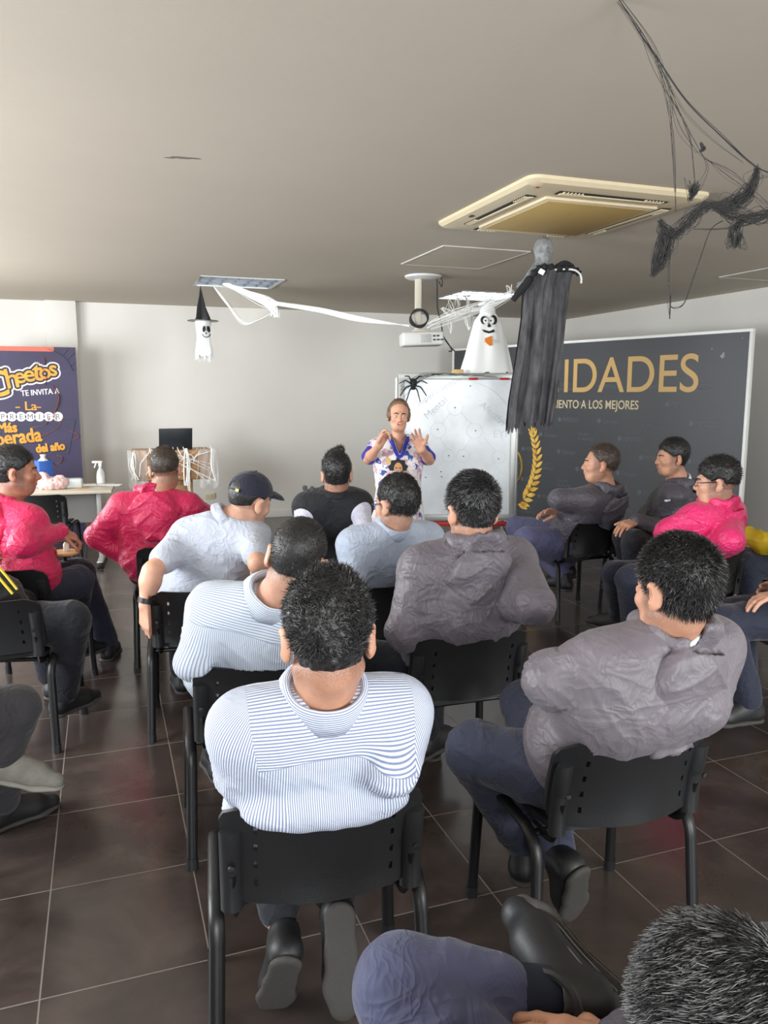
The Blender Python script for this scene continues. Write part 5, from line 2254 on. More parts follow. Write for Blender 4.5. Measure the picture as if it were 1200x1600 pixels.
        F.ell(T(0, -.030, .005), np.array([.064 + h * .15, .063 + h * .25, .085]) * hs, self.R, .02 * hs)
        if quiff:
            F.cone(T(-.035, .055, .105 + h), T(.03, .05, .115 + h + quiff), .02 * hs, .024 * hs, .03 * hs)
        # the face side and the nape side are trimmed away
        F.halfspace(T(0, front, .045), self.R @ np.array([0, 1, -fslope]), .012 * hs)
        F.halfspace(T(0, -.06, back), self.R @ np.array([0, -bslope * -1, -1]), .010 * hs)
        for q in (-1, 1):
            F.ell(T(q * .085, .035, -.035), np.array([.03, .05, .055]) * hs, self.R, .01 * hs, 'cut')
            if ears:
                F.ell(T(q * .092, -.016, -.012), np.array([.03, .038, .042]) * hs, self.R, .012 * hs, 'cut')
            else:
                F.ell(T(q * .070, -.020, .010), np.array([.0235, .050, .055]) * hs, self.R, .02 * hs)
        V, Q = F.mesh()
        Nn = vnormals(V, Q)
        loc = (V - self.H) @ self.R / hs
        V = V + Nn * ((vnoise(loc * lfreq + 5) * lump + vnoise(loc * lfreq * 2.3) * lump * .6)[:, None] * hs)
        me = mesh_from(V, Q, name='hair')
        gr = np.clip(grey * .35 * (1 + vnoise(loc * 30)) * .6 + streak * (vnoise(loc * np.array([90, 20, 40])) > .35), 0, 1)
        fattr(me, 'grey', gr)
        ho = obj('hair', me, m, self.root)
        if n:
            r = np.random.default_rng(len(self.k['label']) + 3)
            A = np.linalg.norm(np.cross(V[Q[:, 1]] - V[Q[:, 0]], V[Q[:, 3]] - V[Q[:, 0]]), axis=1)
            lc = loc[Q].mean(1)
            rad = lc - np.array([0, -.016, .03])
            outer = (np.einsum('ij,ij->i', (Nn[Q].mean(1)) @ self.R, rad / np.linalg.norm(rad, axis=1)[:, None]) > .35) & (lc[:, 2] > zmin)
            A = A * outer
            pick = r.choice(len(Q), n, p=A / A.sum())
            w = r.dirichlet((1, 1, 1, 1), n)
            p0 = np.einsum('nk,nkx->nx', w, V[Q[pick]])
            nn = Nn[Q[pick]].mean(1)
            l0 = ((p0 - self.H) @ self.R) / hs
            cmb = np.tile(np.asarray(comb, float), (n, 1))
            if self.k.get('whorl') is not None:
                wl = np.asarray(self.k['whorl'], float)
                dv = l0 - wl
                dv = dv / np.maximum(1e-6, np.linalg.norm(dv, axis=1))[:, None]
                sw = np.cross(np.tile(wl / np.linalg.norm(wl), (n, 1)), dv)
                cmb = cmb * .3 + dv * .7 + sw * .5
            flow = np.stack([vnoise(l0 * 24), vnoise(l0 * 24 + 40), vnoise(l0 * 24 + 80)], 1)
            cmb = (cmb + flow * jit) @ self.R.T
            cmb = cmb - nn * np.minimum(0, np.einsum('ij,ij->i', cmb, nn))[:, None]      # strands never grow inwards
            d1 = nn * up + cmb + r.normal(0, jit * .35, (n, 3))
            d1 /= np.linalg.norm(d1, axis=1)[:, None]
            d2 = d1 - nn * up * .7 + r.normal(0, jit * .25, (n, 3))
            d2 /= np.linalg.norm(d2, axis=1)[:, None]
            LL = ln * hs * r.uniform(.55, 1.25, n)
            th = thick * hs * r.uniform(.7, 1.3, n)
            if sidecut:
                LL = LL * np.clip((l0[:, 2] - sidecut) / .05, .25, 1)
            P_ = [p0 - nn * .002, p0 + d1 * (LL * .45)[:, None], p0 + d1 * (LL * .45)[:, None] + d2 * (LL * .55)[:, None]]
            bx = np.cross(d1, r.normal(0, 1, (n, 3)))
            bx /= np.linalg.norm(bx, axis=1)[:, None]
            by = np.cross(d1, bx)
            VV, QQ, TT = [], [], []
            for lev, rr in ((0, 1.0), (1, .85), (2, .25)):
                for a in range(3):
                    an = a * 2 * math.pi / 3
                    VV.append(P_[lev] + (bx * math.cos(an) + by * math.sin(an)) * (th * rr)[:, None])
            VV = np.stack(VV, 1)                  # n, 9, 3
            base = (np.arange(n) * 9)[:, None]
            for lev in (0, 1):
                for a in range(3):
                    b = (a + 1) % 3
                    QQ.append(base + np.array([[lev * 3 + a, lev * 3 + b, lev * 3 + 3 + b, lev * 3 + 3 + a]]))
            TT = base + np.array([[6, 7, 8]])
            me = mesh_from(VV.reshape(-1, 3), np.concatenate(QQ), TT, 'hair_strands')
            pg = np.clip(grey + streak * .6 + .25 * vnoise(l0 * 20), 0, 1)
            fattr(me, 'grey', np.repeat((r.random(n) < pg).astype(float) * r.uniform(.5, 1, n), 9))
            so = obj('hair_strands', me, m, ho)
            so['kind'] = 'stuff'
        return ho

    # ------------------------------------------------------------ clothes
    def top(self, name, m, t=.018, sleeve=1.0, fold=.004, hem=-.03, k=.05, upper=.012, stripes=False, slim=1.0, cuff=0.0, blouse=.02, res=None, armk=.05, hole=None, sl_t=None, vneck=None, k_press=True, press=.0, over=False):
        s = self.s
        pts = [self.P0, self.N] + self.S + [p for e, w, a in self.arm for p in (e, w)]
        pts = np.array(pts)
        lo, hi = pts.min(0) - .18, pts.max(0) + .18
        lo = np.minimum(lo, self.P0 - .30)
        hi = np.maximum(hi, self.P0 + .30)
        F = Field(lo, hi, res or self.res)
        self.trunk(F, t, k)
        if blouse:
            Rm = self.Rm
            F.ell(self.T(0, 0, .10), (.160 * self.g[0] * s + t + blouse, .120 * self.g[1] * s + t + blouse, .08), Rm, .06)
        for q in (0, 1):        # loose cloth bridging the arm pit
            S_ = self.S[q]
            w_ = self.T((-.105, .105)[q], -.01, .16)
            F.cone(S_ * .80 + self.T(0, 0, .44) * .20 - self.tu * .03, w_, .062 * s + t * .6, .070 * s * self.g[0] + t * .6, .07)
        F.halfspace(self.T(0, 0, hem), -self.tu, .015)
        if over:                # cloth spilling over the top edge of the chair back
            if over == 2:
                F.ell((0, -.262, .80), (.195, .088, .112), k=.09)
            else:
                F.ell((0, -.305, .738), (.185, .060, .050), k=.03)
        F.halfspace(self.T(0, 0, .585), self.tu + self.tf * .25, .01)
        axes = []
        st = (t if sl_t is None else sl_t)
        if sleeve > 0:
            for i, (e, w, a) in enumerate(self.arm):
                if a.get('bare'):
                    continue
                S = self.S[i]
                if sleeve < .6:
                    b = S + (e - S) * sleeve * 1.7
                    F.cone(S, b, .048 * s + st, .047 * s + st, armk)
                    # an open, straight hem
                    axes.append((S, b))
                else:
                    F.cone(S, e, .047 * s + st, .037 * s + st, armk)
                    c = e + (w - e) * (sleeve - .0)
                    F.cone(e, c, .037 * s + st, .028 * s + st * .7, .02)
                    axes += [(S, e), (e, c)]
        if vneck:
            F.cone(self.T(0, .07, .57), self.T(0, .115, vneck), .062 * s, .016 * s, .005, 'cut')
            F.cone(self.T(0, .11, .56), self.T(0, .150, vneck), .055 * s, .016 * s, .005, 'cut')
            F.cone(self.T(0, .02, .60), self.T(0, .06, .53), .062 * s, .060 * s, .005, 'cut')
        V, Q = F.mesh()
        V = relax(V, Q, 2, .4)
        Nn = vnormals(V, Q)
        tv = self.tinv(V)
        # distance to the arm axes decides what is sleeve
        dT = np.full(len(V), 9.0)
        ang = np.zeros(len(V))
        along = np.zeros(len(V))
        for (a, b) in axes:
            ab = b - a
            tt = np.clip(((V - a) @ ab) / (ab @ ab), 0, 1)
            d = V - a - tt[:, None] * ab
            dd = np.linalg.norm(d, axis=1)
            n1 = nrm(np.cross(ab, self.tu + .01))
            n2 = nrm(np.cross(ab, n1))
            up = dd < dT
            ang[up] = np.arctan2(d @ n2, d @ n1)[up]
            along[up] = (tt * np.linalg.norm(ab))[up]
            dT = np.minimum(dT, dd)
        ee = np.sqrt((tv[:, 0] / (.163 * self.g[0] * s + t)) ** 2 + (tv[:, 1] / (.115 * self.g[1] * s + t)) ** 2)
        sleevem = (dT < .095 * s) & (ee > 1.06) & ((tv[:, 2] < .44) | (np.abs(tv[:, 0]) > self.sw * .98)) if axes else np.zeros(len(V), bool)
        # folds: bunching across the lower back, diagonals from the arm pits, rings on the sleeves
        tq = np.stack([tv[:, 0], tv[:, 1], tv[:, 2]], 1)
        lowb = np.clip((.26 - tv[:, 2]) / .2, 0, 1)
        f1 = ridge(np.stack([tq[:, 0] * 5 + 3, tq[:, 1] * 5, tq[:, 2] * 26 + np.abs(tq[:, 0]) * 22], 1)) * (.25 + lowb)
        f2 = ridge(np.stack([tq[:, 0] * 9 + tq[:, 2] * 14, tq[:, 1] * 7, tq[:, 2] * 9 - np.abs(tq[:, 0]) * 16], 1) + 11)
        f3 = vnoise(V * 9 + 20) * .9 + vnoise(V * 21) * .35
        fs = ridge(np.stack([along * 15 + np.sin(ang) * .9, np.cos(ang) * 1.5, np.sin(ang) * 1.5 + 9], 1)) * 1.1 + vnoise(V * 16) * .5
        disp = np.where(sleevem, fs, f1 * 1.1 + f2 * .9 + f3 * .3 - .6)
        top_f = np.clip((.54 - tv[:, 2]) / .1, .15, 1)
        V2 = V + Nn * (disp * fold * top_f)[:, None]
        if k_press:
            self.press(V2, .020, press)
        me = mesh_from(V2, Q, name=name)
        if stripes:
            sd = np.sign(tv[:, 0])
            ax_ = np.abs(tv[:, 0])
            a = np.where(ax_ < .10, tv[:, 0], sd * (.10 + np.arctan2(ax_ - .10, .03 - tv[:, 1]) * .125))
            fattr(me, 'stripe_a', a)
            zc = .43
            arc = np.where(tv[:, 2] > zc, zc + np.arctan2(tv[:, 2] - zc, np.maximum(.01, .05 - tv[:, 1])) * .11, tv[:, 2])
            fattr(me, 'stripe_b', arc * self.L / .55)
            yk = .5 + (tv[:, 2] - (.455 + .02 * np.cos(tv[:, 0] * 9))) * 4.0
            yk = np.clip(yk - np.clip((np.abs(tv[:, 0]) - self.sw * .96) * 30, 0, 1), 0, 1)
            fattr(me, 'yoke', yk)
        return obj(name, me, m, self.root)

    def shirt_collar(self, parent, m, s=None, stripes=True, open_=.35, h=1.0, r=1.0, name='collar'):
        s = self.s
        prof = [(.062, -.022), (.061, .010), (.063, .028), (.068, .034), (.075, .028), (.083, .004), (.088, -.016), (.084, -.018), (.076, .004), (.068, .014), (.066, -.010), (.066, -.022)]
        seg = 48
        V, Q, A = [], [], []
        ac = 0
        al = [0]
        for (a, b) in zip(prof, prof[1:]):
            ac += math.hypot(a[0] - b[0], a[1] - b[1])
            al.append(ac)
        # the neck axis, tilted as the neck is
        hb = self.H + self.R @ (np.array([0, -.02, -.07]) * self.head_s)
        ax = nrm(nrm(hb - self.N) * .7 + self.tu * .6)
        rr = nrm(self.tr - ax * (self.tr @ ax))
        ff = np.cross(ax, rr)
        for j in range(seg + 1):
            th = math.pi / 2 + open_ + (2 * math.pi - 2 * open_) * j / seg
            for i, (pr, pz) in enumerate(prof):
                bk = .5 - .5 * math.sin(th)
                z = pz * h * (.75 + .35 * bk) + .004 - .014 * (1 - bk)
                q = pr * s * r
                V.append(self.N + rr * (q * 1.04 * math.cos(th)) + ff * (q * math.sin(th) + .004) + ax * (z * s + .012))
                A.append(al[i])
        n = len(prof)
        for j in range(seg):
            for i in range(n):
                a, b = j * n + i, j * n + (i + 1) % n
                Q.append((a, b, b + n, a + n))
        V = np.array(V)
        V = V + vnoise(V * 30)[:, None] * .0015
        me = mesh_from(V, np.array(Q), name=name)
        if stripes:
            fattr(me, 'stripe_a', A)
            fattr(me, 'stripe_b', A)
            fattr(me, 'yoke', np.zeros(len(V)))
        return obj(name, me, m, parent)

    def hood(self, parent, m, drop=.24, width=.115, fold=.008, open_=True, lift=0.0, ring=.024):
        s = self.s
        lo, hi = self.N - .30, self.N + .26
        F = Field(lo, hi, max(.005, self.res * .75))
        T = self.T

        def R_(x, y, z):
            return self.N + self.tr * x * s + self.tf * y * s + self.tu * z * s
        # collar that stands round the neck, higher behind
        pr = None
        for a in np.linspace(0, 2 * math.pi, 25):
            z = .022 - .030 * math.sin(a) + lift
            p = R_(.078 * math.cos(a), .072 * math.sin(a) - .004, z)
            if pr is not None:
                F.cone(pr, p, ring * s, ring * s, .012)
            pr = p
        # the bag lying on the back, one rounded drop with a soft rim
        Rm = self.Rm
        F.ell(R_(0, -.106, -drop * .36), np.array([width, .058, drop * .56]) * s, Rm, .03)
        F.ell(R_(0, -.130, -drop * .62), np.array([width * .74, .054, drop * .36]) * s, Rm, .03)
        for q in (-1, 1):
            F.cone(R_(q * .086, -.02, .03 + lift), R_(q * (width - .004), -.095, -.07), .026 * s, .026 * s, .015)
            F.cone(R_(q * (width - .004), -.095, -.07), R_(q * .035, -.158, -drop + .03), .025 * s, .024 * s, .015)
        F.cone(R_(-.035, -.158, -drop + .03), R_(.035, -.158, -drop + .03), .024 * s, .024 * s, .015)
        if open_:
            F.ell(R_(.006, -.100, .045), (.060 * s, .022 * s, .080 * s), Rm, .012, 'cut')
        F.cone(self.N - self.tu * .05, self.H + self.R @ (np.array([0, -.02, -.06]) * self.head_s), .062 * s, .057 * s, .006, 'cut')
        V, Q = F.mesh()
        V = relax(V, Q, 1, .4)
        Nn = vnormals(V, Q)
        lv = np.stack([(V - self.N) @ self.tr, (V - self.N) @ self.tf, (V - self.N) @ self.tu], 1)
        d = ridge(np.stack([lv[:, 0] * 5, lv[:, 1] * 6, lv[:, 2] * 17 + np.abs(lv[:, 0]) * 15], 1) + 3) * 1.3 + vnoise(lv * 12) * .5
        seam = -np.exp(-((lv[:, 0] - .006) / .003) ** 2) * (lv[:, 1] < -.06) * .25
        V = V + Nn * ((d - .4) * fold + seam * .008)[:, None]
        return obj('hood', mesh_from(V, Q, name='hood'), m, parent)

    def trousers(self, m, t=.014, fold=.005, hem=.96, waist=.13, wide=1.0):
        s = self.s
        pts = [self.P0] + [p for kn, an, fd, sn in self.leg for p in (kn, an)]
        pts = np.array(pts)
        lo, hi = pts.min(0) - .16, pts.max(0) + .16
        lo = np.minimum(lo, self.P0 - .24)
        hi = np.maximum(hi, self.P0 + .24)
        lo[2] = max(lo[2], .0)
        F = Field(lo, hi, max(self.res, .008))
        gx, gy = self.g[0] * s, self.g[1] * s
        Rm = self.Rm
        F.ell(self.T(0, 0, .02), (.160 * gx + t * .4, .118 * gy + t * .4, .12), Rm, .0)
        F.ell(self.T(0, .0, .10), (.150 * gx, .112 * gy, .10), Rm, .04)
        F.halfspace(self.T(0, 0, waist), self.tu, .01)
        hip = [self.T(-.085, 0, .0), self.T(.085, 0, .0)]
        for i, (kn, an, fd, sn) in enumerate(self.leg):
            F.cone(hip[i], kn, .082 * s * wide + t, .060 * s * wide + t, .03)
            c = kn + (an - kn) * hem
            F.cone(kn, c, .057 * s * wide + t, .043 * s * wide + t, .012)
        V, Q = F.mesh()
        V = relax(V, Q, 2, .4)
        Nn = vnormals(V, Q)
        d = ridge(V * np.array([9, 12, 9]) + vnoise(V * 5)[:, None] * .6 + 31) + vnoise(V * 13) * .6
        # bunching behind and over the knees
        for kn, an, fd, sn in self.leg:
            near = np.exp(-(np.linalg.norm(V - kn, axis=1) / .14) ** 2)
            d = d + near * ridge(np.stack([V[:, 0] * 4, V[:, 1] * 16 + V[:, 2] * 16, V[:, 2] * 5], 1)) * .9
        V = V + Nn * ((d - .5) * fold)[:, None]
        return obj('trousers', mesh_from(V, Q, name='trousers'), m, self.root)

    def shoes(self, m=None, msole=None, which=(0, 1), res=.0055, fine=()):
        s = self.s
        for i in which:
            kn, an, fd, sn = self.leg[i]
            side = np.cross(fd, sn)

            def A(x, y, z):
                return an + side * x * s + fd * y * s + sn * z * s
            pts = np.array([an, A(0, .24, .1), A(0, -.09, .1), A(.08, 0, 0), A(-.08, 0, 0), A(0, 0, -.05)])
            lo, hi = pts.min(0) - .06, pts.max(0) + .06
            F = Field(lo, hi, res)
            F.cone(A(0, -.035, .055), A(0, .11, .062), .037 * s, .041 * s, .02)
            F.cone(A(0, .11, .064), A(0, .170, .070), .041 * s, .033 * s, .02, flat=sn, q=.8)
            F.cone(A(0, -.03, .05), A(0, -.012, -.005), .037 * s, .039 * s, .03)
            F.cone(A(0, .01, .02), A(0, .10, .050), .036 * s, .034 * s, .03)
            F.halfspace(A(0, 0, .082), sn, .004)
            F.cone(A(0, -.005, -.02), A(0, -.012, -.10), .033 * s, .036 * s, .008, 'cut')
            V, Q = F.mesh()
            V = relax(V, Q, 1, .4)
            so = obj('shoe', mesh_from(V, Q, name='shoe'), m or M_shoe, self.root)
            F = Field(lo, hi, res * .8)
            F.cone(A(0, -.035, .088), A(.002, .05, .088), .040 * s, .036 * s, 0, flat=sn, q=.38)
            F.cone(A(.002, .05, .088), A(0, .12, .088), .037 * s, .045 * s, .01, flat=sn, q=.34)
            F.cone(A(0, .12, .088), A(0, .168, .086), .045 * s, .036 * s, .01, flat=sn, q=.36)
            F.halfspace(A(0, 0, .098), sn, .002)
            V, Q = F.mesh()
            obj('sole', mesh_from(V, Q, name='sole'), msole or M_sole, so)
            bm = bmesh.new()
            for j in range(3):
                y = .045 + .022 * j
                tube(bm, smoothpath([A(-.026, y - .004, .034 + .006 * j), A(-.010, y, .012 + .009 * j), A(.012, y + .006, .012 + .009 * j), A(.027, y + .010, .034 + .006 * j)], 4), .0028 * s, 5)
            obj('lace', smooth(bm), M_black if i not in fine else mat('lace_grey', (70, 70, 70), .8), so)
            if i in fine:      # welt stitching, seams of the quarters, padded collar
                bm = bmesh.new()
                for q in (-1, 1):
                    tube(bm, smoothpath([A(q * .040, -.055, .066), A(q * .0405, .03, .070), A(q * .044, .10, .074), A(q * .030, .175, .078)], 6), .0011, 5)
                    tube(bm, smoothpath([A(q * .0385, .02, .060), A(q * .040, .03, .035), A(q * .031, .045, .018)], 5), .0010, 5)
                    tube(bm, smoothpath([A(q * .0385, -.03, .050), A(q * .042, .005, .045), A(q * .0405, .055, .050), A(q * .030, .10, .030)], 5), .0010, 5)
                obj('stitching', smooth(bm), mat('stitch_grey', (120, 122, 120), .8), so)
                bm = bmesh.new()
                tube(bm, [A(.036 * math.cos(a), -.012 + .040 * math.sin(a), -.016 - .010 * math.sin(a)) for a in np.linspace(0, 6.283, 26)], .0085 * s, 8, cap=False)
                obj('padded_collar', smooth(bm), M_shoe, so)
                bm = bmesh.new()
                for zz in (.082, .090):
                    tube(bm, smoothpath([A(.045, -.055, zz), A(.043, .03, zz), A(.050, .11, zz), A(.032, .185, zz)], 6), .0016, 5)
                    tube(bm, smoothpath([A(-.045, -.055, zz), A(-.040, .03, zz), A(-.047, .11, zz), A(-.030, .185, zz)], 6), .0016, 5)
                obj('sole_rib', smooth(bm), M_sole, so)


# ------------------------------------------------------------------ who sits where
SK_A = skin_mat('skin_tan', (198, 148, 122))
SK_B = skin_mat('skin_light', (208, 160, 136))
SK_C = skin_mat('skin_brown', (172, 118, 94))
HR_BLACK = hair_mat('hair_black', (30, 28, 28), (118, 116, 114))
HR_GREY = hair_mat('hair_greying', (26, 25, 26), (150, 150, 150))
HR_BROWN = hair_mat('hair_brown', (62, 50, 42), (130, 120, 112))
HR_FAIR = hair_mat('hair_light_brown', (112, 86, 64), (160, 140, 118))
C_STRIPE = stripe_mat('striped_shirting', (212, 217, 227), (120, 132, 166), .0046, .42)
C_STRIPE2 = stripe_mat('striped_shirting_pale', (212, 219, 228), (146, 160, 186), .0060, .40)
C_POLO = cloth_mat('grey_blue_knit', (176, 181, 194))
C_BLUE = cloth_mat('pale_blue_cotton', (172, 182, 200))
C_LILAC = cloth_mat('white_lilac_cotton', (206, 206, 224))
C_GREY = cloth_mat('grey_windbreaker', (98, 91, 99), .5, 700, .1, .38, .45)
C_GREY2 = cloth_mat('dark_grey_windbreaker', (76, 73, 81), .5, 700, .1, .38, .45)
C_LGREY = cloth_mat('worn_grey_windbreaker', (110, 103, 110), .5, 700, .1, .30, .45)
C_PINK = cloth_mat('magenta_windbreaker', (206, 36, 88), .45, 700, .1, .38, .45)
C_PINK2 = cloth_mat('bright_pink_windbreaker', (226, 46, 112), .45, 700, .1, .5, .45)
C_VEST = cloth_mat('black_padding', (24, 25, 30), .7)
C_NAVY = cloth_mat('navy_trouser', (38, 42, 58), .8)
C_DARK = cloth_mat('dark_trouser', (26, 28, 36), .8)
C_SLATE = cloth_mat('slate_blue_trouser', (52, 56, 75), .75)
C_VIOLET = cloth_mat('faded_blue_trouser', (92, 94, 128), .75)
C_GREYT = cloth_mat('charcoal_trouser', (58, 56, 60), .8)
C_BLACKJ = cloth_mat('black_jacket', (30, 31, 34), .6)
M_YEL = mat('yellow_band', (206, 176, 34), .6)
M_SHIRTW = mat('shirt_white', (222, 226, 232), .7)
M_CAP = cloth_mat('navy_cap', (34, 35, 50), .8)


def glasses(p, m=None):
    hs = p.head_s
    m = m or mat('spectacle_frame', (30, 30, 34), .3)

    def T(x, y, z):
        return p.H + p.R @ (np.array([x, y, z]) * hs)
    bm = bmesh.new()
    for q in (-1, 1):
        tube(bm, smoothpath([T(q * .062, .092, .006), T(q * .074, .076, .008), T(q * .083, .02, .010), T(q * .085, -.018, .004), T(q * .082, -.034, -.012)], 5), .0022 * hs, 6)
        ring = [T(q * (.032 + .025 * math.cos(a)), .103 - .012 * abs(math.cos(a)) * (1 if q * math.cos(a) > 0 else 0), .003 + .018 * math.sin(a)) for a in np.linspace(0, 6.283, 22)]
        tube(bm, ring, .0018 * hs, 5, cap=False)
    tube(bm, [T(-.008, .104, .006), T(0, .107, .009), T(.008, .104, .006)], .0018 * hs, 5)
    return obj('spectacles', smooth(bm), m, p.root)


# 1 -- nearest man, back to the camera
def near_man():
    p = Person(label='person with curly black hair in a blue striped shirt, seated nearest the camera',
               seat=CH['near'][:3], s=1.06, hs=.985, head=('p', 512, 998, 1.60), hrot=(2, 10, 0), neck=('p', 507, 1086, 1.66),
               hips=(0, -.06, .55), twist=-2, girth=(1.04, 1.08), shoulder=.158, res=.0075, hres=.0042,
               la=dict(e=('p', 380, 1205, 1.72), w=(.00, .15, .70), d=(.8, .1, -.3)), ra=dict(e=('p', 614, 1200, 1.66), w=(.00, .17, .72), d=(-.8, .1, -.3)),
               ll=dict(k=(-.13, .40, .54), a=(-.075, .02, .20), fd=(-.12, .45, -.87), sn=(-.1, -.87, -.45)),
               rl=dict(k=(.13, .42, .54), a=(.065, .03, .22), fd=(0, -.25, -.97), sn=(0, -.97, .25)), nape=-.118, fade=.75, fadew=.065)
    p.body(SK_A)
    p.hair(HR_BLACK, h=.018, back=-.050, bslope=.15, lump=.005, n=11000, ln=.014, comb=(0, .2, -.1), up=0.23, jit=1.1, grey=.05, thick=.0009, zmin=-.02)
    t = p.top('shirt', C_STRIPE, t=.014, fold=.0042, blouse=.018, stripes=True, hem=.0, armk=.05, press=.06, over=True)
    p.shirt_collar(t, C_STRIPE, r=1.08, h=1.15)
    p.trousers(C_DARK, hem=.86)
    p.shoes()
    return p


# 2 -- striped shirt, close-cropped, leaning
def striped_man():
    p = Person(label='person with close-cropped hair in a pale striped shirt, leaning behind the nearest man',
               seat=CH['strL'][:3], s=1.06, hs=.985, head=('p', 464, 876, 2.42), hrot=(22, 14, 14), neck=('p', 425, 934, 2.50),
               hips=(-.03, -.05, .55), twist=16, tilt=8, girth=(1.16, 1.14), shoulder=.172, res=.0085, hres=.005,
               la=dict(e=('p', 300, 1035, 2.50), w=(-.12, .30, .66)), ra=dict(e=(.25, .04, .74), w=(.16, .20, .60), d=(.2, .5, -.8)), nape=-.118, fade=.95, fadew=.065)
    p.body(SK_B)
    p.hair(HR_BLACK, h=.006, back=-.045, bslope=.25, lump=.0012, n=6000, ln=.005, comb=(0, -.2, -.3), up=0.28, jit=.6, grey=.1, thick=.0006)
    t = p.top('shirt', C_STRIPE2, t=.016, fold=.0045, blouse=.014, stripes=True, hem=.0)
    p.shirt_collar(t, C_STRIPE2, r=1.08, h=1.1)
    p.trousers(C_DARK)
    p.shoes()
    return p


# 3 -- man in the cap
def cap_man():
    p = Person(label='person in a dark baseball cap and grey-blue polo, one bare arm hanging down',
               seat=CH['cap'][:3], s=1.06, hs=.985, head=('p', 390, 783, 3.66), hrot=(52, 14, 8), neck=('p', 352, 812, 3.66),
               hips=(-.04, -.05, .55), twist=20, tilt=-2, girth=(.97, 1.0), shoulder=.150, res=.009, hres=.005, face=True, beard=.45, fade=.5, nape=-.118,
               la=dict(e=('p', 238, 893, 3.48), w=('p', 227, 946, 3.48), show=True, d=(-.02, .03, -1), n=(.8, .6, 0), curl=(.35, .4, .45, .5), thick=1.1, thumb=(.75, .5, .4)),
               ra=dict(e=('p', 402, 880, 3.45), w=('p', 420, 930, 3.75)))
    p.body(SK_B)
    p.hair(HR_BLACK, h=.006, back=-.02, lump=.001)
    t = p.top('polo_shirt', C_POLO, t=.016, sleeve=.40, fold=.004, blouse=.016, hem=.0)
    p.shirt_collar(t, C_POLO, stripes=False, h=.8, r=.97)
    p.trousers(C_DARK)
    p.shoes()
    hs = p.head_s

    def T(x, y, z):
        return p.H + p.R @ (np.array([x, y, z]) * hs)
    F = Field(*p.fb(.26), .0045)
    F.ell(T(0, -.008, .045), np.array([.088, .108, .092]) * hs, p.R, 0)
    F.ell(T(0, -.008, .040), np.array([.081, .101, .086]) * hs, p.R, 0, 'cut')
    F.halfspace(T(0, 0, .036), p.R @ np.array([0, .12, -1]), .002)
    F.ell(T(0, -.115, .040), np.array([.034, .05, .036]) * hs, p.R, .003, 'cut')
    V, Q = F.mesh()
    c = obj('cap', mesh_from(V, Q), M_CAP, p.root)
    F = Field(*p.fb(.26), .004)
    F.ell(T(0, .100, .028), np.array([.078, .085, .040]) * hs, p.R, 0)
    F.ell(T(0, .100, .019), np.array([.082, .09, .040]) * hs, p.R, 0, 'cut')
    F.ell(T(0, -.012, .03), np.array([.080, .098, .10]) * hs, p.R, 0, 'cut')
    F.halfspace(T(0, .04, 0), p.R @ np.array([0, -1, 0]))
    V, Q = F.mesh()
    obj('brim', mesh_from(V, Q), M_CAP, c)
    bm = bmesh.new()
    tube(bm, [T(.089 * math.sin(a), -.008 - .109 * math.cos(a), .040) for a in np.linspace(-.42, .42, 9)], .007 * hs, 6, rx=.002)
    s_ = obj('strap', smooth(bm), M_CAP, c)
    q = T(.030, -.1135, .040)
    obj('buckle', newbox((0, 0, 0), (.022, .006, .014), bev=.002), mat('brass', (206, 176, 96), .3, .8), s_, q, Matrix(p.R.tolist()).to_euler())
    obj('button', newbox(T(0, -.008, .137), (.012, .012, .008), bev=.003), M_CAP, c)
    e, w, a = p.arm[0]
    d = nrm(w - e)
    b = newtube([w - d * .035, w - d * .012], .036 * p.s, 18)
    obj('watch_strap', b, M_black, p.root)
    return p


# 4 -- magenta jacket by the wooden stand
def pink_man():
    p = Person(label='person in a magenta hooded jacket seen from behind before the wooden stand',
               seat=CH['pink'][:3], s=1.06, hs=.985, head=('p', 258, 734, 4.72), hrot=(8, 6, -3), neck=('p', 242, 774, 4.74),
               hips=(-.08, -.05, .55), twist=6, tilt=2, girth=(1.15, 1.12), shoulder=.178, res=.0095, hres=.006,
               la=dict(e=('p', 152, 838, 4.72), w=('p', 214, 884, 4.85)), ra=dict(e=(.26, .10, .80), w=(.05, .30, .70)), fade=.9, nape=-.118)
    p.body(SK_A)
    p.hair(HR_BROWN, h=.012, back=-.01, bslope=.25, lump=.002, n=2500, ln=.010, comb=(0, -.2, -.3), up=0.28, jit=.5, grey=.1)
    t = p.top('jacket', C_PINK, t=.022, sl_t=.030, fold=.0055, hem=-.05, blouse=.02)
    p.hood(t, C_PINK, drop=.25, width=.125)
    p.shirt_collar(t, M_SHIRTW, stripes=False, h=1.25, r=.88, name='shirt_collar')
    p.trousers(C_DARK)
    p.shoes()


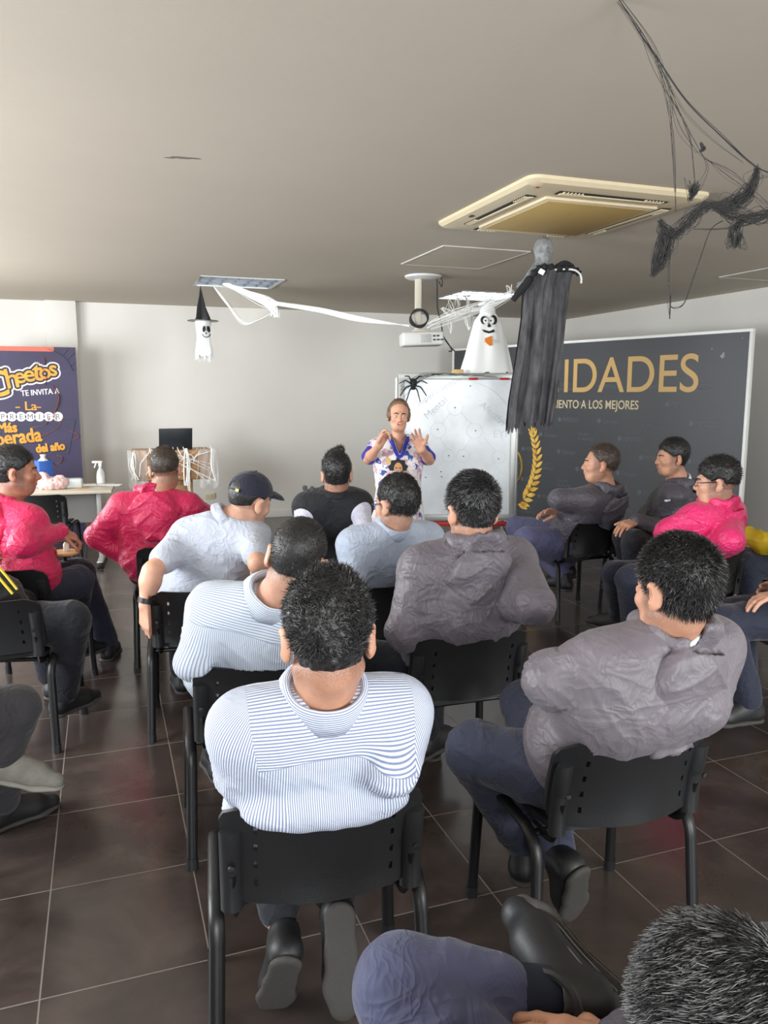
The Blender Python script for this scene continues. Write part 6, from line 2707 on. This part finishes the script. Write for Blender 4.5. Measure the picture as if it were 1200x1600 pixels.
# 5 -- magenta jacket at the left edge, in profile
def left_pink_man():
    p = Person(label='person in a magenta jacket in profile at the left edge, hand held out',
               seat=(-.44, 4.58, 22), s=1.08, hs=1.0, head=('p', 24, 738, 4.20), hrot=(62, 2, 0), neck=('p', 4, 792, 4.22),
               hips=(0, -.05, .55), twist=22, girth=(1.15, 1.15), shoulder=.178, res=.0095, hres=.005, face=True, beard=.3, nose=1.15, fade=.9, nape=-.118,
               la=dict(e=(-.22, .10, .80), w=(.02, .22, .72), d=(.2, .2, -.9)), ra=dict(e=('p', 36, 850, 3.98), w=('p', 92, 832, 4.25), show=True, d=(.75, .55, -.35), n=(-.3, .2, -1), curl=(.7, .8, .9, 1.0), thick=1.05, hs=.9),
               ll=dict(k=(.10, .45, .56), a=(.22, .52, .10)), rl=dict(k=('p', 122, 908, 4.40), a=('p', 112, 1002, 4.62), fd=(.6, .8, 0)))
    p.body(SK_C)
    p.hair(HR_BLACK, h=.014, back=-.050, bslope=.2, lump=.002, n=2500, ln=.012, comb=(0, -.2, -.2), up=0.22, jit=.4, grey=.05)
    t = p.top('jacket', C_PINK, t=.022, sl_t=.030, fold=.0052, hem=-.05, blouse=.02)
    p.hood(t, C_PINK, drop=.24, width=.12)
    p.trousers(C_NAVY, wide=1.15)
    p.shoes()


# 6 -- black jacket with yellow piping, mostly outside the picture
def left_black_man():
    p = Person(label='person in a black jacket with yellow piping, half outside the left edge',
               seat=(-.47, 3.95, 14), s=1.06, head=(-.40, -.10, 1.06), hrot=(20, 5, -20), neck=(-.34, -.10, .94),
               hips=(-.05, -.05, .55), twist=10, girth=(1.12, 1.12), res=.0105,
               la=dict(e=(-.5, .05, .80), w=(-.3, .3, .8)), ra=dict(e=(-.13, .05, .70), w=(-.20, .30, .68)),
               ll=dict(k=(-.05, .46, .56), a=(.02, .5, .1)), rl=dict(k=('p', 112, 968, 3.62), a=('p', 100, 1082, 3.74), fd=(.5, .8, 0)))
    p.body(SK_C)
    p.hair(HR_BLACK, h=.014)
    t = p.top('jacket', C_BLACKJ, t=.022, sl_t=.030, fold=.006, hem=-.05)
    for k in range(2):
        bm = bmesh.new()
        tube(bm, smoothpath([p.lo(('p', a, b, 3.38 - .0 * k)) for a, b in ((-20 - 6 * k, 866 + 6 * k), (-4 - 7 * k, 884 + 6 * k), (10 - 7 * k, 900 + 8 * k), (27 - 7 * k, 921 + 7 * k))], 6), .006, 6)
        obj('piping', smooth(bm), M_YEL, t)
    p.trousers(C_DARK, wide=1.2)
    p.shoes()


# 7 -- legs at the left edge
def left_leg_man():
    p = Person(label='person cut off at left, charcoal trousers and grey canvas sneaker showing',
               seat=(-.78, 2.80, 50), s=1.06, head=(-.03, -.10, 1.20), hrot=(0, 5, 0), res=.010,
               la=dict(e=(-.3, .0, .8), w=(-.1, .2, .72)), ra=dict(e=(.2, -.05, .8), w=(.0, .2, .72)),
               ll=dict(k=('p', -10, 1150, 2.82), a=('p', 4, 1252, 2.95), fd=(.2, 1, 0)),
               rl=dict(k=('p', 22, 1108, 2.72), a=('p', 8, 1176, 2.72), fd=(.55, .35, -.12), sn=(.1, 0, -1)))
    p.body(SK_C)
    p.hair(HR_BLACK)
    p.top('jacket', C_BLACKJ, t=.02, sl_t=.030, fold=.006, hem=-.05)
    p.trousers(C_GREYT, wide=1.15, hem=.95)
    p.shoes(mat('grey_canvas', (134, 132, 124), .8, var=.15, vscale=30, bump=.5, bscale=200), mat('pale_sole', (150, 148, 140), .7), which=(1,))
    p.shoes(which=(0,))


# 8 -- black vest
def vest_man():
    p = Person(label='person in a black padded vest over a pale shirt with a raised black quiff',
               seat=CH['vest'][:3], s=1.05, hs=.985, head=('p', 526, 743, 4.72), hrot=(12, 4, 0), neck=('p', 522, 772, 4.75),
               twist=2, girth=(1.12, 1.1), shoulder=.158, res=.0095, hres=.006, fade=.9, nape=-.118,
               la=dict(e=('p', 470, 838, 4.62), w=(-.05, .22, .78)), ra=dict(e=('p', 572, 842, 4.55), w=(.05, .25, .78)))
    p.body(SK_A)
    p.hair(HR_BLACK, h=.018, back=-.050, bslope=.25, lump=.003, n=3000, ln=.016, comb=(0, .2, .4), up=0.28, jit=.4, quiff=.018)
    t = p.top('shirt', C_LILAC, t=.012, fold=.005, hem=.02)
    v = p.top('vest', C_VEST, t=.032, sleeve=0, fold=.005, hem=-.05, blouse=.02)
    F = Field(p.N - .2, p.N + .2, .006)
    pr = None
    for a in np.linspace(0, 2 * math.pi, 25):
        q = p.N + p.tr * .076 * math.cos(a) + p.tf * (.07 * math.sin(a)) + p.tu * (.012 - .02 * math.sin(a))
        if pr is not None:
            F.cone(pr, q, .026, .026, .01)
        pr = q
    F.cone(p.N - p.tu * .05, p.H, .06, .06, .004, 'cut')
    V, Q = F.mesh()
    obj('collar', mesh_from(V, Q), C_VEST, v)
    bm = bmesh.new()
    for k in range(5):
        q = p.lo(('p', 482 + random.uniform(-6, 6), 764 + random.uniform(-5, 8), 4.70))
        box(bm, q, (.03, .02, .03), rot=Matrix.Rotation(k, 3, 'Y'), bev=.008)
    obj('shoulder_strap', smooth(bm), mat('strap_grey', (70, 72, 76), .8), v)
    p.trousers(C_DARK)
    p.shoes()


# 9 -- light blue shirt, glasses
def blue_man():
    p = Person(label='person in a plain light blue shirt and glasses, seated before the standing woman',
               seat=CH['glas'][:3], s=1.05, hs=.985, head=('p', 620, 790, 3.52), hrot=(-22, 6, 3), neck=('p', 615, 824, 3.55),
               twist=-4, girth=(1.10, 1.08), shoulder=.178, res=.009, hres=.005, face=False, fade=.85, nape=-.118,
               la=dict(e=('p', 552, 905, 3.50), w=(-.05, .24, .72)), ra=dict(e=('p', 676, 900, 3.42), w=(.05, .26, .74)))
    p.body(SK_B)
    p.hair(HR_BLACK, h=.017, back=-.035, bslope=.10, lump=.003, n=4500, ln=.014, comb=(0, -.1, -.5), up=0.19, jit=.3)
    t = p.top('shirt', C_BLUE, t=.014, fold=.0045, hem=.0, blouse=.014)
    p.shirt_collar(t, C_BLUE, stripes=False, h=1.0, r=.96)
    glasses(p)
    p.trousers(C_DARK)
    p.shoes()


# 10 -- grey jacket in the middle
def middle_grey_man():
    p = Person(label='person in a grey hooded jacket with side-swept hair, seated before the whiteboard',
               seat=CH['greyC'][:3], s=1.08, hs=.985, head=('p', 738, 801, 2.92), hrot=(-2, 8, 2), neck=('p', 738, 852, 2.94),
               twist=-4, tilt=0, girth=(1.06, 1.06), shoulder=.178, res=.0085, hres=.0045, fade=.75, nape=-.118, fadew=.065,
               la=dict(e=('p', 634, 985, 2.86), w=('p', 640, 1000, 3.15)), ra=dict(e=('p', 836, 945, 2.70), w=(.12, .28, .74)),
               ll=dict(k=('p', 585, 1030, 3.12), a=('p', 668, 1142, 3.22), fd=(.5, .3, 0)), rl=dict(k=(.10, .44, .54), a=(.05, .30, .095)), whorl=(.018, -.085, .085))
    p.body(SK_A)
    p.hair(HR_GREY, h=.018, back=-.050, bslope=.15, lump=.002, n=9000, ln=.020, comb=(-.6, .25, 0), up=0.15, jit=.25, grey=.06, thick=.0008, sidecut=-.03, streak=.06)
    t = p.top('jacket', C_GREY, t=.022, sl_t=.030, over=2, press=.06, fold=.006, hem=-.06, blouse=.016)
    p.hood(t, C_GREY, drop=.25, width=.125, fold=.008)
    p.shirt_collar(t, M_SHIRTW, stripes=False, h=1.25, r=.88, name='shirt_collar')
    p.trousers(C_DARK)
    p.shoes()


# 11 -- grey jacket front right
def right_grey_man():
    p = Person(label='person in a worn grey hooded jacket and slate trousers, arms folded, front right',
               seat=CH['greyR'][:3], s=1.08, hs=.985, head=('p', 1056, 925, 2.02), hrot=(-10, 8, 4), neck=('p', 1046, 990, 2.08),
               hips=(-.02, -.05, .55), twist=-10, tilt=0, girth=(1.12, 1.10), shoulder=.182, res=.0062, hres=.0042, fade=.8, nape=-.118, fadew=.065,
               la=dict(e=('p', 862, 1062, 2.06), w=('p', 925, 1120, 2.20), show=True, d=(.9, .1, -.1), n=(0, -1, .1), curl=(.5, .5, .5, .6)),
               ra=dict(e=('p', 1092, 1100, 2.06), w=('p', 968, 1112, 2.27), show=True, d=(-.9, .35, .1), n=(0, -.6, -.6), curl=(.35, .35, .4, .4)),
               ll=dict(k=('p', 742, 1172, 2.36), a=('p', 822, 1318, 2.44), fd=(.4, .5, 0)), rl=dict(k=(.02, .42, .55), a=('p', 868, 1338, 2.28), fd=(.22, .45, -.85), sn=(.25, -.84, -.45)), whorl=(.035, -.075, .088))
    p.body(SK_A)
    p.hair(HR_BLACK, h=.017, back=-.050, bslope=.3, lump=.002, n=11000, ln=.017, comb=(-.4, -.2, -.2), up=0.19, jit=.3, grey=.05, thick=.0008, streak=.03)
    t = p.top('jacket', C_LGREY, t=.024, sl_t=.032, over=2, press=.06, fold=.0048, hem=-.06, blouse=.02)
    p.hood(t, C_LGREY, drop=.26, width=.13, fold=.008)
    p.shirt_collar(t, M_SHIRTW, stripes=False, h=1.25, r=.88, name='shirt_collar')
    p.trousers(C_SLATE, wide=1.12, fold=.007)
    p.shoes()


# 12 -- grey jacket with crossed arms in front of the backdrop
def backdrop_man():
    p = Person(label='person with crossed arms, dark grey jacket and faded blue trousers before the backdrop',
               seat=CH['ban1'][:3], s=1.10, hs=.985, head=('p', 938, 726, 5.38), hrot=(-52, -2, 0), neck=('p', 948, 762, 5.42),
               hips=(-.02, -.06, .55), twist=-26, girth=(1.22, 1.15), shoulder=.182, res=.0095, hres=.0055, face=True, fade=.8, nape=-.118,
               la=dict(e=('p', 874, 780, 5.32), w=('p', 905, 800, 5.50)), ra=dict(e=('p', 905, 797, 5.75), w=('p', 880, 800, 5.52), show=True, d=(-.9, .3, .1), n=(0, -.5, -.7), curl=(.4, .4, .4, .4)),
               ll=dict(k=('p', 822, 842, 5.50), a=('p', 888, 882, 5.85), fd=(.3, .8, -.3)), rl=dict(k=(-.18, .46, .58), a=('p', 880, 900, 5.75), fd=(-.2, .6, 0)))
    p.body(SK_A)
    p.hair(HR_BROWN, h=.012, front=.030, fslope=.7, back=-.02, bslope=.3, lump=.002, n=2500, ln=.012, comb=(0, -.2, -.3), up=0.22, jit=.4, grey=.1)
    t = p.top('jacket', C_GREY2, t=.024, sl_t=.030, fold=.0055, hem=-.06)
    p.hood(t, C_GREY2, drop=.24, width=.125)
    p.trousers(C_VIOLET, wide=1.12)
    p.shoes()


# 13 -- young man beside the backdrop
def young_man():
    p = Person(label='person in a grey jacket looking left, hands on lap, beside the backdrop',
               seat=CH['ban2'][:3], s=1.06, hs=.985, head=('p', 1050, 716, 5.48), hrot=(-52, 2, 0), neck=('p', 1064, 755, 5.52),
               hips=(0, -.04, .55), twist=-22, girth=(1.08, 1.05), shoulder=.172, res=.0095, hres=.005, face=True, fade=.8, nape=-.118, nose=1.05,
               la=dict(e=('p', 1030, 828, 5.6), w=('p', 1000, 820, 5.45), d=(-.8, .4, -.4), n=(0, 0, -1)), ra=dict(e=('p', 1066, 836, 5.25), w=('p', 996, 814, 5.22), show=True, d=(-.9, .25, -.2), n=(.2, .2, -1), curl=(.5, .5, .5, .5)),
               ll=dict(k=('p', 975, 838, 5.45), a=('p', 985, 905, 5.6)), rl=dict(k=('p', 990, 846, 5.15), a=('p', 990, 925, 5.35)))
    p.body(SK_A)
    p.hair(HR_BLACK, h=.016, back=-.050, bslope=.25, lump=.002, n=2500, ln=.013, comb=(0, .2, -.2), up=0.22, jit=.3)
    t = p.top('jacket', C_GREY2, t=.020, sl_t=.030, fold=.0052, hem=-.06)
    p.hood(t, C_GREY2, drop=.22, width=.115)
    p.shirt_collar(t, M_SHIRTW, stripes=False, h=1.25, r=.88, name='shirt_collar')
    q = p.lo(('p', 1043, 782, 5.33))
    obj('chest_logo', newbox(q, (.05, .02, .012), bev=.003), M_SHIRTW, t)
    p.trousers(C_DARK, wide=1.1)
    p.shoes()


# 14 -- bright pink jacket with glasses
def right_pink_man():
    p = Person(label='person in a bright pink jacket with glasses and a high fade haircut at right',
               seat=CH['pinkR'][:3], s=1.08, hs=.985, head=('p', 1120, 754, 4.34), hrot=(-42, 4, 0), neck=('p', 1120, 788, 4.40),
               hips=(-.02, -.05, .55), twist=-18, girth=(1.22, 1.2), shoulder=.182, res=.009, hres=.005, face=True, fade=.85, nape=-.118,
               la=dict(e=('p', 1044, 832, 4.36), w=('p', 1032, 868, 4.72), d=(-.3, .5, -.8)), ra=dict(e=('p', 1142, 845, 4.15), w=(.12, .24, .66), d=(0, .5, -.8)),
               ll=dict(k=('p', 962, 898, 4.62), a=('p', 968, 960, 4.85), fd=(-.4, .8, 0)), rl=dict(k=('p', 985, 905, 4.35), a=('p', 990, 990, 4.55), fd=(-.4, .8, 0)))
    p.body(SK_B)
    p.hair(HR_BLACK, h=.018, front=.07, back=-.005, bslope=.10, lump=.002, n=3000, ln=.014, comb=(0, .1, -.2), up=0.22, jit=.3)
    t = p.top('jacket', C_PINK2, t=.024, sl_t=.030, fold=.006, hem=-.06)
    p.hood(t, C_PINK2, drop=.23, width=.125)
    glasses(p)
    p.trousers(C_NAVY, wide=1.12)
    p.shoes()


# 15 and 17 -- two people cut by the right edge
def edge_people():
    p = Person(label='person cut off by the right edge, black jacket with a yellow band',
               seat=(4.22, 3.80, -76), s=1.08, head=('p', 1275, 745, 4.95), hrot=(0, 5, 0), res=.010, girth=(1.1, 1.1),
               la=dict(e=('p', 1225, 846, 4.72), w=('p', 1190, 852, 4.95)), ra=dict(e=('p', 1222, 840, 5.2), w=('p', 1196, 856, 5.2)),
               ll=dict(k=('p', 1165, 884, 4.80), a=('p', 1178, 968, 4.85)), rl=dict(k=('p', 1170, 880, 5.1), a=('p', 1175, 950, 5.15)))
    p.body(SK_A)
    p.hair(HR_BLACK)
    t = p.top('jacket', C_BLACKJ, t=.024, sl_t=.030, fold=.006, hem=-.05)
    F = Field(p.lo(('p', 1205, 845, 4.8)) - .3, p.lo(('p', 1205, 845, 4.8)) + .3, .008)
    a = [p.lo(('p', 1168, 836, 4.85)), p.lo(('p', 1192, 848, 4.74)), p.lo(('p', 1226, 852, 4.66))]
    F.cone(a[0], a[1], .05, .062, 0)
    F.cone(a[1], a[2], .062, .062, .02)
    V, Q = F.mesh()
    V += vnormals(V, Q) * (ridge(V * 14) * .01)[:, None]
    obj('yellow_sleeve_band', mesh_from(V, Q), M_YEL, t)
    p.trousers(C_NAVY, wide=1.1)
    p.shoes()
    p = Person(label='person cut off by the right edge, navy trousers and hand on thigh',
               seat=(3.22, 2.84, -74), s=1.08, head=('p', 1320, 760, 3.75), hrot=(0, 5, 0), res=.009, girth=(1.1, 1.1),
               la=dict(e=('p', 1290, 905, 3.60), w=('p', 1222, 928, 3.66), show=True, d=(-.1, .95, -.1), n=(0, 0, -1), curl=(.35, .35, .4, .4)), ra=dict(e=('p', 1290, 900, 4.0), w=('p', 1225, 915, 4.0)),
               ll=dict(k=('p', 1132, 972, 3.70), a=('p', 1170, 1095, 3.66)), rl=dict(k=('p', 1150, 958, 4.0), a=('p', 1165, 1050, 4.05)))
    p.body(SK_B)
    p.hair(HR_BLACK)
    p.top('jacket', C_GREY2, t=.022, sl_t=.030, fold=.006, hem=-.05)
    p.trousers(C_NAVY, wide=1.12)
    p.shoes()


# 16 -- the man right below the camera
def front_man():
    p = Person(label='person with spiky grey-streaked hair in the bottom right corner, ankle over knee',
               seat=(.66, .80, 2), s=1.04, hs=.985, head=('p', 1128, 1645, .86), hrot=(0, 10, 0), neck=('p', 1110, 1800, .84),
               hips=(0, -.10, .53), girth=(1.1, 1.1), res=.0085, hres=.0045, fade=.9,
               la=dict(e=(-.30, .0, .72), w=('p', 790, 1680, 1.12)), ra=dict(e=(.30, .02, .74), w=('p', 985, 1650, 1.15), show=True, d=(-.85, .45, .12), n=(-.1, .1, -1), curl=(.25, .25, .3, .3), res=.0036),
               ll=dict(k=('z', 632, 1545, .66), a=('z', 868, 1552, .655), fd=(-.22, .96, .12), sn=(.88, .20, -.26)), rl=dict(k=('p', 945, 1690, 1.22), a=(.14, .26, .095)))
    p.body(SK_A)
    p.hair(HR_GREY, h=.016, front=.11, back=-.06, bslope=.3, lump=.003, n=26000, ln=.019, comb=(-.7, .3, -.1), up=0.20, jit=.3, grey=.30, thick=.0007)
    t = p.top('jacket', C_GREY2, t=.020, sl_t=.030, fold=.006, hem=-.02)
    p.trousers(cloth_mat('blue_grey_trouser', (70, 73, 102), .75), wide=1.10, fold=.006, hem=.62)
    # dark sock between trouser leg and shoe
    kn, an, fd, sn = p.leg[0]
    d = nrm(an - kn)
    obj('sock', newtube([an - d * .17, an - d * .10, an - d * .04, an + d * .01, an + sn * .03], [.050, .046, .043, .040, .036], 16), mat('navy_sock', (30, 36, 52), .9), p.root)
    bm = bmesh.new()
    c = an - d * .075
    n1 = nrm(np.cross(d, [0, 0, 1]))
    n2 = np.cross(d, n1)
    tube(bm, [c + (n1 * math.cos(a) + n2 * math.sin(a)) * .0455 for a in np.linspace(0, 6.283, 24)], .0018, 5, cap=False)
    obj('sock_stripe', smooth(bm), M_SHIRTW, p.root)
    p.shoes(res=.0038, fine=(0,))


# 18 -- the standing woman
def woman():
    g = P(622, 900, 5.85)
    fw = 199.0
    tunic = bpy.data.materials.new('printed_tunic')
    tunic.use_nodes = True
    t = NT(tunic)
    v = t.coord()
    vo = t.n('ShaderNodeTexVoronoi')
    vo.inputs['Scale'].default_value = 26
    t.l(v, vo.inputs['Vector'])
    sp = t.n('ShaderNodeSeparateColor')
    t.l(vo.outputs['Color'], sp.inputs[0])
    patt = t.ramp(sp.outputs[0], [(0.0, lin((226, 220, 224))), (.42, lin((214, 178, 186))), (.55, lin((186, 150, 170))), (.68, lin((58, 84, 158))), (.78, lin((206, 176, 92))), (.86, lin((232, 228, 230)))], 'CONSTANT')
    edge = t.math('LESS_THAN', vo.outputs['Distance'], .02)
    t.l(t.mix(t.math('GREATER_THAN', t.noise(v, 40, 3), .56), patt, lin((230, 226, 230))), t.b.inputs['Base Color'])
    t.b.inputs['Roughness'].default_value = .7
    p = Person(label='standing person in a blue and white printed tunic, both hands raised', seat=(g[0], g[1], fw),
               s=.94, hs=1.0, head=('p', 623, 650, 5.80), hrot=(-4, 3, -3), neck=('p', 622, 684, 5.87), hips=(0, 0, .84), twist=-4, girth=(.92, .95), shoulder=.172,
               res=.007, hres=.0038, face=True, fade=0, lip=.8, jaw=.88, neckr=.84, mouth=.006, chair=False,
               la=dict(e=('p', 671, 719, 5.80), w=('p', 659, 703, 5.58), show=True, d=(.38, .25, .80), n=(.1, 1, .1), curl=(.2, .25, .3, .4), spread=.16, res=.0036),
               ra=dict(e=('p', 575, 717, 5.80), w=('p', 592, 697, 5.58), show=True, d=(-.42, .15, .85), n=(-.5, .8, 0), curl=(.55, .8, .95, 1.0), res=.0036, thumb=(.8, .3, .5)),
               ll=dict(k=(-.095, .03, .47), a=(-.10, .0, .085), fd=(-.12, 1, 0)), rl=dict(k=(.095, .03, .47), a=(.10, .0, .085), fd=(.12, 1, 0)))
    p.body(skin_mat('skin_fair', (206, 156, 130)))
    p.hair(HR_FAIR, h=.012, front=.012, fslope=.62, ears=False, back=-.055, bslope=.3, lump=.002, n=2500, ln=.02, comb=(0, -.8, -.1), up=0.07, jit=.15)
    q_ = p.H + p.R @ (np.array([0, .089, -.0505]) * p.head_s)
    obj('teeth', newbox((0, 0, 0), (.022, .006, .006), bev=.002), mat('tooth_white', (232, 226, 214), .3), p.root, q_, Matrix(p.R.tolist()).to_euler())
    # sleeves in royal blue, printed body
    blue = cloth_mat('royal_blue_cotton', (44, 46, 158), .7)
    sl = p.top('tunic', [tunic], t=.016, sleeve=0.0, fold=.004, hem=-.02, blouse=.0, vneck=.37)
    F = Field(p.P0 - .34, p.N + .34, .007)
    for i in (0, 1):
        e, w, a = p.arm[i]
        S = p.S[i]
        F.cone(S, S + (e - S) * .80, .060 * p.s, .064 * p.s, .01)
    V, Q = F.mesh()
    V += vnormals(V, Q) * (vnoise(V * 18) * .004)[:, None]
    obj('sleeves', mesh_from(V, Q), blue, sl)
    # skirt of the tunic over the hips
    prof = [(.128, .235), (.153, .15), (.170, .05), (.188, -.06), (.205, -.19), (.200, -.192), (.180, -.06), (.160, .05), (.145, .15), (.140, .235)]
    V, Q = [], []
    seg = 60
    for j in range(seg):
        th = 2 * math.pi * j / seg
        for r_, z in prof:
            f = 1 + .03 * math.sin(th * 7 + 1) * max(0, (.1 - z) / .3)
            V.append(p.T(0, 0, 0) + np.array([r_ * f * math.cos(th), r_ * .78 * f * math.sin(th) + .005, z]))
    n_ = len(prof)
    for j in range(seg):
        for i in range(n_):
            a, b = j * n_ + i, j * n_ + (i + 1) % n_
            c, d = ((j + 1) % seg) * n_ + (i + 1) % n_, ((j + 1) % seg) * n_ + i
            Q.append((a, d, c, b))
    obj('tunic_skirt', mesh_from(np.array(V), np.array(Q)), tunic, sl)
    # blue neck band
    bm = bmesh.new()
    pts = [p.T(-.085, -.02, .560), p.T(-.078, .055, .535), p.T(-.050, .115, .455), p.T(0, .140, .345), p.T(.050, .115, .455), p.T(.078, .055, .535), p.T(.085, -.02, .560), p.T(.05, -.075, .575), p.T(-.05, -.075, .575), p.T(-.085, -.02, .560)]
    tube(bm, smoothpath(pts, 6), .019, 8, rx=.010, cap=False)
    obj('neck_band', smooth(bm), blue, sl)
    # printed portrait: black curls round a face
    def front(x, z, off):
        o = p.T(x, 0, z)
        yy = (.118 * p.g[1] * p.s + .018) * math.sqrt(max(.1, 1 - (x * p.g[0] * p.s / .175) ** 2)) + .006 + off
        return o + p.tf * yy

    def patch(name, pts, m, off):
        bm = bmesh.new()
        c = np.mean(pts, 0)
        rings = []
        for f in (1, .66, .33):
            rings.append([bm.verts.new(front(*(c + (np.array(q) - c) * f), off)) for q in pts])
        cv = bm.verts.new(front(*c, off))
        for r0, r1 in zip(rings, rings[1:]):
            for i in range(len(pts)):
                j = (i + 1) % len(pts)
                bm.faces.new((r0[i], r0[j], r1[j], r1[i]))
        for i in range(len(pts)):
            bm.faces.new((rings[-1][i], rings[-1][(i + 1) % len(pts)], cv))
        bm.normal_update()
        for f in bm.faces:
            if np.dot(np.array(f.normal), p.tf) < 0:
                f.normal_flip()
        obj(name, smooth(bm, 80), m, sl)
    curls = []
    for a in np.linspace(0, 6.283, 40)[:-1]:
        r_ = .078 + .008 * math.sin(9 * a)
        curls.append((.015 + r_ * 1.02 * math.cos(a), .245 + r_ * 1.0 * math.sin(a)))
    patch('print_hair', curls, mat('print_black', (28, 26, 40), .7), .004)
    patch('print_face', [(.015 + .036 * math.cos(a), .235 + .055 * math.sin(a)) for a in np.linspace(0, 6.283, 24)[:-1]], mat('print_skin', (196, 148, 96), .7), .007)
    for q in (-1, 1):
        patch('print_eye', [(.015 + q * .016 + .010 * math.cos(a), .243 + .006 * math.sin(a)) for a in np.linspace(0, 6.283, 12)[:-1]], mat('print_brown', (110, 62, 52), .7), .010)
    patch('print_neck', [(.015 + .02 * math.cos(a), .170 + .025 * math.sin(a)) for a in np.linspace(0, 6.283, 14)[:-1]], MATS['print_skin'], .0085)
    # fine necklace
    bm = bmesh.new()
    tube(bm, smoothpath([p.T(-.06, .02, .56), p.T(-.045, .11, .49), p.T(0, .150, .36), p.T(.045, .11, .49), p.T(.06, .02, .56)], 8), .0022, 5)
    obj('necklace', smooth(bm), M_alu, p.root)
    p.trousers(cloth_mat('royal_blue_trouser', (44, 44, 132), .75), hem=.95, fold=.004)
    p.shoes(M_shoe)


for fn in (near_man, striped_man, cap_man, pink_man, left_pink_man, left_black_man, left_leg_man, vest_man, blue_man, middle_grey_man, right_grey_man,
           backdrop_man, young_man, right_pink_man, edge_people, front_man, woman):
    fn()

# chairs of the people at the edges, and the spare one with a small round table
place_chair('lp', -.44, 4.58, 22, 'black plastic chair under the magenta jacket man at the left edge')
place_chair('lb', -.47, 3.95, 14, 'black plastic chair at the left edge under the person in the black jacket')
place_chair('ll', -.78, 2.80, 50, 'black plastic chair cut off by the left edge under the charcoal trousers')
place_chair('e1', 4.22, 3.80, -76, 'black plastic chair at the right edge under the yellow-banded jacket')
place_chair('e2', 3.22, 2.84, -74, 'black plastic chair at the right edge under the navy trousers nearer the camera')
place_chair('fr', .66, .80, 2, 'black plastic chair under the man with grey-streaked hair in the bottom right corner')
q_ = PZ(98, 775, .72)
place_chair('sp', q_[0] - .17, q_[1] + .26, 8, 'empty black plastic chair in front of the long table at left')
lp = CHAIRS['lp']
tq = P(101, 863, 4.60)
a_ = -lp.rotation_euler[2]
dx, dy = tq[0] - lp.location[0], tq[1] - lp.location[1]
lx, ly = dx * math.cos(a_) - dy * math.sin(a_), dx * math.sin(a_) + dy * math.cos(a_)
bm = bmesh.new()
lathe(bm, [(0, -.012), (.078, -.012), (.084, -.006), (.084, .002), (.080, .006), (0, .006)], 30)
tab = obj('writing_tablet', smooth(bm), mat('tablet_wood', (206, 160, 104), .45, var=.15, vscale=9), lp, (lx, ly, tq[2]))
tab['label'] = 'small round wooden tablet'
obj('tablet_arm', newtube(smoothpath([(lx, ly, tq[2] - .012), (lx, ly, tq[2] - .10), (lx * .8 + .05, ly * .7, .46), (.245, .06, .44)], 5), .011, 8), M_frame, lp)
bt = thing('small_bottle', 'tiny bottle with white label and black cap on the round wooden tablet', 'bottle', (tq[0] + .01, tq[1] + .01, tq[2] + .006))
obj('bottle', newlathe([(0, 0), (.016, 0), (.017, .004), (.017, .040), (.009, .050), (.009, .056), (0, .056)], 18), mat('bottle_white', (226, 222, 214), .35), bt)
obj('cap', newlathe([(0, .055), (.0105, .055), (.0105, .076), (.006, .080), (0, .080)], 16), M_black, bt)
